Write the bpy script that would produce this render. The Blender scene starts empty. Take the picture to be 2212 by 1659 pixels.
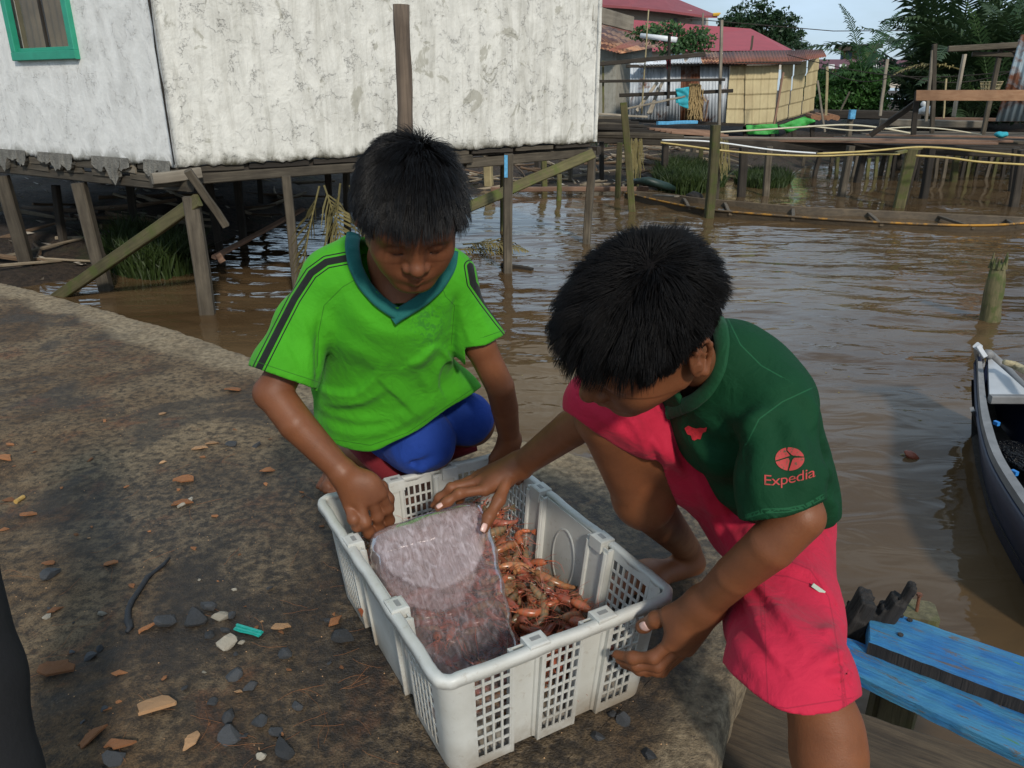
import bpy, bmesh, math, random
import numpy as np
from mathutils import Vector, Matrix
from mathutils.bvhtree import BVHTree

random.seed(7)
NPR = np.random.RandomState(11)
SC = bpy.context.scene
COL = SC.collection

# ------------------------------------------------------------------ camera, sky, sun, exposure
EYE = 1.01
PITCH = math.radians(21)
FP = 1659.0
cam_d = bpy.data.cameras.new('camera')
cam = bpy.data.objects.new('camera', cam_d)
COL.objects.link(cam)
cam.location = (0, 0, EYE)
cam.rotation_euler = (math.radians(90) - PITCH, 0, 0)
cam_d.sensor_width = 36
cam_d.lens = 27
cam_d.clip_start = 0.02
cam_d.clip_end = 2000
SC.camera = cam

SUN_DIR = Vector((0.26, -0.78, 0.57)).normalized()      # towards the sun
world = bpy.data.worlds.new('World')
SC.world = world
world.use_nodes = True
wn = world.node_tree
wn.nodes.clear()
w_out = wn.nodes.new('ShaderNodeOutputWorld')
w_bg = wn.nodes.new('ShaderNodeBackground')
w_sky = wn.nodes.new('ShaderNodeTexSky')
w_sky.sky_type = 'NISHITA'
w_sky.sun_disc = False
w_sky.sun_elevation = math.asin(SUN_DIR.z)
w_sky.sun_rotation = math.atan2(SUN_DIR.x, SUN_DIR.y)
w_sky.air_density = 1.0
w_sky.dust_density = 1.0
w_sky.ozone_density = 1.0
w_bg.inputs['Strength'].default_value = 0.104
# broken high cloud over the whole dome
w_tc = wn.nodes.new('ShaderNodeTexCoord')
w_mp = wn.nodes.new('ShaderNodeMapping'); w_mp.inputs['Scale'].default_value = (1.0, 1.0, 3.0)
w_no = wn.nodes.new('ShaderNodeTexNoise'); w_no.inputs['Scale'].default_value = 2.2; w_no.inputs['Detail'].default_value = 7; w_no.inputs['Roughness'].default_value = 0.58
w_rp = wn.nodes.new('ShaderNodeValToRGB'); w_rp.color_ramp.elements[0].position = 0.36; w_rp.color_ramp.elements[0].color = (0.30, 0.30, 0.30, 1); w_rp.color_ramp.elements[1].position = 0.66
w_mx = wn.nodes.new('ShaderNodeMix'); w_mx.data_type = 'RGBA'; w_mx.inputs[7].default_value = (7.6, 9.9, 12.2, 1)
wn.links.new(w_tc.outputs['Generated'], w_mp.inputs[0]); wn.links.new(w_mp.outputs[0], w_no.inputs['Vector'])
wn.links.new(w_no.outputs[0], w_rp.inputs[0]); wn.links.new(w_rp.outputs[0], w_mx.inputs[0])
wn.links.new(w_sky.outputs[0], w_mx.inputs[6]); wn.links.new(w_mx.outputs[2], w_bg.inputs['Color'])
wn.links.new(w_bg.outputs[0], w_out.inputs['Surface'])

sun_d = bpy.data.lights.new('sun', 'SUN')
sun_d.energy = 3.5
sun_d.angle = math.radians(5.0)
sun_d.color = (1.0, 0.93, 0.82)
sun = bpy.data.objects.new('sun', sun_d)
COL.objects.link(sun)
sun.rotation_euler = SUN_DIR.to_track_quat('Z', 'Y').to_euler()

SC.view_settings.view_transform = 'Standard'
SC.view_settings.look = 'None'
SC.view_settings.exposure = -0.38
SC.view_settings.gamma = 1.0
SC.view_settings.use_curve_mapping = False
SC.cycles.use_denoising = True
SC.cycles.max_bounces = 8
SC.cycles.transparent_max_bounces = 24
SC.cycles.transmission_bounces = 8
SC.cycles.caustics_refractive = False
SC.cycles.caustics_reflective = False

# ------------------------------------------------------------------ placing: the photo is measured on a 2212 x 1659 grid
CR = np.array([1.0, 0, 0])
CU = np.array([0, math.sin(PITCH), math.cos(PITCH)])
CB = np.array([0, -math.cos(PITCH), math.sin(PITCH)])
ORG = np.array([0, 0, EYE])
def cw(v):
    return v[0] * CR + v[1] * CU + v[2] * CB
def D(u, v, d):
    "world point seen at u,v with depth d along the lens axis"
    return ORG + cw(((u - 1106) / FP * d, (829.5 - v) / FP * d, -d))
def G(u, v, z=0.0):
    "world point seen at u,v lying on the height z"
    r = cw(((u - 1106) / FP, (829.5 - v) / FP, -1.0))
    return ORG + r * ((z - EYE) / r[2])
def Y(u, v, y):
    "world point seen at u,v lying at the distance y"
    r = cw(((u - 1106) / FP, (829.5 - v) / FP, -1.0))
    return ORG + r * (y / r[1])
def uz(u, y, z):
    "point at distance y, height z, in the column seen at u"
    d = y * math.cos(PITCH) - (z - EYE) * math.sin(PITCH)
    return np.array([(u - 1106) / FP * d, y, z])
def nrm(v):
    v = np.asarray(v, float)
    return v / np.linalg.norm(v)

# ------------------------------------------------------------------ objects
def tag(o, label=None, cat=None, group=None, kind=None):
    if label: o['label'] = label
    if cat: o['category'] = cat
    if group: o['group'] = group
    if kind: o['kind'] = kind
    return o
def empty(name, loc=(0, 0, 0), label=None, cat=None, group=None):
    o = bpy.data.objects.new(name, None)
    o.location = loc
    o.empty_display_size = 0.1
    COL.objects.link(o)
    return tag(o, label, cat, group)
def meshobj(name, verts, faces, mat=None, parent=None, smooth=False, attrs=None, uv=None):
    me = bpy.data.meshes.new(name)
    if isinstance(verts, np.ndarray) and isinstance(faces, np.ndarray):
        n, m = len(verts), len(faces)
        k = faces.shape[1]
        me.vertices.add(n)
        me.vertices.foreach_set('co', np.ascontiguousarray(verts, dtype=np.float32).ravel())
        me.loops.add(m * k)
        me.loops.foreach_set('vertex_index', np.ascontiguousarray(faces, dtype=np.int32).ravel())
        me.polygons.add(m)
        me.polygons.foreach_set('loop_start', np.arange(0, m * k, k, dtype=np.int32))
        me.update(calc_edges=True)
        me.validate()
    else:
        me.from_pydata([tuple(map(float, v)) for v in verts], [], [tuple(map(int, f)) for f in faces])
    if smooth:
        me.polygons.foreach_set('use_smooth', [True] * len(me.polygons))
    if attrs:
        for k, a in attrs.items():
            at = me.attributes.new(k, 'FLOAT', 'POINT')
            at.data.foreach_set('value', np.asarray(a, np.float32))
    if mat: me.materials.append(mat)
    o = bpy.data.objects.new(name, me)
    COL.objects.link(o)
    if parent is not None:
        o.parent = parent
        if parent.type == 'EMPTY' or True:
            o.matrix_parent_inverse = Matrix.Translation(-Vector(abs_loc(parent)))
    return o
def abs_loc(o):
    p = Vector(o.location)
    if o.parent is not None:
        p = p + o.matrix_parent_inverse.translation + abs_loc(o.parent)
    return p
def me_link(me, name, parent=None, loc=None, rot=None, scale=None):
    o = bpy.data.objects.new(name, me)
    COL.objects.link(o)
    if parent is not None: o.parent = parent
    if loc is not None: o.location = loc
    if rot is not None: o.rotation_euler = rot
    if scale is not None: o.scale = scale
    return o

class MB:
    "collects boxes, bars, tubes and slabs into one mesh"
    def __init__(s): s.v = []; s.f = []
    def add(s, v, f):
        n = len(s.v); s.v += [tuple(map(float, p)) for p in v]; s.f += [tuple(i + n for i in q) for q in f]
    def box(s, lo, hi):
        x0, y0, z0 = lo; x1, y1, z1 = hi
        s.add([(x0,y0,z0),(x1,y0,z0),(x1,y1,z0),(x0,y1,z0),(x0,y0,z1),(x1,y0,z1),(x1,y1,z1),(x0,y1,z1)],
              [(0,3,2,1),(4,5,6,7),(0,1,5,4),(1,2,6,5),(2,3,7,6),(3,0,4,7)])
        return s
    def bar(s, a, b, w, h, up=(0, 0, 1), taper=1.0, bev=0.12, seg=1, wob=0.0):
        "a squared timber from a to b, w wide, h high, edges eased"
        a = np.asarray(a, float); b = np.asarray(b, float)
        d = nrm(b - a); up = np.asarray(up, float)
        x = np.cross(d, up)
        if np.linalg.norm(x) < 1e-4: x = np.cross(d, (0, 1, 0.01))
        x = nrm(x); y = nrm(np.cross(x, d))
        e = bev * min(w, h)
        prof = [(-w/2+e,-h/2),(w/2-e,-h/2),(w/2,-h/2+e),(w/2,h/2-e),(w/2-e,h/2),(-w/2+e,h/2),(-w/2,h/2-e),(-w/2,-h/2+e)]
        vs = []; n = seg + 1
        for i in range(n):
            t = i / seg; c = a + (b - a) * t; k = 1 + (taper - 1) * t
            o = (x * random.uniform(-1, 1) + y * random.uniform(-1, 1)) * wob if 0 < i < seg else 0
            vs += [c + o + x * px * k + y * py * k for px, py in prof]
        fs = [tuple(range(8))[::-1], tuple(range(8 * seg, 8 * seg + 8))]
        for i in range(seg):
            for j in range(8):
                fs.append((8*i+j, 8*i+(j+1) % 8, 8*i+8+(j+1) % 8, 8*i+8+j))
        s.add(vs, fs); return s
    def tube(s, pts, r, n=8, cap=True, rough=0.0):
        pts = [np.asarray(p, float) for p in pts]
        m = len(pts)
        if not hasattr(r, '__len__'): r = [r] * m
        vs = []; x = None
        for i, p in enumerate(pts):
            d = nrm(pts[min(i+1, m-1)] - pts[max(i-1, 0)])
            if x is None:
                x = np.cross(d, (0.1, 0.3, 1)); x = nrm(x)
            else:
                x = nrm(x - d * (x @ d))
            y = np.cross(d, x)
            for j in range(n):
                a = 2 * math.pi * j / n
                q = r[i] * (1 + rough * random.uniform(-1, 1))
                vs.append(p + q * (math.cos(a) * x + math.sin(a) * y))
        fs = []
        for i in range(m - 1):
            for j in range(n):
                fs.append((i*n+j, i*n+(j+1) % n, (i+1)*n+(j+1) % n, (i+1)*n+j))
        if cap:
            fs.append(tuple(range(n))[::-1]); fs.append(tuple(range((m-1)*n, m*n)))
        s.add(vs, fs); return s
    def slab(s, poly, t, up=(0, 0, 1)):
        "flat polygon given thickness t downwards"
        up = nrm(up); poly = [np.asarray(p, float) for p in poly]; n = len(poly)
        vs = poly + [p - up * t for p in poly]
        fs = [tuple(range(n)), tuple(range(n, 2*n))[::-1]] + [(i, i + n, (i+1) % n + n, (i+1) % n) for i in range(n)]
        s.add(vs, fs); return s
    def build(s, name, mat=None, parent=None, smooth=False):
        return meshobj(name, s.v, s.f, mat, parent, smooth)

# ------------------------------------------------------------------ distance-field modelling
class SF:
    def __init__(s, lo, hi, h):
        lo, hi = np.minimum(lo, hi), np.maximum(lo, hi)
        s.lo = np.asarray(lo, float); s.h = h
        s.n = np.ceil((np.asarray(hi, float) - s.lo) / h).astype(int) + 1
        s.f = np.full(s.n, 1.0, np.float32)
        s.ax = [(s.lo[i] + h * np.arange(s.n[i])).astype(np.float32) for i in range(3)]
    def sub(s, a, b):
        i0 = np.clip(np.floor((np.asarray(a) - s.lo) / s.h).astype(int), 0, s.n)
        i1 = np.clip(np.ceil((np.asarray(b) - s.lo) / s.h).astype(int) + 1, 0, s.n)
        sl = tuple(slice(i0[k], i1[k]) for k in range(3))
        return sl, (s.ax[0][sl[0]][:, None, None], s.ax[1][sl[1]][None, :, None], s.ax[2][sl[2]][None, None, :])
    @staticmethod
    def _smin(a, b, k):
        if k <= 0: return np.minimum(a, b)
        h = np.maximum(k - np.abs(a - b), 0) / k
        return np.minimum(a, b) - h * h * k * 0.25
    def _apply(s, sl, d, k, mode):
        if 0 in s.f[sl].shape: return
        if mode == 'u': s.f[sl] = s._smin(s.f[sl], d, k)
        elif mode == 's': s.f[sl] = -s._smin(-s.f[sl], d, k)
        elif mode == 'i': s.f[sl] = -s._smin(-s.f[sl], -d, k)
    def cone(s, a, b, ra, rb, k=0.01, mode='u'):
        a = np.asarray(a, float); b = np.asarray(b, float)
        m = max(ra, rb) + k + 3 * s.h
        sl, (X, Yy, Z) = s.sub(np.minimum(a, b) - m, np.maximum(a, b) + m)
        ab = b - a; L = max(ab @ ab, 1e-12)
        t = np.clip(((X - a[0]) * ab[0] + (Yy - a[1]) * ab[1] + (Z - a[2]) * ab[2]) / L, 0, 1)
        d = np.sqrt((X - a[0] - t * ab[0])**2 + (Yy - a[1] - t * ab[1])**2 + (Z - a[2] - t * ab[2])**2) - (ra + (rb - ra) * t)
        s._apply(sl, d.astype(np.float32), k, mode); return s
    def chain(s, pts, rs, k=0.01, mode='u'):
        for i in range(len(pts) - 1): s.cone(pts[i], pts[i+1], rs[i], rs[i+1], k, mode)
        return s
    def ell(s, c, r, A=None, k=0.01, mode='u'):
        "ellipsoid; A rows are its axes"
        c = np.asarray(c, float); r = np.asarray(r, float)
        A = np.eye(3) if A is None else np.asarray(A, float)
        m = np.sqrt(((A * r[:, None])**2).sum(0)) + k + 3 * s.h
        sl, (X, Yy, Z) = s.sub(c - m, c + m)
        dx, dy, dz = X - c[0], Yy - c[1], Z - c[2]
        k0 = 0; k1 = 0
        for i in range(3):
            q = dx * A[i, 0] + dy * A[i, 1] + dz * A[i, 2]
            k0 = k0 + (q / r[i])**2; k1 = k1 + (q / r[i]**2)**2
        k0 = np.sqrt(k0); k1 = np.sqrt(k1) + 1e-6
        s._apply(sl, (k0 * (k0 - 1) / k1).astype(np.float32), k, mode); return s
    def rbox(s, c, hw, A, r, k=0.0, mode='u'):
        "rounded box with half sizes hw and axes A"
        c = np.asarray(c, float); A = np.asarray(A, float); hw = np.asarray(hw, float)
        m = np.abs(A * hw[:, None]).sum(0) + k + 3 * s.h
        sl, (X, Yy, Z) = s.sub(c - m, c + m)
        q = [np.abs((X - c[0]) * A[i, 0] + (Yy - c[1]) * A[i, 1] + (Z - c[2]) * A[i, 2]) - (hw[i] - r) for i in range(3)]
        out = np.sqrt(sum(np.maximum(x, 0)**2 for x in q))
        d = out + np.minimum(np.maximum(np.maximum(q[0], q[1]), q[2]), 0) - r
        s._apply(sl, d.astype(np.float32), k, mode); return s
    def plane(s, p, n, c=None, r=None, k=0.0):
        "cut away the side n points to (inside a ball c,r if given)"
        p = np.asarray(p, float); n = nrm(n)
        if c is None: sl, (X, Yy, Z) = s.sub(s.lo - 1, s.lo + s.h * s.n + 1)
        else: sl, (X, Yy, Z) = s.sub(np.asarray(c) - r, np.asarray(c) + r)
        d = -((X - p[0]) * n[0] + (Yy - p[1]) * n[1] + (Z - p[2]) * n[2])
        if c is not None:
            b = np.sqrt((X - c[0])**2 + (Yy - c[1])**2 + (Z - c[2])**2) - r
            d = np.maximum(d, b)
        s._apply(sl, d.astype(np.float32), k, 's'); return s
    def planecap(s, p, n, a, b, r, k=0.0):
        "cut away the side n points to, only inside the capsule a-b"
        p = np.asarray(p, float); n = nrm(n); a = np.asarray(a, float); b = np.asarray(b, float)
        sl, (X, Yy, Z) = s.sub(np.minimum(a, b) - r, np.maximum(a, b) + r)
        d = -((X - p[0]) * n[0] + (Yy - p[1]) * n[1] + (Z - p[2]) * n[2])
        ab = b - a; L = max(ab @ ab, 1e-12)
        t = np.clip(((X - a[0]) * ab[0] + (Yy - a[1]) * ab[1] + (Z - a[2]) * ab[2]) / L, 0, 1)
        c = np.sqrt((X - a[0] - t * ab[0])**2 + (Yy - a[1] - t * ab[1])**2 + (Z - a[2] - t * ab[2])**2) - r
        s._apply(sl, np.maximum(d, c).astype(np.float32), k, 's'); return s
    def cutpx(s, poly, dmin, dmax, lo=None, hi=None):
        "trim a garment along a drawn outline (grid coordinates), between two depths"
        I, J, K = np.nonzero(np.abs(s.f) < 0.02)
        rx, ry, rz = s.ax[0][I] - ORG[0], s.ax[1][J] - ORG[1], s.ax[2][K] - ORG[2]
        d = -(rx * CB[0] + ry * CB[1] + rz * CB[2]); d = np.maximum(d, 0.05)
        m = (d > dmin - 0.02) & (d < dmax + 0.02)
        I, J, K, rx, ry, rz, d = [q[m] for q in (I, J, K, rx, ry, rz, d)]
        u = 1106 + FP * (rx * CR[0] + ry * CR[1] + rz * CR[2]) / d
        v = 829.5 - FP * (rx * CU[0] + ry * CU[1] + rz * CU[2]) / d
        best = np.full(u.shape, 1e9); ins = np.zeros(u.shape, bool)
        n = len(poly)
        for i in range(n):
            (a, b), (c, e) = poly[i], poly[(i+1) % n]
            abx, aby = c - a, e - b
            t = np.clip(((u - a) * abx + (v - b) * aby) / (abx**2 + aby**2), 0, 1)
            best = np.minimum(best, (u - a - t * abx)**2 + (v - b - t * aby)**2)
            ins ^= ((b > v) != (e > v)) & (u < (c - a) * (v - b) / ((e - b) or 1e-9) + a)
        q = np.sqrt(best) * d / FP * np.where(ins, -1, 1)
        q = np.maximum(q, np.maximum(dmin - d, d - dmax))
        s.f[I, J, K] = np.maximum(s.f[I, J, K], -q).astype(np.float32); return s
    def shell(s, t): s.f = np.maximum(s.f, -(s.f + t)); return s
    def disp(s, fn):
        i, j, k = np.nonzero(np.abs(s.f) < 0.014)
        s.f[i, j, k] += fn(s.ax[0][i], s.ax[1][j], s.ax[2][k]).astype(np.float32); return s
    def mesh(s):
        f = s.f; nx, ny, nz = f.shape
        ins = f < 0
        cnt = np.zeros((nx-1, ny-1, nz-1), np.uint8)
        offs = [(i, j, k) for i in (0, 1) for j in (0, 1) for k in (0, 1)]
        for o in offs: cnt += ins[o[0]:nx-1+o[0], o[1]:ny-1+o[1], o[2]:nz-1+o[2]]
        act = (cnt > 0) & (cnt < 8)
        I, J, K = np.nonzero(act)
        idx = np.full(act.shape, -1, np.int32); idx[I, J, K] = np.arange(len(I))
        V = {o: f[I+o[0], J+o[1], K+o[2]] for o in offs}
        acc = np.zeros((len(I), 3)); c = np.zeros(len(I))
        for o in offs:
            for ax in range(3):
                if o[ax]: continue
                q = list(o); q[ax] = 1; q = tuple(q)
                a, b = V[o], V[q]; m = (a < 0) != (b < 0)
                t = np.where(m, a / np.where(a == b, 1, a - b), 0)
                for d in range(3):
                    acc[:, d] += np.where(m, o[d] + (t if d == ax else 0), 0)
                c += m
        P = (acc / c[:, None] + np.stack([I, J, K], 1)) * s.h + s.lo
        F = []
        for ax in range(3):
            a = [slice(1, -1)] * 3; b = [slice(1, -1)] * 3
            a[ax] = slice(0, -1); b[ax] = slice(1, None)
            A, B = ins[tuple(a)], ins[tuple(b)]
            m = A != B
            e = np.argwhere(m)
            if not len(e): continue
            flip = A[m]
            p = e.copy()
            for d in range(3):
                if d != ax: p[:, d] += 1
            d1, d2 = [(1, 2), (2, 0), (0, 1)][ax]
            def cell(s1, s2):
                q = p.copy(); q[:, d1] -= s1; q[:, d2] -= s2
                return idx[q[:, 0], q[:, 1], q[:, 2]]
            quad = np.stack([cell(1, 1), cell(0, 1), cell(0, 0), cell(1, 0)], 1)
            quad[~flip] = quad[~flip][:, ::-1]
            F.append(quad)
        F = np.concatenate(F)
        F = F[(F >= 0).all(1)]
        return P, F
def smooth_pts(P, F, it=2, lam=0.5):
    for _ in range(it):
        acc = np.zeros_like(P); c = np.zeros(len(P))
        for i in range(4):
            a, b = F[:, i], F[:, (i+1) % 4]
            for d in range(3):
                acc[:, d] += np.bincount(a, P[b, d], len(P)) + np.bincount(b, P[a, d], len(P))
            c += np.bincount(a, minlength=len(P)) + np.bincount(b, minlength=len(P))
        P = P + lam * (acc / np.maximum(c, 1)[:, None] - P)
    return P
def join_pf(parts):
    vs, fs, n = [], [], 0
    for P, F in parts:
        vs.append(P); fs.append(F + n); n += len(P)
    return np.concatenate(vs), np.concatenate(fs)

# smooth pseudo noise usable on numpy arrays
_ND = [nrm(NPR.normal(size=3)) * s for s in (1.0, 1.27, 1.61, 2.03, 2.6, 3.3)]
_NP = NPR.uniform(0, 6.28, 24)
def snoise(X, Yy, Z, f=1.0, seed=0):
    r = 0
    for i, d in enumerate(_ND):
        r = r + np.sin(f * (X * d[(0+seed) % 3] + Yy * d[(1+seed) % 3] + Z * d[(2+seed) % 3]) * 1.7 + _NP[(i + seed*5) % 24]
                       + 1.3 * np.sin(f * (Yy * d[(seed+2) % 3] - X * d[(seed+1) % 3] + Z * d[seed % 3]) + _NP[(i*3 + seed) % 24])) / (1 + 0.35 * i)
    return r / 3.0

# ------------------------------------------------------------------ materials
class NT:
    def __init__(s, name):
        s.m = bpy.data.materials.new(name); s.m.use_nodes = True
        s.t = s.m.node_tree; s.N = s.t.nodes; s.L = s.t.links
        s.N.clear()
        s.out = s.N.new('ShaderNodeOutputMaterial')
        s.b = s.N.new('ShaderNodeBsdfPrincipled')
        s.L.new(s.b.outputs[0], s.out.inputs[0])
        s._co = None
    def node(s, t, **kw):
        n = s.N.new(t)
        for k, v in kw.items(): setattr(n, k, v)
        return n
    def put(s, sock, v):
        if v is None: return
        if hasattr(v, 'links') or isinstance(v, bpy.types.NodeSocket): s.L.new(v, sock)
        elif isinstance(v, (tuple, list)) and sock.type == 'RGBA' and len(v) == 3: sock.default_value = (*v, 1)
        else: sock.default_value = v
    def set(s, **kw):
        for k, v in kw.items():
            s.put(s.b.inputs[k.replace('_', ' ')], v)
        return s
    def co(s, kind='Object', scale=None, rot=None):
        if kind == 'World':
            g = s.node('ShaderNodeNewGeometry'); o = g.outputs['Position']
        else:
            if s._co is None: s._co = s.node('ShaderNodeTexCoord')
            o = s._co.outputs[kind]
        if scale is not None or rot is not None:
            mp = s.node('ShaderNodeMapping'); s.L.new(o, mp.inputs[0])
            if scale is not None: mp.inputs['Scale'].default_value = scale
            if rot is not None: mp.inputs['Rotation'].default_value = rot
            o = mp.outputs[0]
        return o
    def noise(s, co, scale, detail=5, rough=0.6, dist=0.0, out='Fac', lac=2.0):
        n = s.node('ShaderNodeTexNoise'); s.L.new(co, n.inputs['Vector'])
        n.inputs['Scale'].default_value = scale; n.inputs['Detail'].default_value = detail
        n.inputs['Roughness'].default_value = rough; n.inputs['Distortion'].default_value = dist
        return n.outputs[out if out != 'Fac' else 0]
    def vor(s, co, scale, feature='F1', out='Distance', rnd=1.0):
        n = s.node('ShaderNodeTexVoronoi', feature=feature); s.L.new(co, n.inputs['Vector'])
        n.inputs['Scale'].default_value = scale; n.inputs['Randomness'].default_value = rnd
        return n.outputs[out]
    def wave(s, co, scale, dist=2, detail=2, dscale=1, kind='BANDS', dirn='X'):
        n = s.node('ShaderNodeTexWave', wave_type=kind)
        if kind == 'BANDS': n.bands_direction = dirn
        else: n.rings_direction = dirn
        s.L.new(co, n.inputs['Vector'])
        n.inputs['Scale'].default_value = scale; n.inputs['Distortion'].default_value = dist
        n.inputs['Detail'].default_value = detail; n.inputs['Detail Scale'].default_value = dscale
        return n.outputs['Fac']
    def ramp(s, fac, stops, interp='LINEAR'):
        n = s.node('ShaderNodeValToRGB'); s.L.new(fac, n.inputs[0])
        cr = n.color_ramp; cr.interpolation = interp
        while len(cr.elements) > len(stops): cr.elements.remove(cr.elements[-1])
        while len(cr.elements) < len(stops): cr.elements.new(0.5)
        for e, (p, c) in zip(cr.elements, stops):
            e.position = p
            if not hasattr(c, '__len__'): c = (c, c, c)
            e.color = (*c, 1)
        return n.outputs[0]
    def mix(s, fac, a, b, mode='MIX'):
        n = s.node('ShaderNodeMix', data_type='RGBA', blend_type=mode)
        s.put(n.inputs[0], fac); s.put(n.inputs[6], a); s.put(n.inputs[7], b)
        return n.outputs[2]
    def math(s, op, a, b=None, c=None, clamp=False):
        n = s.node('ShaderNodeMath', operation=op, use_clamp=clamp)
        s.put(n.inputs[0], a); s.put(n.inputs[1], b)
        if c is not None: s.put(n.inputs[2], c)
        return n.outputs[0]
    def sep(s, co):
        n = s.node('ShaderNodeSeparateXYZ'); s.L.new(co, n.inputs[0]); return n.outputs
    def attr(s, name):
        n = s.node('ShaderNodeAttribute', attribute_name=name); return n.outputs['Fac']
    def objrand(s):
        return s.node('ShaderNodeObjectInfo').outputs['Random']
    def bump(s, h, strength=0.5, dist=0.01, nrm=None):
        n = s.node('ShaderNodeBump'); s.L.new(h, n.inputs['Height'])
        n.inputs['Strength'].default_value = strength; n.inputs['Distance'].default_value = dist
        if nrm is not None: s.L.new(nrm, n.inputs['Normal'])
        s.L.new(n.outputs[0], s.b.inputs['Normal']); return n.outputs[0]

def mat_wood(name, c0, c1, axis=2, scale=1.0, rough=0.85, moss=None, grain=1.0):
    "weathered timber: grain stretched along the local axis (0,1,2), stains and optional moss"
    m = NT(name)
    sc = [22 * scale] * 3; sc[axis] = 1.4 * scale
    co = m.co('World') if axis == 'w' else m.co('Object', scale=sc)
    g = m.noise(co, 2.2, 6, 0.65, 0.6)
    big = m.noise(m.co('Object'), 3.1 * scale, 4)
    rnd = m.objrand()
    c = m.mix(m.ramp(g, [(0.3, 0.0), (0.7, 1.0)]), c0, c1)
    c = m.mix(m.ramp(big, [(0.35, 0.0), (0.75, 0.75)]), c, tuple(x * 0.45 for x in c0))
    if moss: c = m.mix(m.ramp(m.noise(m.co('Object'), 7 * scale, 5), [(0.48, 0.0), (0.62, 0.8)]), c, moss)
    hs = m.node('ShaderNodeHueSaturation'); m.L.new(c, hs.inputs['Color'])
    m.L.new(m.math('MULTIPLY_ADD', rnd, 0.7, 0.65), hs.inputs['Value'])
    m.set(Base_Color=hs.outputs[0], Roughness=rough)
    m.bump(g, 0.55 * grain, 0.006)
    return m.m
def mat_plain(name, c, rough=0.6, var=0.25, scale=8, bump=0.2, metal=0.0, bdist=0.003, spec=0.5):
    m = NT(name)
    n = m.noise(m.co('Object'), scale, 6, 0.6)
    col = m.mix(m.ramp(n, [(0.3, 0.0), (0.75, 1.0)]), tuple(x * (1 - var) for x in c), tuple(min(1, x * (1 + var)) for x in c))
    m.set(Base_Color=col, Roughness=rough, Metallic=metal)
    m.b.inputs['Specular IOR Level'].default_value = spec
    m.bump(m.noise(m.co('Object'), scale * 6, 4), bump, bdist)
    return m.m
WZ = -0.49
# ------------------------------------------------------------------ water
def mat_water():
    m = NT('river_water')
    co = m.co('Object')
    n = m.noise(m.co('Object', scale=(0.5, 1.0, 1)), 0.9, 4, 0.6)
    c = m.mix(m.ramp(n, [(0.35, 0), (0.7, 1)]), (0.078, 0.046, 0.021), (0.125, 0.082, 0.042))
    m.set(Base_Color=c, Roughness=0.045)
    m.b.inputs['IOR'].default_value = 1.333
    a = m.noise(m.co('Object', scale=(0.6, 1.3, 1)), 5.5, 2, 0.5, 1.2)
    m.bump(a, 0.5, 0.011)
    return m.m
xs = np.linspace(-1, 1, 420); ys = np.concatenate([np.linspace(0.2, 9, 300), 9 + (np.linspace(0, 1, 110)[1:] ** 2) * 60])
Xg, Yg = np.meshgrid(xs, ys, indexing='ij'); Xg = Xg * (Yg * 0.85 + 1.6)
wx_ = 0.25 * snoise(Xg, Yg, 0 * Xg, 1.1, 2); wy_ = 0.25 * snoise(Xg, Yg, 0 * Xg, 0.9, 1)
calm = 0.55 + 0.45 * np.clip((Yg - 2.2) / 3.0, 0, 1) + 1.1 * np.clip((Yg - 6.0) / 6.0, 0, 1)
Zg = WZ + calm * (0.0135 * snoise((Xg + wx_) * 0.55, (Yg + wy_) * 1.35, 0 * Xg, 3.4, 0) + 0.0050 * snoise((Xg + wy_) * 0.6, (Yg + wx_) * 1.5, 0 * Xg, 8.0, 1) + 0.0010 * snoise(Xg * 0.8, Yg * 1.5, 0 * Xg, 21, 2))
wv_ = np.stack([Xg, Yg, Zg], -1).reshape(-1, 3)
ny_ = len(ys); ii, jj = np.meshgrid(np.arange(len(xs) - 1), np.arange(ny_ - 1), indexing='ij'); a = ii * ny_ + jj
wf_ = np.stack([a, a + ny_, a + ny_ + 1, a + 1], -1).reshape(-1, 4)
meshobj('river', wv_, wf_, mat_water(), None, True)['kind'] = 'structure'

# ------------------------------------------------------------------ mud bank
wl = [G(u, v, WZ)[:2] for u, v in ((-500, 640), (0, 622), (130, 602), (400, 548), (650, 475), (800, 432), (1050, 414), (1250, 409), (1380, 412), (1480, 408), (1560, 396), (1700, 372), (1800, 352), (2000, 346), (2300, 344))]
wx = np.array([p[0] for p in wl]); wy = np.array([p[1] for p in wl])
o_ = np.argsort(wx); wx, wy = wx[o_], wy[o_]
def bank_z(x, y):
    yw = np.interp(x, wx, wy) + 0.35 * snoise(x, y * 0, x * 0, 1.3, 1)
    d = y - yw
    return WZ + np.where(d > 0, 0.52 * (1 - np.exp(-np.maximum(d, 0) / 4.0)), 0.12 * d) + 0.05 * snoise(x, y, 0 * x, 2.2, 2) * np.clip(d + .5, 0, 1) + 0.02 * snoise(x, y, 0 * x, 8, 0) * np.clip(d + .5, 0, 1)
xs = np.linspace(-16, 40, 260); ys = np.concatenate([np.linspace(3.5, 26, 200), np.linspace(26.5, 150, 50)])
Xg, Yg = np.meshgrid(xs, ys, indexing='ij'); Zg = bank_z(Xg, Yg)
mm = NT('mud_bank')
n1 = mm.noise(mm.co('Object'), 2.2, 6, 0.7); n2 = mm.noise(mm.co('Object'), 16, 6, 0.75)
c = mm.mix(mm.ramp(n2, [(0.35, 0), (0.65, 1)]), (0.018, 0.012, 0.008), (0.085, 0.056, 0.035))
c = mm.mix(mm.ramp(n1, [(0.55, 0.0), (0.7, 0.6)]), c, (0.035, 0.055, 0.015))
mm.set(Base_Color=c, Roughness=0.9); mm.bump(n2, 1.0, 0.08)
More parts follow.
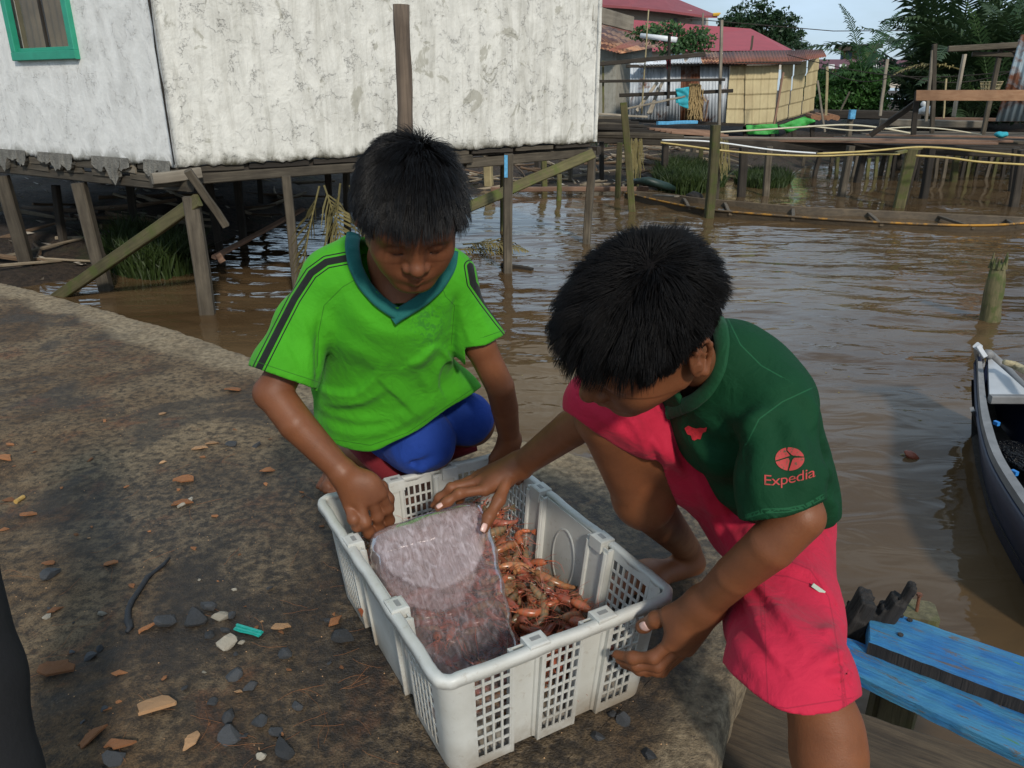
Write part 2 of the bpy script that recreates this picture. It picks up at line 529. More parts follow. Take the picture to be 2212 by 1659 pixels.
ny_ = len(ys); ii, jj = np.meshgrid(np.arange(len(xs) - 1), np.arange(ny_ - 1), indexing='ij'); a = ii * ny_ + jj
meshobj('mud_bank', np.stack([Xg, Yg, Zg], -1).reshape(-1, 3), np.stack([a, a + ny_, a + ny_ + 1, a + 1], -1).reshape(-1, 4), mm.m, None, True)['kind'] = 'structure'
mb = MB(); mb.add([(-400, 140, -0.3), (400, 140, -0.3), (400, 900, -0.3), (-400, 900, -0.3)], [(0, 1, 2, 3)])
meshobj('far_ground', mb.v, mb.f, mm.m)['kind'] = 'structure'
mb = MB(); mb.add([(-400, -20, -1.0), (400, -20, -1.0), (400, 150, -1.0), (-400, 150, -1.0)], [(0, 1, 2, 3)])
meshobj('river_bed', mb.v, mb.f, mm.m)['kind'] = 'structure'

# ------------------------------------------------------------------ timbers
M_grey = mat_wood('grey_post_wood', (0.050, 0.040, 0.028), (0.15, 0.125, 0.090), 2, 1.0, 0.9)
M_moss = mat_wood('mossy_timber', (0.075, 0.065, 0.028), (0.17, 0.15, 0.065), 2, 1.0, 0.9, (0.075, 0.095, 0.018))
M_dark = mat_wood('dark_timber', (0.020, 0.016, 0.012), (0.060, 0.048, 0.036), 2, 1.0, 0.9)
M_fresh = mat_wood('fresh_sawn_timber', (0.36, 0.18, 0.09), (0.50, 0.29, 0.16), 0, 0.6, 0.75)
M_board = mat_wood('red_brown_board', (0.20, 0.11, 0.07), (0.34, 0.21, 0.14), 0, 0.6, 0.8)
M_palew = mat_wood('pale_timber', (0.24, 0.20, 0.15), (0.42, 0.37, 0.29), 0, 0.8, 0.85)
M_bamboo = mat_plain('bamboo', (0.34, 0.28, 0.15), 0.6, 0.3, 6, 0.2)
M_log = mat_wood('red_brown_log', (0.045, 0.032, 0.024), (0.19, 0.140, 0.100), 2, 0.9, 0.85, grain=2.2)
RB = random.Random(8)
def timber(name, a, b, w, h, mat, parent=None, up=(0, 0, 1), lab=None, cat=None, grp=None, seg=4, wob=0.004, taper=1.0):
    a, b = np.asarray(a), np.asarray(b)
    m = MB(); L = np.linalg.norm(b - a)
    # built along its own axis so the grain follows it
    ax = 0 if mat in (M_fresh, M_board, M_palew) else 2
    e = np.zeros(3); e[ax] = L
    m.bar((0, 0, 0), e, w, h, (0, 1, 0) if ax == 2 else (0, 0, 1), seg=seg, wob=min(wob, w * 0.12), taper=taper)
    me = bpy.data.meshes.new(name); me.from_pydata(m.v, [], m.f); me.materials.append(mat)
    d = nrm(b - a); u_ = np.asarray(up, float); x = np.cross(d, u_)
    if np.linalg.norm(x) < 1e-3: x = np.cross(d, (0.2, 1, 0))
    x = nrm(x); y = nrm(np.cross(x, d))
    M4 = (Matrix([[x[r], y[r], d[r], a[r]] for r in range(3)] + [[0, 0, 0, 1]]) if ax == 2 else
          Matrix([[d[r], -x[r], y[r], a[r]] for r in range(3)] + [[0, 0, 0, 1]]))
    o = bpy.data.objects.new(name, me); COL.objects.link(o)
    if parent is not None:
        o.parent = parent; M4 = Matrix.Translation(-Vector(abs_loc(parent))) @ M4
    o.matrix_local = M4
    if lab: tag(o, lab, cat or name, grp)
    return o
def post_px(u0, v0, u1, v1, wpx, mat, y=None, foot_z=WZ, parent=None, name='post', lab=None, grp=None, rnd=False, deep=0.35, cat='post', ext=0.0):
    "post whose foot is seen at u1,v1 (on foot_z, or at distance y) and whose head is seen at u0,v0"
    f = G(u1, v1, foot_z) if y is None else Y(u1, v1, y)
    h = Y(u0, v0, f[1])
    d = np.linalg.norm(f - ORG); w = wpx * d / FP
    dn = nrm(h - f); a = f - dn * deep; b = h + dn * ext
    if rnd:
        m = MB(); n = 7
        m.tube([a + (b - a) * i / n + np.array((RB.uniform(-1, 1), RB.uniform(-1, 1), 0)) * w * 0.08 for i in range(n + 1)], [w / 2 * (1.05 - 0.2 * i / n) for i in range(n + 1)], 10, rough=0.05)
        o = m.build(name, mat, parent, True)
        if lab: tag(o, lab, cat, grp)
        return o
    return timber(name, a, b, w, w * RB.uniform(0.75, 1.0), mat, parent, (RB.uniform(-.4, .4), 1, 0.1), lab, cat, grp, wob=0.006)

# ------------------------------------------------------------------ white house on stilts
C0 = G(377, 362, 0.52); C1 = G(1281, 312, 0.50); Lx = G(0, 332, 0.52); dL = nrm((Lx - C0) * (1, 1, 0)); L0 = C0 + dL * 4.6
house = empty('stilt_house', (C0[0], C0[1], 0.5), 'white plastered house on wooden stilts over the water with a green framed window', 'house')
def hitwall(u, v, A, B):
    d = (B - A) * np.array((1, 1, 0)); L = np.linalg.norm(d); d = d / L; n = np.array((d[1], -d[0], 0))
    r = D(u, v, 1) - ORG; t = ((A - ORG) @ n) / (r @ n); p = ORG + r * t
    return (p - A) @ d, p[2], p
def mat_plaster(name, base, dirt, crack, patch=0.5):
    m = NT(name)
    co = m.co('Object')
    n1 = m.noise(co, 1.8, 6, 0.65); n2 = m.noise(co, 7, 7, 0.72, 0.5); n3 = m.noise(co, 34, 5, 0.7)
    run = m.noise(m.co('Object', scale=(7, 7, 0.8)), 1.6, 5, 0.7, 0.6)
    c = m.mix(m.ramp(n2, [(0.38, 0.0), (0.66, 1.0)]), base, tuple(x * 0.80 for x in base))
    c = m.mix(m.math('MULTIPLY', m.ramp(run, [(0.45, 0.0), (0.72, 1.0)]), dirt), c, (0.30, 0.285, 0.23))
    ed_ = m.ramp(m.vor(m.co('Object'), 5.5, 'DISTANCE_TO_EDGE'), [(0.0, 1.0), (0.03, 0.0)])
    wob_ = m.node('ShaderNodeVectorMath', operation='ADD'); m.L.new(co, wob_.inputs[0])
    nc = m.noise(co, 5, 5, 0.7, 0, 'Color'); sc_ = m.node('ShaderNodeVectorMath', operation='SCALE'); m.L.new(nc, sc_.inputs[0]); sc_.inputs['Scale'].default_value = 0.45
    m.L.new(sc_.outputs[0], wob_.inputs[1])
    vz = m.node('ShaderNodeMapping'); m.L.new(wob_.outputs[0], vz.inputs[0]); vz.inputs['Scale'].default_value = (1, 1, 0.72)
    v = m.vor(vz.outputs[0], 5.0, 'DISTANCE_TO_EDGE')
    ck = m.math('MULTIPLY', m.ramp(v, [(0.0, 1.0), (0.018, 0.0)]), m.ramp(n2, [(0.46, 0.0), (0.58, 1.0)]))
    c = m.mix(m.math('MULTIPLY', ck, crack), c, (0.10, 0.095, 0.075))
    c = m.mix(m.math('MULTIPLY', m.ramp(m.noise(co, 4.2, 6, 0.65, 0.8), [(0.60, 0.0), (0.64, 1.0)]), patch), c, (0.33, 0.315, 0.25))
    sm_ = m.ramp(n3, [(0.66, 0.0), (0.76, 0.6)])
    c = m.mix(m.math('MULTIPLY', sm_, crack), c, (0.14, 0.13, 0.10))
    z = m.sep(m.co('Object'))[2]
    low = m.math('MULTIPLY', m.ramp(z, [(0.0, 1.0), (0.09, 0.0)]), m.ramp(n2, [(0.35, 0.0), (0.55, 1.0)]))
    c = m.mix(low, c, (0.10, 0.09, 0.055))
    m.set(Base_Color=c, Roughness=0.92)
    h = m.math('ADD', m.math('MULTIPLY', n2, 0.8), m.math('MULTIPLY', n3, 0.35)); h = m.math('SUBTRACT', h, m.math('MULTIPLY', ck, 0.45))
    m.bump(h, 0.85, 0.02 * (0.4 + crack))
    return m.m
M_plR = mat_plaster('rough_plaster', (0.78, 0.765, 0.70), 0.55, 0.30, 0.65)
M_plL = mat_plaster('smooth_plaster', (0.82, 0.81, 0.775), 0.15, 0.04, 0.05)
M_mortar = mat_plain('grey_mortar', (0.20, 0.19, 0.165), 0.95, 0.35, 14, 0.9, bdist=0.02)
def plaster_wall(A, B, z1, mat, rough, hole=None, jag=0.05, seed=1):
    d = (B - A) * np.array((1, 1, 0)); L = np.linalg.norm(d); d = d / L; n = np.array((d[1], -d[0], 0))
    if n @ (ORG - A) < 0: n = -n
    step = 0.03; nx = int(L / step); nz = int((z1) / step)
    S = np.linspace(0, L, nx + 1); Z = np.linspace(0, z1, nz + 1)
    Sg, Zg = np.meshgrid(S, Z, indexing='ij')
    j = jag * (0.9 * np.maximum(0, snoise(S, S * 0, S * 0 + seed, 4.3, 1)) ** 2 + 0.5 * np.maximum(0, snoise(S, S * 0 + 3, S * 0 + seed, 11.7, 2)) ** 2 + 0.10 * NPR.normal(size=len(S))) - 0.012
    j = np.clip(j + 0.012, -0.012, 0.045)
    Zg = Zg + j[:, None] * np.clip(1 - Zg / 0.07, 0, 1)
    off = rough * (0.6 * snoise(Sg, Zg, Sg * 0 + seed, 7, 1) + 0.35 * snoise(Sg, Zg, Sg * 0 + seed, 22, 2))
    Pw = np.stack([d[0] * Sg + n[0] * off, d[1] * Sg + n[1] * off, Zg], -1)
    front = Pw.reshape(-1, 3); back = (Pw - n * 0.07 * np.array((1, 1, 0))).reshape(-1, 3)
    N = len(front); nzz = nz + 1
    ii, jj = np.meshgrid(np.arange(nx), np.arange(nz), indexing='ij'); ii, jj = ii.ravel(), jj.ravel()
    if hole is not None:
        sc, zc = (S[ii] + step / 2), (Z[jj] + step / 2)
        k = ~((sc > hole[0]) & (sc < hole[1]) & (zc > hole[2]) & (zc < hole[3])); ii, jj = ii[k], jj[k]
    a = ii * nzz + jj
    q = np.stack([a, a + nzz, a + nzz + 1, a + 1], -1)
    e = np.arange(nx) * nzz
    bot = np.stack([e, e + N, e + nzz + N, e + nzz], -1)
    lft = np.arange(nz); sd1 = np.stack([lft, lft + 1, lft + 1 + N, lft + N], -1); sd2 = sd1 + nx * nzz
    fs = np.concatenate([q, q[:, ::-1] + N, bot, sd1[:, ::-1], sd2])
    o = meshobj('wall', np.concatenate([front, back]), fs, mat, None, False)
    o.parent = house; o.location = Vector((A[0], A[1], 0.52)) - Vector(house.location)
    return o, d, n
s0, z0, _ = hitwall(38, 132, C0, L0); s1, z1, _ = hitwall(175, 131, C0, L0)
zt = 2.35
wo, dWL, nWL = plaster_wall(C0, L0, 3.0, M_plL, 0.0012, (s1 + 0.03, s0 - 0.03, z0 - 0.52 + 0.03, zt), 0.045, 3)
wo, dWR, nWR = plaster_wall(C0 + np.array((0.012, 0.012, 0)), C1, 3.0, M_plR, 0.006, None, 0.05, 1)
wo, _, _ = plaster_wall(C1, C1 + np.array((-2.6, 2.2, 0)), 3.0, M_plR, 0.008, None, 0.05, 5)
# window
M_greenp = mat_plain('green_frame_paint', (0.025, 0.30, 0.19), 0.5, 0.12, 12, 0.15)
win = empty('window', (0, 0, 0)); win.parent = house; win.location = Vector(C0 + dWL * s1) - Vector(house.location)
def onL(s_, z, o=0.0): return C0 + dWL * s_ + nWL * o + np.array((0, 0, z - C0[2]))
fw = 0.060
sA, sB, zA, zB = min(s0, s1), max(s0, s1), z0, 2.9
def wbar(nm, a, b, w, h, mat):
    m = MB(); m.bar(a, b, w, h, nWL, bev=0.08); o = m.build(nm, mat); o.parent = win; o.location = -Vector(C0 + dWL * s1); return o
wbar('frame_bar', onL(sA, zA + fw/2, 0.012), onL(sB, zA + fw/2, 0.012), fw, 0.05, M_greenp)
wbar('frame_bar', onL(sA + fw/2, zA + fw + 0.001, 0.012), onL(sA + fw/2, zB, 0.012), fw, 0.048, M_greenp)
wbar('frame_bar', onL(sB - fw/2, zA + fw + 0.001, 0.012), onL(sB - fw/2, zB, 0.012), fw, 0.048, M_greenp)
wbar('frame_bar', onL(sA + fw + .001, zA + fw + 0.012, 0.0), onL(sB - fw - .001, zA + fw + 0.012, 0.0), 0.022, 0.03, M_greenp)
M_curt = mat_plain('brown_curtain', (0.11, 0.085, 0.050), 0.8, 0.35, 5, 0.3)
M_glass = NT('window_glass'); _t = M_glass.node('ShaderNodeBsdfTransparent'); _g = M_glass.node('ShaderNodeBsdfGlossy'); _g.inputs['Roughness'].default_value = 0.03; _x = M_glass.node('ShaderNodeMixShader'); _x.inputs[0].default_value = 0.06
M_glass.L.new(_t.outputs[0], _x.inputs[1]); M_glass.L.new(_g.outputs[0], _x.inputs[2]); M_glass.L.new(_x.outputs[0], M_glass.out.inputs[0]); M_glass = M_glass.m
mid = (sA + sB) / 2
for a_, b_ in ((sA + fw, mid - 0.012), (mid + 0.012, sB - fw)):
    vs = []; fs = []
    for i in range(25):
        s_ = a_ + (b_ - a_) * i / 24
        for z in (zA + 0.05, zB): vs.append(onL(s_, z, -0.045 + 0.010 * math.sin(i * 1.1)))
    for i in range(24): fs.append((i*2, i*2+2, i*2+3, i*2+1))
    o = meshobj('curtain', vs, fs, M_curt, None, True); o.parent = win; o.location = -Vector(C0 + dWL * s1)
    m = MB(); m.add([onL(a_, zA + 0.05, -0.018), onL(b_, zA + 0.05, -0.018), onL(b_, zB, -0.018), onL(a_, zB, -0.018)], [(0, 1, 2, 3)])
    o = m.build('pane', M_glass); o.parent = win; o.location = -Vector(C0 + dWL * s1)
wbar('meeting_bar', onL(mid, zA + fw, -0.022), onL(mid, zB, -0.022), 0.020, 0.025, M_dark)
m = MB(); m.box((0, 0, 0), (1, 1, 1))
m = MB(); m.add([onL(sA, zA, -0.09), onL(sB, zA, -0.09), onL(sB, zB, -0.09), onL(sA, zB, -0.09)], [(0, 1, 2, 3)])
o = m.build('shutter', M_dark); o.parent = win; o.location = -Vector(C0 + dWL * s1)
# floor, laths, beams under the walls
def hb(nm, a, b, w, h, mat, **k): return timber(nm, a, b, w, h, mat, house, **k)
mb = MB(); mb.slab([L0 - nWL * .1 + (0, 0, 0), C0 - nWL * .1, C1 - nWR * .1, C1 + np.array((-2.6, 2.2, 0)), L0 + np.array((1.0, 5.5, 0))], 0.05); mb.build('floor', M_dark, house)
for k in range(10):
    a = k * 0.47; hb('lath', onL(a, 0.50 + RB.uniform(-.015, .02), -0.02), onL(a + 0.43, 0.50 + RB.uniform(-.015, .02), -0.02), 0.016, RB.uniform(0.05, 0.09), RB.choice((M_grey, M_palew, M_grey)))
    hb('lath', onL(a + .2, 0.44 + RB.uniform(-.015, .01), -0.03), onL(a + 0.55, 0.44, -0.03), 0.016, 0.05, M_grey)
def onR(s_, z, o=0.0): return C0 + dWR * s_ + nWR * o + np.array((0, 0, z - C0[2]))
LR = np.linalg.norm((C1 - C0)[:2])
for k in range(8):
    a = k * LR / 8; hb('lath', onR(a + .02, 0.50, -0.03), onR(a + LR / 8 - .02, 0.495, -0.03), 0.02, 0.035, RB.choice((M_grey, M_dark)))
hb('beam', onL(-0.05, 0.395, -0.06), onL(4.5, 0.395, -0.06), 0.06, 0.075, M_grey); hb('beam', onR(-0.15, 0.43, -0.05), onR(LR * 0.63, 0.44, -0.05), 0.06, 0.07, M_grey)
hb('beam', onR(LR * 0.62, 0.40, -0.09), onR(LR + 0.05, 0.42, -0.09), 0.07, 0.085, M_grey)
for k in range(5): hb('joist', onR(0.4 + k * 0.95, 0.43, -0.08), onR(0.4 + k * 0.95, 0.43, -0.08) + np.array((-2.2, 2.6, 0)), 0.06, 0.08, M_dark)
# crumbled mortar clods clinging below the plaster
for k in range(22):
    a = 0.1 + k * 0.16 + RB.uniform(-.06, .06)
    if k % 4 == 2: continue
    hgt = RB.uniform(0.015, 0.12)
    fm = MB(); c_ = onL(a, 0.50, 0.0)
    vs = []; n_ = 9
    for i in range(n_):
        t = i / (n_ - 1)
        s_ = a + (t - 0.5) * RB.uniform(0.14, 0.20)
        vs += [onL(s_, 0.56, 0.008), onL(s_, 0.50 - hgt * math.sin(t * math.pi) * RB.uniform(0.5, 1.2), 0.010 + RB.uniform(0, .012)), onL(s_, 0.50 - hgt * math.sin(t * math.pi) * 0.9, -0.02)]
    fs = []
    for i in range(n_ - 1):
        for q in range(2): fs.append((i*3+q, (i+1)*3+q, (i+1)*3+q+1, i*3+q+1))
    meshobj('mortar_clod', vs, fs, M_mortar, house)
# crack filler where the two walls meet
mb = MB(); mb.tube([C0 + nWL * .0 + nWR * .0 + (0, 0, 0.02 + i * 0.12) + np.array((RB.uniform(-.004, .004), RB.uniform(-.004, .004), 0)) for i in range(24)], [RB.uniform(0.003, 0.009) for _ in range(24)], 6, rough=0.4)
mb.build('corner_crack', M_dark, house)
roof = MB(); roof.slab([L0 + nWL * .5 + (0, 0, 3.0), C0 + (nWL + nWR) * .35 + (0, 0, 3.0), C1 + nWR * .5 + (0, 0, 3.0), C1 + np.array((-2.6, 2.6, 4.2)), L0 + np.array((1.0, 5.0, 4.2))], 0.05)
M_rustroof = None
rf = roof.build('roof', M_dark, house)
# the barge board that sticks out by the right corner
a, b = Y(1287, 30, C1[1] + .05), Y(1366, 52, C1[1] + 0.9)
hb('barge_board', a - nrm(b - a) * 0.1, b, 0.03, 0.14, M_palew)
# stilts
for (u0, v0, u1, v1, w, mt) in [(3, 380, 72, 618, 22, M_grey), (170, 395, 242, 668, 22, M_grey), (412, 425, 458, 738, 28, M_grey), (-150, 370, -90, 600, 22, M_grey)]:
    A = hitwall(u0, v0, C0, L0)[2]
    o = post_px(u0, v0, u1, v1, w, mt, y=A[1] + 0.05, parent=house, name='stilt', deep=0.9)
for (u0, v0, u1, v1, w, mt) in [(618, 380, 640, 605, 17, M_grey), (1099, 338, 1097, 588, 18, M_grey), (1279, 330, 1268, 522, 15, M_grey)]:
    post_px(u0, v0, u1, v1, w, mt, parent=house, name='stilt', ext=0.02) if v1 < 600 else post_px(u0, v0, u1, v1, w, mt, y=hitwall(618, 380, C0, C1)[2][1], parent=house, name='stilt', deep=0.5)
for (u0, v0, u1, v1, w, mt) in [(452, 395, 480, 572, 15, M_dark), (512, 385, 525, 520, 14, M_dark), (708, 372, 716, 540, 12, M_dark), (748, 370, 752, 500, 12, M_grey), (560, 385, 566, 470, 10, M_dark), (820, 365, 824, 470, 12, M_dark),
    (1054, 344, 1056, 408, 17, M_bamboo), (1088, 340, 1086, 500, 11, M_moss), (1174, 330, 1176, 414, 11, M_moss), (1160, 330, 1160, 390, 9, M_dark), (1234, 322, 1230, 398, 10, M_grey), (1188, 322, 1188, 360, 7, M_dark), (280, 400, 300, 540, 14, M_dark), (120, 400, 140, 560, 12, M_dark), (940, 350, 942, 440, 11, M_dark)]:
    post_px(u0, v0, u1, v1, w, mt, parent=house, name='stilt', deep=0.4)
post_px(1208, 376, 1207, 434, 12, M_moss, name='post_stub', lab='short mossy post stub in the water under the white house', rnd=True)
M_bluep = mat_plain('pale_blue_paint', (0.10, 0.36, 0.60), 0.6, 0.3, 30)
q = Y(1093, 362, G(1097, 588, WZ)[1] - 0.045); MB().bar(q + (0, 0, -0.08), q + (0, 0, 0.10), 0.028, 0.004, (0, -1, 0)).build('paint_patch', M_bluep, house)
yc = C0[1]
hb('brace', Y(428, 432, yc - 0.05), Y(120, 645, hitwall(160, 400, C0, L0)[2][1] - 0.15), 0.085, 0.045, M_moss, up=(0, -1, 0.3))
hb('brace', Y(405, 368, yc - 0.10), Y(488, 488, yc + 0.1), 0.05, 0.035, M_grey, up=(0, -1, 0.3))
hb('brace', Y(1281, 332, C1[1] - 0.05), Y(1005, 450, 7.0), 0.095, 0.04, M_moss, up=(0, -1, 0.3))
hb('brace', Y(462, 556, 6.4), Y(655, 452, 8.4), 0.045, 0.03, M_board, up=(0, -1, 0.3))
hb('brace', Y(470, 548, 6.38), Y(482, 566, 6.38), 0.05, 0.03, M_board, up=(0, -1, 0.3))
hb('beam_end', onR(-0.16, 0.46, 0.02), onR(0.16, 0.48, 0.02), 0.05, 0.07, M_palew)
# timber rail lying along the waterline
a, b = G(1060, 409, WZ + 0.08), G(1400, 408, WZ + 0.08)
timber('log_rail', a, b, 0.07, 0.07, M_board, lab='long thin timber lying along the waterline behind the stilts', cat='timber')
timber('log_rail', G(150, 470, WZ + 0.2), G(480, 430, WZ + 0.25), 0.10, 0.09, M_dark, lab='dark beam lying on the mud under the house', cat='timber')

# bare log pole in front of the wall
pA, pB = Y(868, 10, 3.05), Y(878, 420, 3.05)
m = MB(); n = 22
dn = nrm(pA - pB)
pts = [pB - dn * 0.9 + (pA - pB + dn * 0.9) * i / n for i in range(n + 1)]
m.tube([p + np.array((0.003 * math.sin(i * .8), 0, 0)) for i, p in enumerate(pts)], [0.033 * (1 - 0.12 * i / n) + 0.0012 * math.sin(i * 2.1) for i in range(n + 1)], 14, rough=0.03)
tag(m.build('mooring_pole', M_log, None, True), 'bare reddish log pole rising behind the boy in green', 'pole')

# ------------------------------------------------------------------ drift wood on the bank (each stick is a thing)
sticks = []
for i in range(5):
    m = MB(); k = 6
    m.tube([(j / k - 0.5, 0.03 * math.sin(j + i), 0) for j in range(k + 1)], [0.022 - 0.010 * j / k for j in range(k + 1)], 6, rough=0.2)
    me = bpy.data.meshes.new('driftwood'); me.from_pydata(m.v, [], m.f); sticks.append(me)
mats_ = [mat_wood('driftwood_pale', (0.20, 0.155, 0.10), (0.36, 0.30, 0.22), 0), mat_wood('driftwood_brown', (0.09, 0.055, 0.03), (0.20, 0.13, 0.08), 0)]
for i, me in enumerate(sticks): me.materials.append(mats_[i % 2])
for i in range(230):
    u = RB.uniform(980, 1620) if i % 3 else RB.uniform(20, 980); v = RB.uniform(325, 408) if i % 3 else RB.uniform(405, 560)
    p = G(u, v, WZ + 0.15)
    z = float(bank_z(np.array([p[0]]), np.array([p[1]]))[0])
    if z < WZ - 0.02: continue
    o = me_link(RB.choice(sticks), 'driftwood', None, (p[0], p[1], z + 0.03), (RB.uniform(-.2, .2), RB.uniform(-.25, .25), RB.uniform(-0.7, 0.7) + (1.5 if RB.random() < .2 else 0)), (RB.uniform(0.3, 1.5), 1, RB.uniform(0.7, 1.6)))
    tag(o, 'stick of driftwood strewn on the mud bank behind the stilts', 'driftwood', 'driftwood strewn over the mud bank')
# rubbish flakes
M_trash = mat_plain('pale_rubbish', (0.42, 0.38, 0.32), 0.8, 0.4, 9)
m = MB()
for i in range(420):
    u = RB.uniform(980, 1640) if i % 2 else RB.uniform(20, 980); v = RB.uniform(325, 406) if i % 2 else RB.uniform(410, 560); p = G(u, v, WZ + 0.2)
    z = float(bank_z(np.array([p[0]]), np.array([p[1]]))[0]); s_ = RB.uniform(0.02, 0.075); a_ = RB.uniform(0, 3)
    if z < WZ: continue
    c_, n_ = math.cos(a_) * s_, math.sin(a_) * s_
    m.add([(p[0] + c_, p[1] + n_, z + 0.02), (p[0] - n_ * .5, p[1] + c_ * .5, z + 0.04), (p[0] - c_, p[1] - n_, z + 0.05), (p[0] + n_ * .5, p[1] - c_ * .5, z + 0.02)], [(0, 1, 2, 3)])
tag(m.build('rubbish', M_trash), 'pale scraps of rubbish and bark on the mud bank', 'rubbish', kind='stuff')

# ------------------------------------------------------------------ grass, leaves, palms
def mat_leaf(name, c0, c1, tl=0.25):
    m = NT(name)
    n = m.noise(m.co('Object'), 1.7, 4); n2 = m.noise(m.co('Object'), 9, 2)
    c = m.mix(m.ramp(n, [(0.3, 0), (0.7, 1)]), c0, c1); c = m.mix(m.ramp(n2, [(0.4, 0.0), (0.8, 0.5)]), c, tuple(x * 1.6 for x in c1))
    m.set(Base_Color=c, Roughness=0.55)
    t = m.node('ShaderNodeBsdfTranslucent'); m.L.new(c, t.inputs[0])
    x = m.node('ShaderNodeMixShader'); x.inputs[0].default_value = tl
    m.L.new(m.b.outputs[0], x.inputs[1]); m.L.new(t.outputs[0], x.inputs[2]); m.L.new(x.outputs[0], m.out.inputs[0]); return m.m
M_grass = mat_leaf('bank_grass', (0.018, 0.034, 0.007), (0.045, 0.075, 0.016))
M_leafd = mat_leaf('dark_leaves', (0.010, 0.030, 0.012), (0.028, 0.068, 0.022))
M_leafm = mat_leaf('bush_leaves', (0.022, 0.075, 0.014), (0.050, 0.135, 0.026))
M_leafb = mat_leaf('mangrove_leaves', (0.035, 0.090, 0.030), (0.070, 0.145, 0.045))
M_palm = mat_leaf('palm_leaves', (0.020, 0.042, 0.016), (0.042, 0.074, 0.028), 0.2)
M_palml = mat_leaf('young_palm_leaves', (0.035, 0.095, 0.028), (0.065, 0.15, 0.045))
M_dead = mat_leaf('dead_frond', (0.16, 0.13, 0.05), (0.26, 0.22, 0.09))
M_bark = mat_plain('bark', (0.075, 0.060, 0.045), 0.9, 0.3, 12, 0.7)
def grass(cu, cv, ru, rv, n, h, lab):
    R = np.random.RandomState(int(cu)); V, F = [], []
    for i in range(n):
        a = R.uniform(0, 6.28); r = math.sqrt(R.uniform(0, 1)); p = G(cu + ru * r * math.cos(a), cv + rv * r * math.sin(a), WZ + 0.02)
        z = max(WZ - 0.02, float(bank_z(np.array([p[0]]), np.array([p[1]]))[0]) - 0.02)
        b = np.array((p[0], p[1], z)); hh = h * R.uniform(0.5, 1.1); ln = R.normal(size=2) * 0.35 * hh; w = 0.008 * R.uniform(.7, 1.4); an = R.uniform(0, 3.14); wd = np.array((math.cos(an) * w, math.sin(an) * w, 0))
        mdl = b + (ln[0] * 0.35, ln[1] * 0.35, hh * 0.6); tip = b + (ln[0], ln[1], hh)
        k = len(V); V += [b - wd, b + wd, mdl + wd * .7, mdl - wd * .7, tip]; F += [(k, k+1, k+2, k+3), (k+3, k+2, k+4)]
    tag(meshobj('grass', V, F, M_grass), lab, 'grass', kind='stuff')
grass(1490, 398, 75, 18, 5200, 0.36, 'green grass clump at the waterline under the walkway')
grass(1648, 392, 60, 14, 2600, 0.26, 'smaller green grass patch right of the first clump')
grass(330, 572, 95, 30, 2600, 0.36, 'dim grass tuft in the shade under the white house')
grass(1220, 340, 260, 14, 1500, 0.2, 'thin weeds on the mud behind the stilts')
def foliage(name, blobs, n, ls, mat, trunk=None, lab='', cat='tree', grp=None, seed=0, loc=None):
    R = np.random.RandomState(seed + 5)
    loc = np.asarray(loc); root = empty(name, loc, lab, cat, grp)
    cl = []
    for c, r in blobs:
        c = np.asarray(c); r = np.asarray(r)
        k = max(6, int(n / 55 * (r.prod() ** (2/3)) / sum((np.asarray(q[1]).prod()) ** (2/3) for q in blobs)))
        d = R.normal(size=(k, 3)); d /= np.linalg.norm(d, axis=1)[:, None]
        cl.append(c + d * r * R.uniform(0.55, 1.0, (k, 1)))
    cl = np.concatenate(cl); m_ = 55; N = len(cl) * m_
    cr = R.uniform(0.6, 1.5, len(cl)) * ls * 4.2
    d = R.normal(size=(N, 3)); d /= np.linalg.norm(d, axis=1)[:, None]
    p = np.repeat(cl, m_, 0) + d * (R.uniform(0.2, 1, (N, 1)) ** 0.5) * np.repeat(cr, m_)[:, None] * np.array((1, 1, 0.6))
    ax = R.normal(size=(N, 3)); ax /= np.linalg.norm(ax, axis=1)[:, None]; ay = np.cross(ax, R.normal(size=(N, 3))); ay /= np.linalg.norm(ay, axis=1)[:, None]
    s_ = ls * R.uniform(0.6, 1.4, (N, 1))
    V = np.stack([p - ax * s_, p + ay * s_ * 0.45, p + ax * s_, p - ay * s_ * 0.45], 1).reshape(-1, 3)
    F = np.arange(N * 4).reshape(-1, 4)
    meshobj('crown', V, F, mat, root)
    if trunk is not None:
        m = MB(); base, top, r0 = trunk; base = np.asarray(base, float); top = np.asarray(top, float)
        m.tube([base + (top - base) * i / 5 + np.array((math.sin(i * 1.3), 0, 0)) * r0 * 0.6 for i in range(6)], [r0 * (1 - 0.1 * i) for i in range(6)], 7)
        m.build('trunk', M_bark, root, True)
        for k in range(0, min(len(cl), 26), 3):
            m = MB(); s0_ = base + (top - base) * R.uniform(0.45, 0.95); e_ = cl[R.randint(len(cl))]
            m.tube([s0_, (s0_ + e_) / 2 + (0, 0, 0.05 * np.linalg.norm(e_ - s0_)), e_], [r0 * 0.35, r0 * 0.2, r0 * 0.06], 5, cap=False); m.build('limb', M_bark, root, True)
    return root
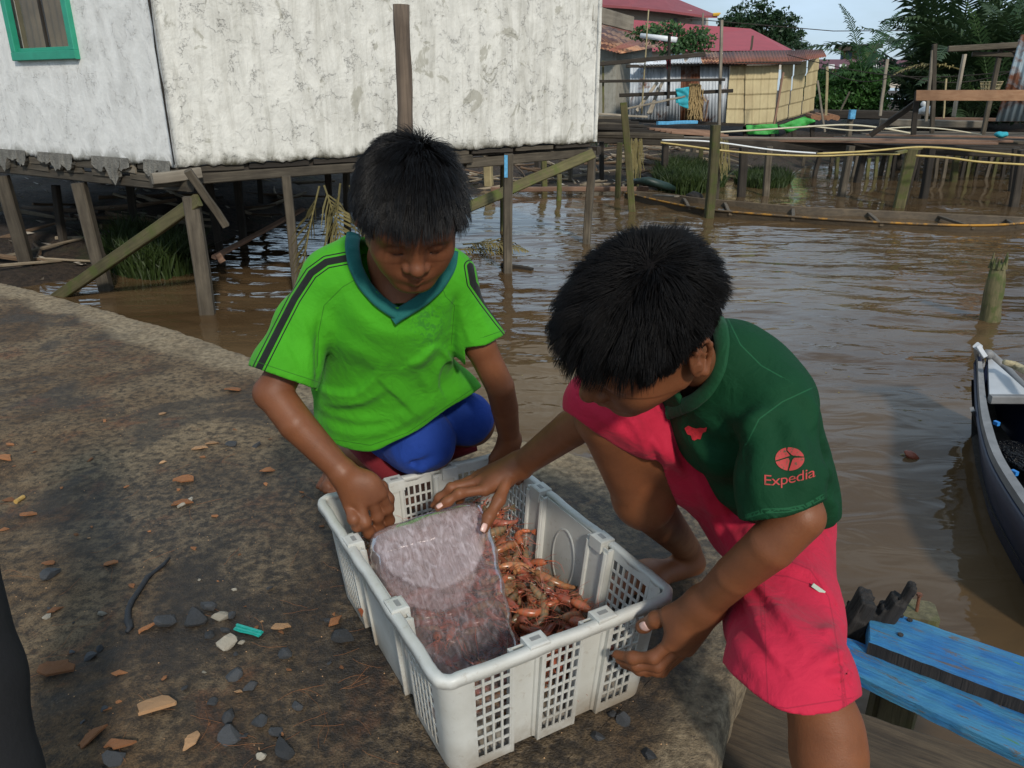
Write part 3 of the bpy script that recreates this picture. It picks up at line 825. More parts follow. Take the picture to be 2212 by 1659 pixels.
def frond(m, base, dirn, L, droop, nl=26, ll=None, wid=0.02, R=RB):
    "palm frond: arched rib with two rows of blades"
    base = np.asarray(base, float); d = nrm(dirn); pts = [base]; n = 12
    for i in range(n):
        d = nrm(d + np.array((0, 0, -droop / n * (0.4 + 1.2 * i / n)))); pts.append(pts[-1] + d * L / n)
    m.tube(pts, [0.018 * L / 2.5 * (1 - 0.8 * i / n) + 0.003 for i in range(n + 1)], 4, cap=False)
    ll = ll or L * 0.28
    for i in range(nl):
        t = 0.12 + 0.88 * i / nl; k = min(n - 1, int(t * n)); p = pts[k] + (pts[k+1] - pts[k]) * (t * n - k)
        dd = nrm(pts[k+1] - pts[k]); sd = nrm(np.cross(dd, (0, 0, 1))); up = np.cross(sd, dd)
        l = ll * (math.sin(math.pi * min(1, 0.25 + 0.8 * t)) * 0.8 + 0.25) * R.uniform(0.85, 1.1)
        for s_ in (-1, 1):
            v = nrm(dd * 0.55 + sd * s_ * 0.85 + up * R.uniform(0.0, 0.35)); q = p + v * l * 0.55 + (0, 0, -0.04 * l); e = p + v * l + (0, 0, -0.35 * l * R.uniform(0.5, 1.4)); w = dd * wid * L / 2.5
            m.add([p - w * .5, p + w * .5, q + w, q - w, e], [(0, 1, 2, 3), (3, 2, 4)])
def palm(loc, n, L, mat, lab, seed, grp=None, up=0.8, spread=1.0, droop=1.2, trunk=0.0, nl=26, face=None, wid=0.025):
    nl = 44; wid = 0.026
    R = random.Random(seed); root = empty('palm_tree', loc, lab, 'palm', grp); loc = np.asarray(loc, float)
    if trunk:
        m = MB(); m.tube([loc + (0.03 * math.sin(i), 0, trunk * i / 6) for i in range(7)], [0.11 - 0.004 * i for i in range(7)], 8); m.build('trunk', M_bark, root, True)
    for i in range(n):
        a = 2 * math.pi * i / n + R.uniform(-.3, .3); m = MB()
        frond(m, loc + (0, 0, trunk), (math.cos(a) * spread, math.sin(a) * spread, up * R.uniform(0.6, 1.5)), L * R.uniform(0.8, 1.15), droop * R.uniform(0.7, 1.2), nl, L * 0.20, wid, R)
        m.build('frond', mat, root)
    return root

# ------------------------------------------------------------------ sheds and houses across the inlet
def mat_corr(name, c0, c1, rust, rustc=(0.22, 0.075, 0.03), rough=0.45, metal=0.6):
    m = NT(name); n = m.noise(m.co('Object'), 1.6, 6, 0.65, 0.5); n2 = m.noise(m.co('Object', scale=(4, 4, 0.7)), 3, 5, 0.7)
    c = m.mix(m.ramp(n2, [(0.35, 0), (0.65, 1)]), c0, c1)
    rr = m.ramp(n, [(0.62 - rust * 0.5, 0.0), (0.70 - rust * 0.45, 1.0)])
    c = m.mix(rr, c, m.mix(n2, rustc, tuple(x * 0.4 for x in rustc)))
    hs = m.node('ShaderNodeHueSaturation'); m.L.new(c, hs.inputs['Color']); m.L.new(m.math('MULTIPLY_ADD', m.objrand(), 0.6, 0.7), hs.inputs['Value'])
    m.set(Base_Color=hs.outputs[0], Roughness=rough + 0.2, Metallic=metal * 0.35); m.bump(n2, 0.2, 0.01); return m.m
M_zinc = mat_corr('zinc_sheet', (0.38, 0.42, 0.46), (0.66, 0.70, 0.74), 0.03, metal=0.0)
M_zincr = mat_corr('rusting_sheet', (0.16, 0.10, 0.07), (0.30, 0.26, 0.24), 0.45)
M_rroof = mat_corr('maroon_rust_sheet', (0.18, 0.058, 0.038), (0.30, 0.115, 0.075), 0.25, (0.30, 0.11, 0.045))
M_oroof = mat_corr('orange_rust_sheet', (0.42, 0.15, 0.055), (0.48, 0.30, 0.18), 0.35, (0.15, 0.05, 0.03))
def corr(name, A, B, C_, D_, pitch, amp, mat, parent, lab=None, along=0):
    "corrugated sheet A-B bottom, D-C top; ridges run from A-B towards D-C"
    A, B, C_, D_ = map(np.asarray, (A, B, C_, D_))
    W = np.linalg.norm(B - A); n = max(4, int(W / pitch * 8)); nn = nrm(np.cross(B - A, D_ - A))
    vs = []
    for i in range(n + 1):
        t = i / n; o = nn * amp * math.sin(t * W / pitch * 2 * math.pi)
        vs += [A + (B - A) * t + o, D_ + (C_ - D_) * t + o]
    o = meshobj(name, vs, [(2*i, 2*i+2, 2*i+3, 2*i+1) for i in range(n)], mat, parent, True)
    md = o.modifiers.new('t', 'SOLIDIFY'); md.thickness = 0.004
    if lab: o['label'] = lab
    return o
def quad(name, pts, t, mat, parent, up=None):
    pts = [np.asarray(p) for p in pts]; n = nrm(np.cross(pts[1] - pts[0], pts[2] - pts[0])) if up is None else up
    m = MB(); m.slab(pts, t, n); return m.build(name, mat, parent)
ys_ = 19.6
shed = empty('corrugated_shed', Y(1500, 266, ys_), 'low shed of corrugated zinc and cream panels over the water', 'shed')
tn = [(1362, 1402), (1402, 1441), (1441, 1471), (1471, 1512), (1512, 1545), (1545, 1577)]
for i, (ua, ub) in enumerate(tn):
    f = lambda u: (0.0 + (u - 1362) / 215)
    vb = lambda u: 256 + 9 * f(u); vt = lambda u: 142 + 3 * f(u)
    corr('wall_sheet', Y(ua - 4 * (1 - f(ua)), vb(ua), ys_), Y(ub - 4 * (1 - f(ub)) - (6 if i == 5 else 0), vb(ub), ys_), Y(ub, vt(ub) - 6, ys_), Y(ua, vt(ua) - 6, ys_), 0.076, 0.011, M_zincr if i == 3 else M_zinc, shed)
M_cream = NT('cream_pressed_panel')
_n = M_cream.noise(M_cream.co('Object', scale=(1, 1, 0.5)), 3, 6, 0.7)
_c = M_cream.mix(M_cream.ramp(_n, [(0.35, 0), (0.75, 1)]), (0.58, 0.49, 0.28), (0.40, 0.31, 0.17))
M_cream.set(Base_Color=_c, Roughness=0.75); M_cream.bump(_n, 0.3, 0.02); M_cream = M_cream.m
def tiles(A, B, C_, D_, nx, nz):
    "pressed panel with raised ribs and scalloped steps; A,B bottom, C_,D_ top"
    A, B, C_, D_ = map(np.asarray, (A, B, C_, D_)); nn = nrm(np.cross(B - A, D_ - A)); V = []; F = []
    NX, NZ = nx * 8, nz * 8
    for i in range(NX + 1):
        s_ = i / NX
        for k in range(NZ + 1):
            t = k / NZ; sag = 0.10 / nz * abs(math.sin(s_ * nx * math.pi))
            ph = ((1 - t) * nz + sag * nz * 1.0) % 1.0
            o = 0.024 * ph + (0.010 if (s_ * nx) % 1 < 0.13 else 0)
            p = (A * (1 - s_) + B * s_) * (1 - t) + (D_ * (1 - s_) + C_ * s_) * t
            V.append(p + nn * o)
    for i in range(NX):
        for k in range(NZ): F.append((i*(NZ+1)+k, (i+1)*(NZ+1)+k, (i+1)*(NZ+1)+k+1, i*(NZ+1)+k+1))
    o = meshobj('cream_panel', V, F, M_cream, shed); return o
tiles(Y(1567, 269, ys_ - .05), Y(1607, 269, ys_ - .05), Y(1613, 140, ys_ - .05), Y(1577, 141, ys_ - .05), 2, 4)
tiles(Y(1608, 271, ys_ - .08), Y(1671, 267, ys_ - .08), Y(1683, 140, ys_ - .08), Y(1610, 141, ys_ - .08), 4, 4)
for (ua, va, ub, vb_, uc, vc, ud, vd, ya, yb) in [(1675, 265, 1698, 257, 1713, 136, 1687, 140, 19.7, 20.5), (1700, 257, 1727, 250, 1742, 131, 1716, 135, 20.5, 21.3), (1729, 249, 1755, 240, 1769, 124, 1745, 130, 21.3, 22.1)]:
    tiles(Y(ua, va, ya), Y(ub, vb_, yb), Y(uc, vc, yb), Y(ud, vd, ya), 2, 4)
for k in range(9):
    ua, ub = 1440 + k * 38, 1440 + (k + 1) * 38 + 3
    e = lambda u: Y(u, 137 - max(0, (u - 1700)) * 0.17 + RB.uniform(-0.6, 0.6), 19.2 + max(0, u - 1700) / 75)
    r_ = lambda u: Y(u - 8 + (30 if u < 1480 else 0), 115 - max(0, (u - 1440)) * 0.024, 22.3)
    corr('roof_sheet', e(ua), e(ub), r_(ub), r_(ua), 0.076, 0.012, (M_zinc, M_zinc, M_oroof, M_rroof, M_rroof, M_rroof, M_rroof, M_rroof, M_rroof)[k], shed)
corr('roof_sheet', Y(1378, 141, 19.25), Y(1462, 139, 19.25), Y(1462, 115, 22.2), Y(1425, 124, 21.0), 0.076, 0.012, M_zinc, shed)
for ua, ub, v in ((1352, 1450, 143), (1440, 1600, 139.5), (1590, 1730, 137)): timber('roof_bearer', Y(ua, v, 19.3), Y(ub, v - 1, 19.3), 0.07, 0.07, M_dark, shed)
quad('floor', [Y(1355, 258, 19.5), Y(1680, 270, 19.5), Y(1757, 243, 22.4), Y(1380, 238, 22.4)], 0.06, M_dark, shed, np.array((0, 0, 1.)))
for u, v in ((1545, 268), (1610, 272), (1668, 270), (1715, 262), (1755, 246)): post_px(u, v - 6, u, v + 40, 8, M_dark, y=19.8, parent=shed, name='stilt')
# tarpaulins
M_tarp = mat_plain('green_tarpaulin', (0.045, 0.36, 0.06), 0.55, 0.25, 9, 0.6, bdist=0.02)
def cloth_px(name, poly, y, mat, lab, cat='tarpaulin', amp=0.05, n=14, seed=1, grp=None):
    (a, b), (c, d), (e, f_), (g, h) = poly; V = []; F = []
    for i in range(n + 1):
        for k in range(n + 1):
            s_, t = i / n, k / n
            u = (a * (1-s_) + c * s_) * (1-t) + (g * (1-s_) + e * s_) * t; v = (b * (1-s_) + d * s_) * (1-t) + (h * (1-s_) + f_ * s_) * t
            p = Y(u, v, y); w = amp * float(snoise(np.array([p[0]]), np.array([p[2]]), np.array([seed * 3.]), 6, seed % 3)[0])
            V.append(p + (w * 0.3, -abs(w) * 2, w * 0.5))
    for i in range(n):
        for k in range(n): F.append((i*(n+1)+k, (i+1)*(n+1)+k, (i+1)*(n+1)+k+1, i*(n+1)+k+1))
    o = meshobj(name, V, F, mat, None, True); md = o.modifiers.new('t', 'SOLIDIFY'); md.thickness = 0.01
    return tag(o, lab, cat, grp)
cloth_px('tarpaulin', [(1611, 270), (1678, 268), (1680, 290), (1612, 290)], 19.2, M_tarp, 'dark green tarpaulin hanging below the cream shed wall')
cloth_px('tarpaulin', [(1678, 272), (1752, 247), (1753, 266), (1700, 288)], 19.0, M_tarp, 'bright green crumpled tarpaulin right of the cream shed', amp=0.1)
M_tealc = mat_plain('turquoise_cloth', (0.03, 0.36, 0.44), 0.8, 0.3, 7, 0.4)
cloth_px('cloth', [(1458, 190), (1488, 188), (1486, 236), (1466, 228)], 18.2, M_tealc, 'turquoise cloth hung over the drying pole', 'cloth', 0.06)
cloth_px('cloth', [(1458, 205), (1472, 200), (1474, 226), (1460, 222)], 18.7, M_tealc, 'darker end of turquoise cloth under the drying pole', 'cloth', 0.06, seed=2)
M_redc = mat_plain('dark_red_cloth', (0.20, 0.02, 0.03), 0.8, 0.3, 7, 0.4)
cloth_px('cloth', [(1437, 124), (1450, 122), (1448, 152), (1440, 150)], 18.4, M_redc, 'small dark red cloth tied to the upright pole', 'cloth', 0.05, 8)
# brown fishing net bundle: many hanging threads
M_net = mat_plain('brown_net', (0.34, 0.24, 0.11), 0.95, 0.4, 30, 0.8)
m = MB()
for i in range(240):
    u = RB.gauss(1500, 5.5); v0 = RB.uniform(180, 200); v1 = RB.uniform(215, 262); y = 18.5 + RB.uniform(-.1, .2)
    m.tube([Y(u + RB.uniform(-3, 3), v0, y), Y(u + RB.uniform(-7, 7), (v0 + v1) / 2, y), Y(u + RB.uniform(-10, 10), v1, y)], 0.014, 3, cap=False)
tag(m.build('fishing_net', M_net), 'brown fishing net bundled over the drying pole', 'fishing net')
# drying frame poles
frames = [((1287, 139), (1523, 117), 0.09, M_dark, 'dark horizontal pole running from the white house to the shed roof', 18.2), ((1284, 176), (1566, 172), 0.06, M_dark, 'middle dark horizontal pole before the zinc wall', 18.3),
          ((1338, 206), (1583, 196), 0.08, M_dark, 'lower dark horizontal pole carrying the cloth and net', 18.55)]
for (a, b), (c, d), w, mt, lab, y in frames: timber('pole', Y(a, b, y), Y(c, d, y), w, w, mt, None, (0, 0, 1), lab, 'pole')
for (u0, v0, u1, v1, w, mt, lab) in [(1446, 77, 1443, 229, 5, M_dark, 'dark upright pole before the zinc wall'), (1303, 131, 1303, 248, 4, M_moss, 'thin mossy upright pole by the grey wall'), (1401, 21, 1386, 246, 3, M_bamboo, 'tall thin bamboo pole left of the zinc shed'),
    (1559, 43, 1552, 330, 5.5, M_palew, 'tall peeling pale pole standing before the shed'), (1530, 216, 1522, 262, 3, M_board, 'short stick leaning by the zinc wall'), (1498, 67, 1496, 110, 4, M_grey, 'short grey post before the red roof'), (1626, 77, 1622, 108, 4, M_grey, 'short post above the shed roof at right'),
    (1519, 28, 1515, 110, 3, M_palew, 'thin pale post before the cream building'), (1692, 156, 1672, 268, 4, M_board, 'leaning brown pole at the cream shed corner')]:
    post_px(u0, v0, u1, v1, w, mt, y=18.4 if v1 > 115 else 24, name='pole', lab=lab, deep=0.0, cat='pole', rnd=(mt is M_bamboo))
for (a, b, c, d, lab) in [(1420, 178, 1375, 240, 'left'), (1432, 175, 1400, 246, 'middle'), (1422, 190, 1405, 246, 'right')]:
    timber('board', Y(a, b, 18.9), Y(c, d, 18.5), 0.07, 0.03, M_palew, None, (0, 1, 0), 'pale board leaning on the zinc wall, %s of three' % lab, 'board')
timber('pole', Y(1340, 238, 18.0), Y(1480, 208, 18.2), 0.04, 0.04, M_palew, None, (0, 0, 1), 'thin pole slanting up before the zinc wall', 'pole')
# grey neighbour house with the rusty roof
M_greyw = mat_plaster('grey_stained_wall', (0.42, 0.40, 0.34), 0.9, 0.4, 0.5)
nb = empty('grey_house', Y(1330, 248, 22), 'grey stained house with a rusty orange roof beside the white house', 'house')
quad('wall', [Y(1240, 250, 21.8), Y(1330, 250, 21.2), Y(1331, 108, 21.2), Y(1240, 96, 21.8)], 0.1, M_greyw, nb); quad('wall', [Y(1331, 250, 21.2), Y(1410, 246, 25.0), Y(1409, 96, 25.0), Y(1332, 110, 21.2)], 0.1, M_greyw, nb)
for k in range(5):
    f = lambda t: (Y(1270 + 70 * t, 98 + 17 * t, 20.7), Y(1300 + 134 * t, 52 + 46 * t, 25.2))
    a0, b0 = f(k / 5); a1, b1 = f((k + 1) / 5 + 0.01)
    corr('roof_sheet', a0, a1, b1, b0, 0.09, 0.012, (M_oroof, M_oroof, M_oroof, M_rroof, M_oroof)[k], nb)
quad('roof_edge', [Y(1285, 52, 25.1), Y(1434, 98, 25.1), Y(1434, 94, 25.3), Y(1285, 44, 25.3)], 0.05, M_rroof, nb)
M_pvc = mat_plain('white_pvc', (0.70, 0.72, 0.72), 0.4, 0.05, 10, 0.05)
mb = MB(); mb.tube([Y(1384, 77, 20.6), Y(1462, 86, 20.2)], 0.06, 10); tag(mb.build('pvc_pipe', M_pvc, None, True), 'white plastic pipe sticking out under the rusty roof', 'pipe')
# red roofed buildings
M_redr = mat_plain('red_roof', (0.34, 0.050, 0.062), 0.6, 0.12, 1.2, 0.2)
M_redr2 = mat_plain('dark_red_roof', (0.24, 0.050, 0.058), 0.7, 0.15, 1.2, 0.3)
M_creamw = mat_plain('cream_render', (0.55, 0.50, 0.43), 0.85, 0.08, 2)
M_yelp = mat_plain('yellow_finial', (0.62, 0.36, 0.04), 0.5, 0.1, 4)
M_darkg = mat_plain('dark_glazing', (0.06, 0.07, 0.09), 0.25, 0.1, 4)
rb = empty('red_roof_building', Y(1450, 110, 62), 'large cream building with flared red roof and yellow finial', 'building')
quad('wall', [Y(1290, 90, 63), Y(1494, 100, 63), Y(1494, 22, 63), Y(1290, 12, 63)], 0.4, M_creamw, rb); quad('wall', [Y(1494, 100, 63), Y(1530, 100, 72), Y(1530, 30, 72), Y(1494, 22, 63)], 0.4, M_creamw, rb)
m = MB(); er = [(1270, 8), (1360, 14), (1450, 23), (1520, 33), (1550, 33.5)]; tp = [(1270, -60), (1360, -55), (1420, -28), (1468, 0), (1540, 29)]
vs = [Y(u, v, 61) for u, v in er] + [Y(u, v, 70) for u, v in tp]
m.add(vs, [(i, i+1, 6+i, 5+i) for i in range(4)]); m.add([v + (0, 0, -0.16) for v in vs[:5]] + vs[:5], [(i, i+1, 6+i, 5+i) for i in range(4)])
m.build('roof', M_redr2, rb); mb = MB(); mb.tube([Y(1540, 32, 61), Y(1552, 31, 61), Y(1557, 28, 61)], [0.12, 0.12, 0.02], 6); mb.build('finial', M_yelp, rb)
quad('window', [Y(1454.5, 51, 62.8), Y(1463, 51.5, 62.8), Y(1463.5, 39.5, 62.8), Y(1455, 39, 62.8)], 0.1, M_darkg, rb)
for k in range(16): mb = MB(); mb.tube([Y(1300 + k * 15.4, 11.5 + k * 1.5, 61.2), Y(1300 + k * 15.4, 13.5 + k * 1.5, 61.2)], 0.05, 5); mb.build('rafter_end', M_dark, rb)
rb2 = empty('long_red_roof', Y(1500, 112, 48), 'long low building with a plain bright red hipped roof', 'building')
m = MB(); m.add([Y(1262, 112, 47), Y(1697, 109, 47), Y(1622, 62, 54), Y(1262, 35, 54)], [(0, 1, 2, 3)]); m.add([Y(1697, 109, 47), Y(1712, 108, 58), Y(1622, 62, 54)], [(0, 1, 2)]); m.build('roof', M_redr, rb2)
quad('wall', [Y(1265, 150, 47.6), Y(1690, 150, 47.6), Y(1690, 109, 47.6), Y(1265, 111, 47.6)], 0.3, M_creamw, rb2)
# low maroon house and beige tower behind the bushes
mh = empty('maroon_house', Y(1870, 160, 44), 'long low pale house with a maroon roof and small windows behind the bushes', 'house')
quad('wall', [Y(1768, 190, 44), Y(1985, 190, 44), Y(1985, 148, 44), Y(1768, 148, 44)], 0.3, M_creamw, mh)
M_maroon = mat_plain('maroon_roof', (0.13, 0.045, 0.055), 0.7, 0.2, 2, 0.3)
quad('roof', [Y(1764, 149, 43.4), Y(1984, 152, 43.4), Y(1980, 129, 46), Y(1768, 128, 46)], 0.15, M_maroon, mh)
for a, b in ((1790, 1803), (1814, 1828), (1887, 1900)): o = quad('window', [Y(a, 148, 43.2), Y(b, 148, 43.2), Y(b, 139, 43.2), Y(a, 139, 43.2)], 0.1, M_pvc, mh)
for a, b in ((1775, 1784), (1930, 1940), (1955, 1966)): quad('window', [Y(a, 172, 43.8), Y(b, 172, 43.8), Y(b, 158, 43.8), Y(a, 158, 43.8)], 0.1, M_darkg, mh)
tw = empty('beige_tower', Y(1860, 129, 56), 'beige upper storey with a flat dark roof behind the palm', 'building')
M_beige = mat_plain('beige_wall', (0.42, 0.31, 0.16), 0.9, 0.2, 2); M_blues = mat_plain('blue_grey_wall', (0.14, 0.20, 0.28), 0.9, 0.2, 2)
quad('wall', [Y(1826, 150, 56), Y(1898, 150, 56), Y(1894, 97, 56), Y(1828, 99, 56)], 0.4, M_beige, tw); quad('wall', [Y(1812, 150, 57.5), Y(1826, 150, 56), Y(1828, 99, 56), Y(1818, 101, 57.5)], 0.4, M_blues, tw)
quad('roof', [Y(1802, 102, 55), Y(1908, 95, 55), Y(1900, 93, 62), Y(1812, 98, 62)], 0.25, M_dark, tw); quad('window', [Y(1852, 128, 55.6), Y(1862, 128, 55.6), Y(1862, 112, 55.6), Y(1852, 112, 55.6)], 0.1, M_darkg, tw)

# trees
def B_(u, v, y, r): return (Y(u, v, y), r)
foliage('broadleaf_tree', [B_(1590, 55, 70, (1.6, 1.5, 1.0)), B_(1625, 38, 70, (1.9, 1.8, 1.3)), B_(1655, 60, 70, (2.3, 2, 1.5)), B_(1685, 85, 70, (1.9, 1.6, 1.1)), B_(1632, 75, 70, (3, 2, 1.3)), B_(1700, 75, 70, (0.9, 0.9, 0.35)), B_(1578, 48, 70, (0.7, .7, .5)), B_(1705, 98, 70, (1.2, 1, .5))],
        9000, 0.16, M_leafd, (Y(1650, 150, 70), Y(1645, 80, 70), 0.35), 'dark green tree standing up behind the red roof', seed=1, loc=Y(1650, 150, 70))
foliage('mangrove_tree', [B_(1440, 62, 21, (0.35, .3, .13)), B_(1395, 66, 21, (0.35, .3, .1)), B_(1425, 76, 21, (0.45, .4, .15)), B_(1480, 84, 21, (0.5, .4, .14)), B_(1510, 82, 21, (0.25, .25, .12)), B_(1460, 100, 21, (0.5, .3, .12)), B_(1500, 100, 21, (0.35, .3, .1))],
        2600, 0.055, M_leafb, (Y(1465, 150, 21), Y(1460, 92, 21), 0.05), 'small bright green tree before the red roof', seed=2, loc=Y(1465, 150, 21))
foliage('bush', [B_(1800, 200, 23, (0.65, .6, .5)), B_(1784, 180, 23, (0.35, .4, .3)), B_(1838, 190, 22.7, (0.65, .6, .6)), B_(1872, 198, 22.5, (0.5, .6, .55)), B_(1862, 168, 22.5, (0.45, .5, .4)), B_(1820, 222, 22.3, (0.8, .4, .22)), B_(1888, 222, 22.3, (0.25, .4, .22))],
        17000, 0.055, M_leafm, (Y(1840, 240, 22.6), Y(1840, 200, 22.6), 0.08), 'dense bright green bush between the shed and the palms', 'bush', seed=3, loc=Y(1840, 240, 22.6))
foliage('bush', [B_(1765, 185, 34, (0.5, .8, .9)), B_(1712, 104, 66, (1.5, 1, 0.5))], 3000, 0.09, M_leafd, None, 'dark shrubs behind the bright bush', 'bush', seed=4, loc=Y(1765, 235, 34))
m = MB()
root = empty('palm_tree', Y(1862, 175, 22), 'young bright green palm standing alone against the sky', 'palm')
for (dx, dz, L, dr) in [(-0.45, 1.45, 2.5, 1.1), (-0.85, 1.1, 1.9, 1.3), (0.45, 1.4, 2.4, 1.1), (0.75, 1.2, 2.2, 1.2), (1.2, 0.7, 1.7, 1.3), (-1.3, 0.6, 1.2, 1.3)]:
    m = MB(); frond(m, Y(1862, 165, 22), (dx, RB.uniform(-.3, .3), dz), L * 0.80, dr, 36, 0.42, 0.024); m.build('frond', M_palml, root)
for i, (u, y, n, L, up, dr) in enumerate([(1985, 24, 8, 3.3, 1.6, 2.0), (2040, 24, 11, 4.8, 1.7, 1.5), (2075, 23, 9, 4.2, 1.7, 1.5), (2140, 24, 9, 4.6, 1.8, 1.5), (2205, 22, 10, 4.6, 1.8, 1.5), (2290, 24, 10, 5.0, 1.8, 1.5), (2040, 30, 10, 5.5, 2.0, 1.3), (2120, 30, 7, 4.8, 2.0, 1.3), (2215, 31, 7, 4.8, 2.0, 1.3), (2010, 22, 8, 2.2, 1.1, 1.7), (2100, 21, 8, 2.6, 1.2, 1.7)]):
    palm(uz(u, y, 0.2), n, L, M_palm, ['leftmost tall dark palm with long drooping fronds', 'dark palm behind the orange plank end', 'dark palm behind the thin uprights', 'dark palm behind the hanging basket', 'dark palm by the leaning blue sheet', 'dark palm at the right picture edge', 'far dark palm left in the back row', 'far dark palm in the middle of the back row', 'far dark palm at the right of the back row', 'low dark palm at the left foot of the palm grove', 'low dark palm in the middle foot of the palm grove'][i],
         30 + i, 'dark palms at upper right', up, 1.0, dr, 0, 30, wid=0.05)
root = empty('palm_tree', uz(2140, 21.0, 0.3), 'lighter green palm fronds in front of the dark palms', 'palm')
for (dx, dz, L) in [(0.5, 1.5, 2.6), (-0.5, 1.6, 2.8), (0.1, 1.8, 3.0), (-1.0, 0.9, 1.8), (0.9, 0.8, 1.8)]:
    m = MB(); frond(m, uz(2140, 21.0, 0.5), (dx, 0, dz), L, 0.8, 26, 0.6, 0.035); m.build('frond', mat_leaf('palm_leaves_light', (0.05, 0.10, 0.03), (0.09, 0.15, 0.05)) if L == 2.6 else bpy.data.materials['palm_leaves_light'], root)
m = MB(); frond(m, Y(2075, 150, 20.5), (-1.2, 0, 0.35), 1.7, 0.9, 24, 0.35, 0.04); tag(m.build('dead_frond', M_dead), 'brown dead palm frond arching left in the palms', 'frond')
foliage('undergrowth', [B_(2010, 225, 24.5, (0.7, .6, .4)), B_(2080, 220, 24, (2.0, .6, .6)), B_(2190, 215, 23.5, (1.6, .6, .6)), B_(2120, 205, 27, (3.0, .6, 0.9))], 9000, 0.10, M_leafd, None, 'dark undergrowth at the foot of the palms', 'bushes', seed=6, loc=uz(2080, 24, 0.1))

# ------------------------------------------------------------------ walkways
walk = empty('walkway', G(1800, 312, 0.15), 'long plank walkway on posts crossing the inlet', 'walkway')
zw = 0.20
for k, (a, b, c, d, mt, w, t) in enumerate([((1400, 300), (2260, 322), 0, 0, M_board, 0.16, 0.035), ((1520, 296), (2290, 316), 0, 0, M_board, 0.15, 0.035), ((1870, 291), (2300, 305), 0, 0, M_board, 0.12, 0.03), ((1380, 296), (1900, 308), 0, 0, M_palew, 0.12, 0.03)]):
    A_, B2 = G(a[0], a[1], zw + 0.03 * (k % 2)), G(b[0], b[1], zw + 0.03 * (k % 2)); B2[1] = A_[1] + (B2[1] - A_[1]) * 0.5
    timber('deck_plank', A_, B2, w, t, mt, walk, seg=8, wob=0.006)
yw_ = G(1700, 306, zw)[1]
timber('bearer', Y(1290, 300, yw_ + .3), Y(2290, 334, yw_ + .15), 0.10, 0.14, M_dark, walk, seg=6); timber('bearer', Y(1290, 302, yw_ + 1.2), Y(2290, 326, yw_ + 1.1), 0.10, 0.12, M_dark, walk, seg=6)
for (u0, v0, u1, v1, w, mt) in [(1838, 315, 1818, 426, 13, M_grey), (1871, 315, 1851, 393, 12, M_dark), (1775, 315, 1760, 381, 8, M_dark), (1914, 322, 1901, 381, 9, M_grey), (2012, 318, 1994, 429, 13, M_dark), (2069, 326, 2060, 390, 10, M_moss),
    (2111, 328, 2102, 366, 6, M_moss), (2195, 320, 2186, 414, 11, M_dark), (2210, 324, 2189, 447, 14, M_dark), (1607, 318, 1601, 427, 15, M_dark), (1662, 316, 1654, 421, 12, M_grey), (1702, 316, 1700, 352, 8, M_grey), (1438, 306, 1435, 400, 12, M_dark), (1299, 306, 1299, 397, 9, M_dark),
    (1339, 308, 1334, 427, 11, M_moss), (1377, 316, 1374, 416, 9, M_moss), (1500, 305, 1497, 360, 8, M_grey), (1515, 306, 1512, 372, 9, M_moss), (1571, 310, 1568, 352, 7, M_moss), (1738, 318, 1735, 360, 6, M_grey), (1800, 318, 1796, 352, 6, M_grey), (1945, 322, 1940, 365, 7, M_dark), (2140, 330, 2136, 372, 7, M_dark)]:
    post_px(u0, v0, u1, v1, w, mt, parent=walk, name='post')
post_px(1970, 322, 1941, 447, 19, M_moss, name='post', lab='thick leaning mossy post with a sawn cap before the walkway')
post_px(1985, 322, 1955, 440, 7, M_dark, name='post', lab='thin dark stake beside the thick leaning mossy post')
q = Y(1963, 324, G(1941, 447, WZ)[1]); timber('nailed_board', q + (-0.16, 0, -0.04), q + (0.16, 0, 0.03), 0.09, 0.04, M_moss, None, (0, 0, 1), 'crooked board cap nailed on the leaning mossy post', 'board')
post_px(1348, 236, 1366, 457, 14, M_moss, name='post', lab='pointed mossy post leaning in the water near the canoe bow', ext=0.08)
post_px(1546, 270, 1532, 470, 17, M_moss, name='post', lab='split mossy post rising from the middle of the canoe side')
post_px(1556, 300, 1549, 440, 6, M_grey, name='post', lab='thin grey stake beside the split mossy post')
post_px(1980, 222, 1973, 291, 9, M_dark, y=11.2, name='post', lab='dark post carrying the end of the orange plank', deep=0.0, ext=0.15)
timber('brace', Y(1981, 220, 11.3), Y(1880, 292, 11.6), 0.075, 0.05, M_dark, None, (0, 1, 0), 'dark diagonal strut below the orange plank', 'strut')
quad('orange_plank', [Y(1979, 217, 11.0), Y(2290, 218, 10.6), Y(2290, 194, 10.6), Y(1980, 195, 11.0)], 0.03, M_fresh, None)
tag(bpy.data.objects['orange_plank'], 'fresh orange brown plank set on edge above the walkway', 'plank')
timber('pale_board', Y(1900, 264, 14.5), Y(2122, 269, 13.8), 0.25, 0.12, M_palew, None, (0, 0, 1), 'long pale board behind the walkway', 'board')
timber('dark_beam', Y(1770, 246, 19.5), Y(1990, 250, 18.5), 0.22, 0.2, M_dark, None, (0, 0, 1), 'long dark beam before the green bush', 'beam')
timber('rail_board', Y(2020, 257, 15.5), Y(2290, 260, 14.5), 0.12, 0.06, M_board, None, (0, 0, 1), 'reddish board at the far right landing', 'board')
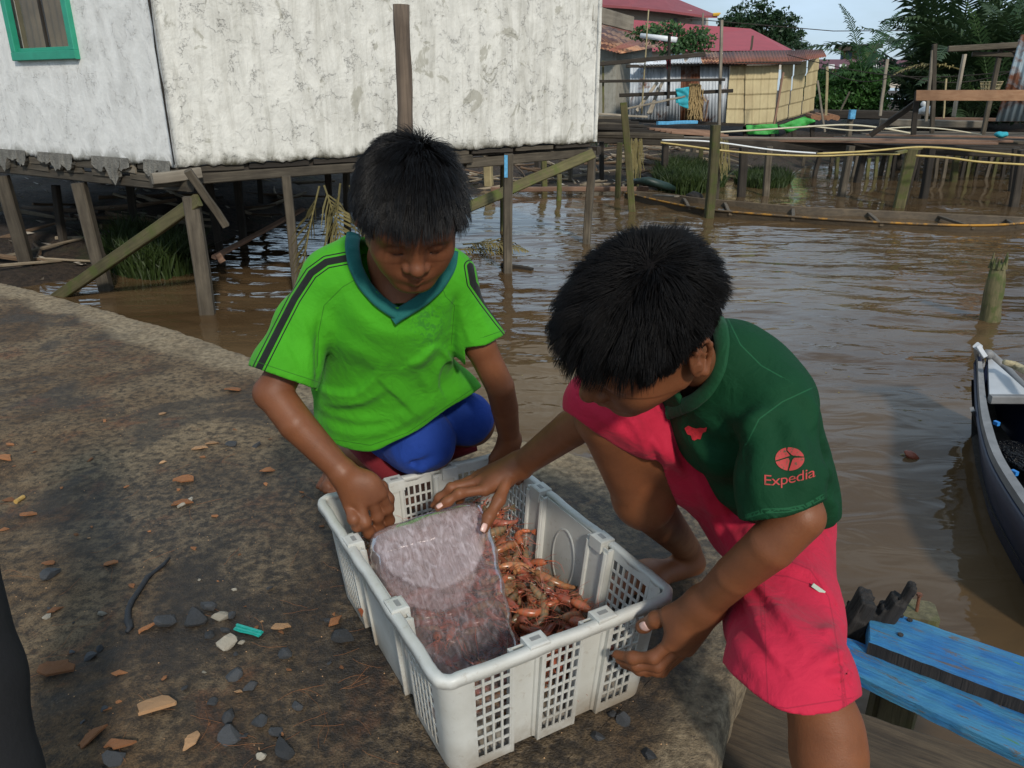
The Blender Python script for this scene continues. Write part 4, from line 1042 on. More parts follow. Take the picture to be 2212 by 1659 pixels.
# far right landing: a dark platform with uprights
fr_ = empty('far_landing', uz(2120, 16, -0.1), 'dark landing of rough boards under the palms at right', 'landing')
for k in range(7):
    y = 14.5 + k * 0.45; timber('deck_plank', uz(1780 + 20 * k, y + 1, 0.10), uz(2330, y, 0.10), 0.30, 0.06, M_dark if k % 2 else M_grey, fr_, seg=6)
for k in range(26):
    u = 1800 + k * 18 + RB.uniform(-5, 5); f = uz(u, 14.4, WZ - 0.2); timber('stake', f, f + (RB.uniform(-.05, .05), 0, 0.62 + RB.uniform(-.1, .1)), 0.06, 0.05, RB.choice((M_dark, M_grey, M_moss)), fr_, (0, 1, 0))
for (u0, v0, u1, v1, w, mt, lab) in [(2015, 108, 2000, 262, 5, M_palew, 'pale thin upright, left of the close pair'), (2019, 95, 2013, 288, 7, M_grey, 'grey thin upright, right of the close pair'), (2084, 117, 2060, 252, 6, M_palew, 'pale leaning upright under the roof frame'), (2165, 92, 2123, 291, 7, M_grey, 'long leaning grey pole by the basket'),
    (1917, 128, 1901, 250, 5, M_palew, 'leaning pale pole before the green bush'), (1787, 144, 1784, 249, 4.5, M_bamboo, 'upright bamboo left of the green bush'), (2206, 85, 2172, 255, 7, M_palew, 'pale leaning pole at the right edge by the blue sheet'), (1766, 174, 1782, 285, 3.5, M_palew, 'thin pole leaning against the cream shed'), (2044, 170, 2038, 255, 3, M_bamboo, 'short bamboo stake before the palms'), (1835, 198, 1815, 240, 3, M_grey, 'short crooked stake in the bush'), (1838, 250, 1832, 300, 9, M_grey, 'post with a blue painted head on the walkway')]:
    post_px(u0, v0, u1, v1, w, mt, y=13.5 if u0 > 1990 else 16, name='pole', lab=lab, deep=0.0, cat='pole')
q = Y(1839, 251, 15.95); MB().bar(q, q + (0, 0, 0.12), 0.10, 0.10, (0, 1, 0)); b = MB(); b.bar(q + (0, -.02, -.05), q + (0, -.02, 0.12), 0.11, 0.11, (0, 1, 0)); tag(b.build('blue_block', M_bluep), 'small blue painted block on a post head', 'block')
for (a, b, c, d, w) in [(2048, 106, 2290, 92, 0.09), (2100, 117, 2290, 120, 0.07), (2150, 100, 2230, 118, 0.06)]: timber('roof_frame_pole', Y(a, b, 13.6), Y(c, d, 13.2), w, w, M_grey, fr_)
for (a, b, c, d) in [(1700, 118, 2230, 148), (1930, 158, 2250, 132), (1780, 150, 1990, 138)]:
    m = MB(); n = 12; P0, P1 = Y(a, b, 15.5), Y(c, d, 14.5); m.tube([P0 + (P1 - P0) * i / n - (0, 0, 0.25 * math.sin(math.pi * i / n)) for i in range(n + 1)], 0.008, 4); tag(m.build('wire', M_dark), 'thin wire strung between the far poles at v%d' % 0 if False else ('thin wire strung from the shed to the far right poles' if a == 1700 else 'thin wire looping before the palms' if a == 1930 else 'thin short wire above the green bush'), 'wire')
m = MB(); m.tube([Y(1480, 40, 60), Y(1800, 67, 58), Y(2000, 66, 57)], 0.03, 4); tag(m.build('power_line', M_dark), 'thin power line across the pale sky', 'power line')
corr('leaning_sheet', Y(2150, 262, 12.6), Y(2240, 262, 12.4), Y(2290, 70, 12.4), Y(2205, 75, 12.6), 0.09, 0.012, mat_corr('blue_grey_sheet', (0.20, 0.28, 0.33), (0.34, 0.42, 0.46), 0.35), None)
tag(bpy.data.objects['leaning_sheet'], 'blue grey corrugated sheet with rust leaning at the right edge', 'metal sheet')
# basket, bags, firewood
bk = SF(Y(2140, 188, 15) - 0.3, Y(2140, 188, 15) + 0.3, 0.02); c_ = Y(2140, 187, 15)
m = MB(); 
for z_, r1 in ((-0.08, 0.14), (-0.03, 0.15), (0.03, 0.165), (0.08, 0.18)): m.tube([c_ + (math.cos(a) * r1, math.sin(a) * r1, z_) for a in np.linspace(0, 6.28, 17)], 0.010, 5, cap=False)
for a in np.linspace(0, 6.28, 21)[:-1]: m.tube([c_ + (math.cos(a) * 0.13, math.sin(a) * 0.13, -0.09), c_ + (math.cos(a) * 0.182, math.sin(a) * 0.182, 0.09)], 0.008, 4)
tag(m.build('basket', M_bamboo), 'small open lattice basket hung under the palms', 'basket')
M_whiteb = mat_plain('white_bag', (0.60, 0.60, 0.58), 0.6, 0.15, 10, 0.5)
def lump(name, u, v, y, r, mat, lab, cat, sq=0.8, seed=3):
    me = rock0(seed, mat, sq); return tag(me_link(me, name, None, Y(u, v, y), (0, 0, seed), (r, r, r)), lab, cat)
def rock0(seed, mat, flat):
    R = np.random.RandomState(seed); bm = bmesh.new(); bmesh.ops.create_icosphere(bm, subdivisions=3, radius=1.0)
    for v in bm.verts:
        p = np.array(v.co); k = 1 + 0.16 * float(snoise(np.array([p[0]]), np.array([p[1]]), np.array([p[2] + seed]), 2.5, seed % 3)[0]); v.co = (p[0] * k, p[1] * k, p[2] * k * flat)
    me = bpy.data.meshes.new('lump'); bm.to_mesh(me); bm.free(); me.polygons.foreach_set('use_smooth', [True] * len(me.polygons)); me.materials.append(mat); return me
lump('white_bag', 2001, 240, 14.8, 0.13, M_whiteb, 'white bag lying beside the dark post', 'bag', 0.7, 3); lump('white_bag', 1995, 225, 14.9, 0.05, M_whiteb, 'small white bag hanging above the larger one', 'bag', 1.0, 5)
lump('teal_bag', 2163, 291, 10.7, 0.085, M_tealc, 'teal bag with a white bottom on the walkway', 'bag', 0.5, 6)
M_wood_end = mat_plain('firewood', (0.26, 0.13, 0.07), 0.9, 0.3, 20)
for k in range(9):
    p = Y(1757 + k * 6.5, 252 + (k % 3) * 1.5, 17.5); m = MB(); m.tube([p, p + (0.05, 0.5, 0.02)], 0.055, 8); tag(m.build('firewood_log', M_wood_end), 'short cut firewood log in the pile beside the green tarpaulin', 'log', 'firewood logs in a pile')
# left end: dark heap of planks between the white house and the shed
hp = empty('plank_heap', Y(1350, 270, 12), 'heap of dark old planks stacked between the white house and the shed', 'plank heap')
for k in range(16):
    v = 252 + k * 2.8; u0 = 1225 + RB.uniform(-10, 20); u1 = 1330 + k * 9 + RB.uniform(-20, 30)
    timber('plank', Y(u0, v - RB.uniform(0, 5), 11.8 + k * .02), Y(min(u1, 1470), v + RB.uniform(0, 8), 12.6), RB.uniform(0.12, 0.25), RB.uniform(0.03, 0.06), RB.choice((M_dark, M_dark, M_grey)), hp)
timber('blue_plank', Y(1420, 266, 12.4), Y(1505, 264, 12.8), 0.05, 0.05, M_bluep, None, (0, 0, 1), 'long plank painted pale blue on the dark heap', 'plank')
timber('pale_plank', Y(1290, 246, 12.6), Y(1395, 252, 12.9), 0.12, 0.03, M_palew, None, (0, 0, 1), 'pale plank on top of the dark heap', 'plank')
for k in range(5): timber('plank', Y(1400 + k * 12, 278 + k * 2.0, 11.5), Y(1530 + k * 10, 283 + k * 2.5, 11.7), 0.10, 0.03, M_board, hp)
# pipes along the walkway
def pipe(pts, y, r, mat, lab):
    pts = resample_(pts); m = MB(); m.tube([Y(u, v, y) for u, v in pts], r, 8); tag(m.build('pipe', mat, None, True), lab, 'pipe')
def resample_(pts, k=5):
    pts = np.array(pts, float); out = []; n = len(pts)
    for i in range(n - 1):
        p0, p1, p2, p3 = pts[max(i-1, 0)], pts[i], pts[i+1], pts[min(i+2, n-1)]
        for j in range(k):
            t = j / k; out.append(tuple(0.5 * ((2*p1) + (-p0+p2)*t + (2*p0-5*p1+4*p2-p3)*t*t + (-p0+3*p1-3*p2+p3)*t**3)))
    out.append(tuple(pts[-1])); return out
M_ypipe = mat_plain('yellowed_pipe', (0.50, 0.38, 0.13), 0.5, 0.25, 4, 0.2)
M_cpipe = mat_plain('cream_pipe', (0.55, 0.50, 0.36), 0.5, 0.2, 4, 0.2)
pipe([(1430, 303), (1500, 304), (1561, 309), (1670, 324), (1762, 331)], 10.4, 0.011, M_pvc, 'white pipe sagging along the walkway front')
pipe([(1427, 308), (1490, 316), (1550, 324), (1650, 333), (1765, 337), (1860, 334), (1943, 333)], 10.3, 0.012, M_ypipe, 'lower yellow pipe running along the walkway front')
pipe([(1765, 332), (1870, 327), (1978, 318), (2050, 321), (2120, 328), (2230, 338)], 10.2, 0.013, M_ypipe, 'upper yellow pipe arching over the leaning post')
pipe([(1978, 336), (2050, 341), (2120, 350), (2240, 357)], 10.1, 0.013, M_ypipe, 'lowest yellow pipe at the right of the leaning post')
pipe([(1529, 287), (1650, 280), (1770, 272), (1835, 270), (1900, 276), (1972, 289)], 12.5, 0.014, M_cpipe, 'cream pipe running behind the walkway planks')
pipe([(1745, 272), (1830, 281), (1880, 281), (1960, 275), (2040, 279), (2120, 291)], 13.0, 0.011, M_cpipe, 'thin cream pipe curving under the pale board')
# dry vines hanging from the left walkway posts
m = MB()
for k in range(60):
    u = RB.choice((1368, 1378, 1550, 1565)) + RB.uniform(-9, 9); v = 298 + RB.uniform(0, 12); pts = [(u, v)]
    for j in range(5): u += RB.uniform(-3, 3); v += RB.uniform(6, 22); pts.append((u, v))
    m.tube([Y(a, b, 10.9) for a, b in pts], 0.006, 3, cap=False)
tag(m.build('dry_vines', M_dead), 'dry vines and roots dangling from the left walkway posts', 'vines', kind='stuff')

# ------------------------------------------------------------------ boats and floating things
M_boatw = mat_wood('boat_wood', (0.075, 0.055, 0.035), (0.17, 0.125, 0.075), 0, 0.8, 0.7)
def mat_rand0(name, c0, c1, sc):
    m = NT(name); n = m.noise(m.co('Object'), sc, 6, 0.7)
    m.set(Base_Color=m.mix(m.ramp(n, [(0.46, 0.0), (0.54, 1.0)]), c0, c1), Roughness=0.7); m.bump(n, 0.4, 0.01); return m.m
M_boaty = mat_rand0('yellow_gunwale', (0.42, 0.20, 0.02), (0.10, 0.07, 0.04), 2.5)
M_hull = mat_plain('dark_green_hull', (0.015, 0.035, 0.03), 0.5, 0.3, 6)
cn = empty('canoe', G(1700, 460, WZ), 'long narrow wooden canoe lying low in the water with a yellow gunwale', 'canoe')
near_e = resample_([(1349, 416), (1400, 428), (1460, 441), (1525, 452), (1600, 459), (1714, 468), (1860, 478), (2045, 486), (2150, 486), (2230, 480)], 4)
far_e = resample_([(1352, 414), (1395, 416), (1450, 421), (1509, 429), (1590, 436), (1714, 447), (1850, 454), (1955, 459), (2105, 466), (2230, 472)], 4)
NE = [G(u, v, WZ + 0.075) for u, v in near_e]; FE = [G(u, v, WZ + 0.075) for u, v in far_e]
n = len(NE)
for nm, E1, sgn, mt in (('gunwale', NE, -1, M_boaty), ('gunwale', FE, 1, M_boatw)):
    m = MB(); m.tube(E1, 0.014, 6); m.build(nm, mt, cn, True)
m = MB()
for E1, sgn in ((NE, -1), (FE, 1)):
    vs = []
    for p, q in zip(E1, FE if sgn < 0 else NE):
        i_ = nrm((q - p) + 1e-6); vs += [p, p + i_ * 0.04 + (0, 0, -0.16), p + i_ * 0.05 + (0, 0, -0.16), p + i_ * 0.015]
    m.add(vs, [(i*4+k, (i+1)*4+k, (i+1)*4+(k+1) % 4, i*4+(k+1) % 4) for i in range(n - 1) for k in range(4)])
m.build('hull_side', M_boatw, cn)
vs = []
for p, q in zip(NE, FE): vs += [p + (q - p) * 0.12 + (0, 0, -0.085), p + (q - p) * 0.88 + (0, 0, -0.085)]
k0 = 14
mb = MB(); mb.add(vs, [(2*i, 2*i+2, 2*i+3, 2*i+1) for i in range(k0)]); mb.build('bottom_boards', M_boatw, cn)
for i in (10, 15, 20, 25, 30, 34):
    if i < n: timber('rib', NE[i] + (0, 0, -0.03), FE[i] + (0, 0, -0.03), 0.04, 0.03, M_boatw, cn)
timber('thwart', G(1415, 422, WZ + 0.1), G(1462, 424, WZ + 0.14), 0.09, 0.02, M_palew, cn)
lump('dark_bundle', 1500, 424, G(1500, 430, WZ)[1], 0.13, M_dark, 'dark bundle lying in the canoe', 'bundle', 0.5, 9)
fp_ = [G(1300, 398, WZ), G(1480, 412, WZ)]
m = MB(); m.tube([G(1352, 390, WZ + 0.15), G(1400, 392, WZ + 0.22), G(1440, 402, WZ + 0.12), G(1472, 414, WZ)], [0.02, 0.07, 0.06, 0.02], 8); tag(m.build('rubber_mat', M_hull, None, True), 'dark rounded boat hull lying upside down on the bank', 'hull')

nbt = empty('painted_boat', G(2150, 960, WZ), 'white decked boat bow with dark blue hull at the right edge', 'boat')
M_bwhite = mat_plain('white_boat_paint', (0.46, 0.48, 0.50), 0.5, 0.15, 5, 0.25); M_bblue = mat_plain('navy_hull', (0.012, 0.018, 0.045), 0.45, 0.3, 5); M_bgrey = mat_plain('grey_gunwale', (0.20, 0.20, 0.20), 0.6, 0.25, 12, 0.4)
zg = -0.20
outer = resample_([(2112, 748), (2113, 800), (2116, 860), (2124, 915), (2146, 982), (2190, 1056), (2240, 1125), (2310, 1200)], 4)
inner = resample_([(2118, 752), (2124, 800), (2130, 860), (2142, 915), (2165, 982), (2208, 1050), (2260, 1118), (2330, 1190)], 4)
OU = []; IN = []
for i, ((a, b), (c, d)) in enumerate(zip(outer, inner)):
    z = zg + 0.14 * max(0, 1 - i / 9) ** 2; OU.append(G(a, b, z)); IN.append(G(c, d, z))
right = resample_([(2134, 764), (2170, 795), (2212, 838), (2290, 900), (2400, 990), (2500, 1085), (2580, 1185)], 7); RG = [G(a, b, zg + 0.10 * max(0, 1 - i / 9) ** 2) for i, (a, b) in enumerate(right)]
m = MB(); vs = []
for p, q in zip(OU, IN): vs += [p, q, q + (0, 0, -0.03), p + (0, 0, -0.03)]
m.add(vs, [(i*4+k, (i+1)*4+k, (i+1)*4+(k+1) % 4, i*4+(k+1) % 4) for i in range(len(OU) - 1) for k in range(4)]); m.add([OU[0] , IN[0], IN[0] + (0, 0, -.03), OU[0] + (0, 0, -.03)], [(0, 1, 2, 3)]); m.build('gunwale', M_bgrey, nbt)
m = MB(); vs = []
for p in OU: vs += [p + (0.004, 0, -0.031), p + (0.05, 0.0, -0.16), p + (0.12, 0, -0.50)]
m.add(vs, [(i*3+k, (i+1)*3+k, (i+1)*3+k+1, i*3+k+1) for i in range(len(OU) - 1) for k in range(2)]); o = m.build('hull', M_bblue, nbt, True); md = o.modifiers.new('t', 'SOLIDIFY'); md.thickness = 0.015
m = MB(); m.tube(RG, 0.022, 6); m.build('gunwale', M_bgrey, nbt, True)
m = MB(); vs = []
for p in RG: vs += [p, p + (-0.02, -0.02, -0.30)]
m.add(vs, [(2*i, 2*i+2, 2*i+3, 2*i+1) for i in range(len(RG) - 1)]); m.build('hull', M_bblue, nbt, True)
deck = [G(2133, 770, zg + 0.075), G(2212, 842, zg + 0.02), G(2320, 940, zg + 0.01), G(2300, 864, zg)]
m = MB(); m.slab([G(2134, 768, zg + 0.07), G(2138, 862, zg + 0.0), G(2260, 863, zg), G(2225, 850, zg + 0.02)], 0.02); m.build('deck', M_bwhite, nbt)
m = MB(); m.bar(G(2138, 862, zg + .002), G(2290, 863, zg + .002), 0.03, 0.035, (0, 0, 1)); m.build('deck_beam', M_bgrey, nbt)
m = MB(); m.bar(G(2112, 748, zg + 0.16), G(2118, 790, zg - 0.05), 0.03, 0.03, (0, 1, 0)); m.bar(G(2112, 748, zg + 0.16), G(2128, 772, zg + 0.12), 0.02, 0.02, (0, 1, 0)); tag(m.build('stem', M_bwhite, nbt))
m = MB(); vs = []; nb_ = 20
for i in range(nb_ + 1):
    p = OU[int(i / nb_ * (len(OU) - 1))]; q = RG[int(i / nb_ * (len(RG) - 1))]; k_ = min(1, i / 5)
    a_ = p + (q - p) * 0.10; b_ = p + (q - p) * 0.90; a_[2] = b_[2] = zg - 0.20 * k_ - 0.02; vs += [a_, b_]
m.add(vs, [(2*i, 2*i+2, 2*i+3, 2*i+1) for i in range(nb_)]); m.build('bilge', M_dark, nbt)
e0, e1 = OU[-1], RG[-1]; m = MB(); m.slab([e0, e1, e1 + (0, 0, -0.3), e0 + (0, 0, -0.3)], 0.03, (e0 - e1)[[1, 0, 2]] * (1, -1, 0)); m.build('transom', M_bblue, nbt)
m = MB(); m.bar(G(2100, 884, zg - 0.02), G(2112, 916, zg - 0.12), 0.02, 0.015, (1, 0, 0)); m.build('outrigger_end', M_bgrey, nbt)
M_cyan = mat_plain('bright_blue_patch', (0.03, 0.22, 0.60), 0.5, 0.1, 10)
for (u, v) in ((2148, 912), (2186, 1018)):
    m = MB(); p = G(u, v, zg - 0.03); m.bar(p, p + (0.006, -0.02, 0), 0.014, 0.016, (0, 0, 1)); m.build('cleat', M_cyan, nbt)
M_blackp = NT('black_plastic'); M_blackp.set(Base_Color=(0.008, 0.008, 0.010), Roughness=0.22); M_blackp.bump(M_blackp.noise(M_blackp.co('Object'), 5, 3, 0.5, 1.5), 1.0, 0.15); M_blackp = M_blackp.m
me = rock0(12, M_blackp, 0.35); tag(me_link(me, 'plastic_sheet', None, G(2265, 1010, zg - 0.14), (0, 0, .3), (0.10, 0.24, 0.12)), 'crumpled shiny black plastic sheet inside the boat', 'plastic sheet')
M_rope = mat_plain('rope', (0.42, 0.36, 0.22), 0.9, 0.4, 60, 0.8)
m = MB(); m.tube([G(2170, 782, zg + 0.12), G(2190, 788, zg + 0.10), G(2215, 800, zg + 0.1), G(2260, 830, zg + 0.1)], [0.012, 0.016, 0.018, 0.016], 8, rough=0.2); tag(m.build('rope', M_rope, None, True), 'pale knotted rope on the boat bow at right edge', 'rope')
# rotten mooring stump
f = G(2138, 692, WZ); h = Y(2157, 570, f[1]); m = MB(); n = 9; d_ = nrm(h - f)
M_stump = mat_wood('rotten_green_stump', (0.070, 0.072, 0.030), (0.20, 0.165, 0.085), 2, 2.0, 0.9, (0.05, 0.075, 0.015), 2)
m.tube([f - d_ * 0.5 + (h - f + d_ * 0.5) * i / n for i in range(n + 1)], [0.062, 0.064, 0.060, 0.064, 0.060, 0.063, 0.060, 0.061, 0.057, 0.040], 14, rough=0.10)
st = m.build('mooring_stump', M_stump, None, True); tag(st, 'thick rotten stump with splintered top standing in the water', 'stump')
for k in range(16):
    a = k * 0.7; b = h + np.array((math.cos(a) * 0.042, math.sin(a) * 0.042, -0.03)); m = MB(); m.tube([b, b + (math.cos(a) * .004, 0, RB.uniform(0.04, 0.13))], [0.017, 0.003], 5); m.build('splinter', M_stump, st)
M_brick = mat_plain('wet_red_brown', (0.22, 0.055, 0.025), 0.5, 0.3, 20)
me = rock0(21, M_brick, 0.5); tag(me_link(me, 'floating_husk', None, G(1970, 985, WZ + 0.01), (0.3, 0.4, -0.5), (0.035, 0.022, 0.03)), 'red brown husk floating alone on the brown water', 'husk')
m = MB(); frond(m, G(1000, 528, WZ + 0.05), (1.0, -0.35, 0.18), 0.70, 0.5, 24, 0.22, 0.05); frond(m, G(985, 540, WZ + 0.02), (1.0, -0.1, 0.1), 0.55, 0.4, 18, 0.16, 0.05)
tag(m.build('floating_frond', M_dead), 'yellow green palm frond half sunk behind the boy in green', 'frond')
timber('floating_log', G(1085, 572, WZ + 0.02), G(1150, 584, WZ + 0.0), 0.05, 0.04, M_dark, None, (0, 0, 1), 'dark stick floating below the blue daubed stilt', 'log')
fr2 = [((700, 400), (0.3, -0.1, -1.0), 0.55), ((735, 396), (-0.2, 0, -1), 0.6), ((755, 400), (0.2, 0, -1), 0.7), ((690, 402), (-0.35, 0, -1), 0.7)]
for k, ((u, v), d_, L) in enumerate(fr2):
    m = MB(); frond(m, Y(u, v, 5.6), d_, L, 0.5, 14, 0.3, 0.06); tag(m.build('hanging_frond', M_dead), 'withered frond hanging under the white house, ' + ('longest', 'shortest of the left pair', 'beside the boy in green', 'slanting left')[k], 'frond')
m = MB()
for k in range(30):
    u, v = RB.uniform(1050, 2200), RB.uniform(520, 1000)
    p = G(u, v, WZ + 0.006); s_ = RB.uniform(0.006, 0.016); m.add([p + (s_, 0, 0), p + (0, s_ * .6, 0.003), p + (-s_, 0, 0), p + (0, -s_ * .6, 0.002)], [(0, 1, 2, 3)])
tag(m.build('floating_flecks', M_dead), 'tiny leaf flecks floating on the water', 'flecks', kind='stuff')
# ------------------------------------------------------------------ concrete pier
WZ = -0.49
def mat_concrete():
    m = NT('stained_concrete')
    co = m.co('Object')
    n1 = m.noise(co, 1.6, 6, 0.62, 0.4); n2 = m.noise(co, 7, 7, 0.7); n3 = m.noise(co, 45, 5, 0.7); n4 = m.noise(co, 260, 3, 0.6)
    c = m.mix(m.ramp(n2, [(0.32, 0.0), (0.68, 1.0)]), (0.058, 0.031, 0.012), (0.165, 0.098, 0.045))
    c = m.mix(m.ramp(n1, [(0.42, 0.0), (0.60, 0.85)]), c, (0.29, 0.212, 0.122))
    wet = m.math('MULTIPLY', m.ramp(m.noise(co, 2.6, 5, 0.6, 0.8), [(0.50, 0.0), (0.60, 1.0)]), 0.75)
    c = m.mix(wet, c, (0.036, 0.025, 0.015))
    rust = m.ramp(m.noise(m.co('Object', scale=(1, 1, 1)), 3.7, 6, 0.7, 1.2), [(0.54, 0.0), (0.64, 0.7)])
    c = m.mix(rust, c, (0.16, 0.060, 0.022))
    c = m.mix(m.ramp(n3, [(0.38, 0.85), (0.56, 0.0)]), c, (0.022, 0.016, 0.011))
    c = m.mix(m.ramp(n3, [(0.60, 0.0), (0.74, 0.5)]), c, (0.26, 0.19, 0.12))
    c = m.mix(m.ramp(n4, [(0.36, 0.6), (0.50, 0.0)]), c, (0.020, 0.014, 0.009))
    c = m.mix(m.ramp(n4, [(0.62, 0.0), (0.74, 0.4)]), c, (0.30, 0.22, 0.14))
    e = m.attr('edge')
    ec = m.mix(m.ramp(n3, [(0.35, 0.0), (0.6, 1.0)]), (0.13, 0.095, 0.055), (0.34, 0.265, 0.165))
    c = m.mix(m.math('MULTIPLY', e, m.ramp(n2, [(0.30, 0.35), (0.6, 1.0)])), c, ec)
    s = m.attr('damp_shade')  # wet ground, with shadow painted into the same dark tone
    c = m.mix(m.math('MULTIPLY', s, m.ramp(n3, [(0.35, 0.85), (0.65, 0.25)])), c, (0.018, 0.013, 0.009))
    m.set(Base_Color=c)
    m.L.new(m.ramp(m.math('MAXIMUM', wet, s), [(0.0, 0.92), (1.0, 0.55)]), m.b.inputs['Roughness'])
    h = m.math('ADD', m.math('MULTIPLY', n2, 1.2), m.math('ADD', m.math('MULTIPLY', n3, 0.7), m.math('MULTIPLY', n4, 0.35)))
    m.bump(h, 0.9, 0.012)
    return m.m
M_conc = mat_concrete()
edge_px = [(-700, 470), (-300, 540), (0, 606), (120, 636), (240, 668), (360, 703), (480, 740), (560, 768), (760, 825), (950, 882), (1130, 940), (1250, 972), (1400, 1012), (1540, 1062)]
E_ = [G(u, v)[:2] for u, v in edge_px] + [np.array((0.60, 1.62)), np.array((0.535, 1.40))] + [G(1612, 1390)[:2], G(1602, 1440)[:2], G(1568, 1560)[:2], G(1530, 1659)[:2], np.array((0.26, 0.72)), np.array((0.16, 0.30)), np.array((0.10, -0.6))]
ed = []
for a, b in zip(E_[:-1], E_[1:]):
    n = max(2, int(np.linalg.norm(b - a) / 0.014))
    for i in range(n): ed.append(a + (b - a) * i / n)
ed = np.array(ed)
for _ in range(4): ed[1:-1] = (ed[:-2] + 2 * ed[1:-1] + ed[2:]) / 4
ne = len(ed)
wob = 0.018 * snoise(ed[:, 0], ed[:, 1], 0 * ed[:, 0], 7, 1) + 0.008 * snoise(ed[:, 0], ed[:, 1], 0 * ed[:, 0], 30, 2)
dr = np.gradient(ed, axis=0); nrm2 = np.stack([-dr[:, 1], dr[:, 0]], 1); nrm2 /= np.linalg.norm(nrm2, axis=1)[:, None]
ed = ed + nrm2 * wob[:, None]
K0 = np.array((-1.9, -1.2))
rs = np.concatenate([np.linspace(0.02, 0.35, 12)[:-1], 1 - 0.65 * (1 - np.linspace(0, 1, 150)) ** 1.0])
rings = []
def pierz(x, y):
    return 0.006 * snoise(x, y, 0 * x, 3.1, 0) + 0.0035 * snoise(x, y, 0 * x, 14, 1) + 0.0016 * snoise(x, y, 0 * x, 55, 2)
def pier_z(x, y):
    x = np.asarray([x], float); y = np.asarray([y], float)
    return float(pierz(x, y)[0] - 0.004)
for r in rs:
    q = K0 + (ed - K0) * r
    d = np.linalg.norm(ed - q, axis=1)
    z = pierz(q[:, 0], q[:, 1]) - 0.004 - 0.020 * np.clip(1 - d / 0.035, 0, 1) ** 2
    rings.append(np.column_stack([q, z]))
for k, (o, z) in enumerate([(0.012, -0.05), (0.016, -0.11), (-0.01, -0.19), (0.0, -0.30), (-0.03, -0.42), (-0.03, -0.60), (-0.05, -0.95)]):
    q = ed + nrm2 * -o * 0
    out = ed - K0; out /= np.linalg.norm(out, axis=1)[:, None]
    q = ed + out * (o + 0.014 * snoise(ed[:, 0], ed[:, 1], z + 0 * ed[:, 0], 16, 1)[:, None])
    rings.append(np.column_stack([q, np.full(ne, z)]))
PV = np.concatenate(rings); nr_ = len(rings)
ii, jj = np.meshgrid(np.arange(nr_ - 1), np.arange(ne - 1), indexing='ij')
a = ii * ne + jj
PF = np.stack([a, a + ne, a + ne + 1, a + 1], -1).reshape(-1, 4)
ring_i = np.repeat(np.arange(nr_), ne)
dd = np.linalg.norm(np.tile(ed, (nr_, 1)) - PV[:, :2], axis=1)
band_w = 0.26 + 0.10 * snoise(PV[:, 0], PV[:, 1], PV[:, 2] * 0, 3.3, 2)
edge_a = np.where(ring_i < len(rs), np.clip((band_w - dd) / 0.08, 0, 1), 0.9)
near = (PV[:, 1] < 1.75) & (PV[:, 0] > -0.3)
cd = lambda cx, cy, rx, ry: np.clip(1.25 - np.hypot((PV[:, 0] - cx) / rx, (PV[:, 1] - cy) / ry), 0, 1)
damp_shade = np.maximum.reduce([cd(-0.05, 1.25, 0.50, 0.55), cd(0.25, 1.65, 0.42, 0.28), cd(-0.75, 1.75, 0.45, 0.30), cd(-0.55, 1.45, 0.3, 0.35)])  # wet spots round crate and boys, soft shadow painted in with them
damp_shade = np.clip(damp_shade * 1.6, 0, 1) * (1 - 0.75 * cd(0.27, 1.00, 0.16, 0.16).clip(0, 1))  # thinned by the crate corner: a sunlit patch painted into the ground colour
damp_shade *= np.where((ring_i >= len(rs)), 0.4, 1.0)
meshobj('concrete_pier', PV, PF[:, ::-1], M_conc, None, True, {'edge': edge_a, 'damp_shade': damp_shade})['kind'] = 'structure'

# ------------------------------------------------------------------ crate
M_crate = NT('white_crate_plastic')
_n = M_crate.noise(M_crate.co('Object'), 9, 6, 0.65); _n2 = M_crate.noise(M_crate.co('Object'), 60, 4, 0.7)
_z = M_crate.sep(M_crate.co('Object'))[2]
_c = M_crate.mix(M_crate.ramp(_n, [(0.35, 0.0), (0.8, 1.0)]), (0.60, 0.60, 0.56), (0.46, 0.45, 0.40))
_c = M_crate.mix(M_crate.ramp(_n2, [(0.60, 0.0), (0.76, 0.55)]), _c, (0.26, 0.19, 0.11))
_c = M_crate.mix(M_crate.math('MULTIPLY', M_crate.ramp(_z, [(0.0, 0.8), (0.07, 0.0)]), M_crate.ramp(_n, [(0.3, 0.2), (0.6, 1.0)])), _c, (0.20, 0.14, 0.08))
M_crate.set(Base_Color=_c, Roughness=0.42)
M_crate.b.inputs['Subsurface Weight'].default_value = 0.25
M_crate.b.inputs['Subsurface Radius'].default_value = (1, 1, 0.95)
M_crate.b.inputs['Subsurface Scale'].default_value = 0.006
M_crate.bump(_n2, 0.18, 0.002)
M_crate = M_crate.m
M_slot = mat_plain('grey_slot', (0.26, 0.26, 0.25), 0.5, 0.2, 40)
CA = math.radians(29.4); CC = np.array((-0.0635, 1.234, 0.006)); CH = 0.220
CX = np.array((math.cos(CA), math.sin(CA), 0)); CY = np.array((-math.sin(CA), math.cos(CA), 0)); CZ = np.array((0, 0, 1.0))
HX, HY = 0.222, 0.312
crate = empty('fish_crate', CC, 'white plastic fish crate with lattice sides, holding shrimps and ice', 'crate')
crate.rotation_euler = (0, 0, CA)
def cobj(name, mb, mat=None, smooth=False):
    me = bpy.data.meshes.new(name); me.from_pydata(mb.v, [], mb.f); me.materials.append(mat or M_crate)
    if smooth: me.polygons.foreach_set('use_smooth', [True] * len(me.polygons))
    return me_link(me, name, crate)
def inset(z): return 0.034 + (0.013 - 0.034) * (z / CH)
SIDES = [((1, 0), (0, -1), HX, HY), ((0, 1), (1, 0), HY, HX), ((-1, 0), (0, 1), HX, HY), ((0, -1), (-1, 0), HY, HX)]
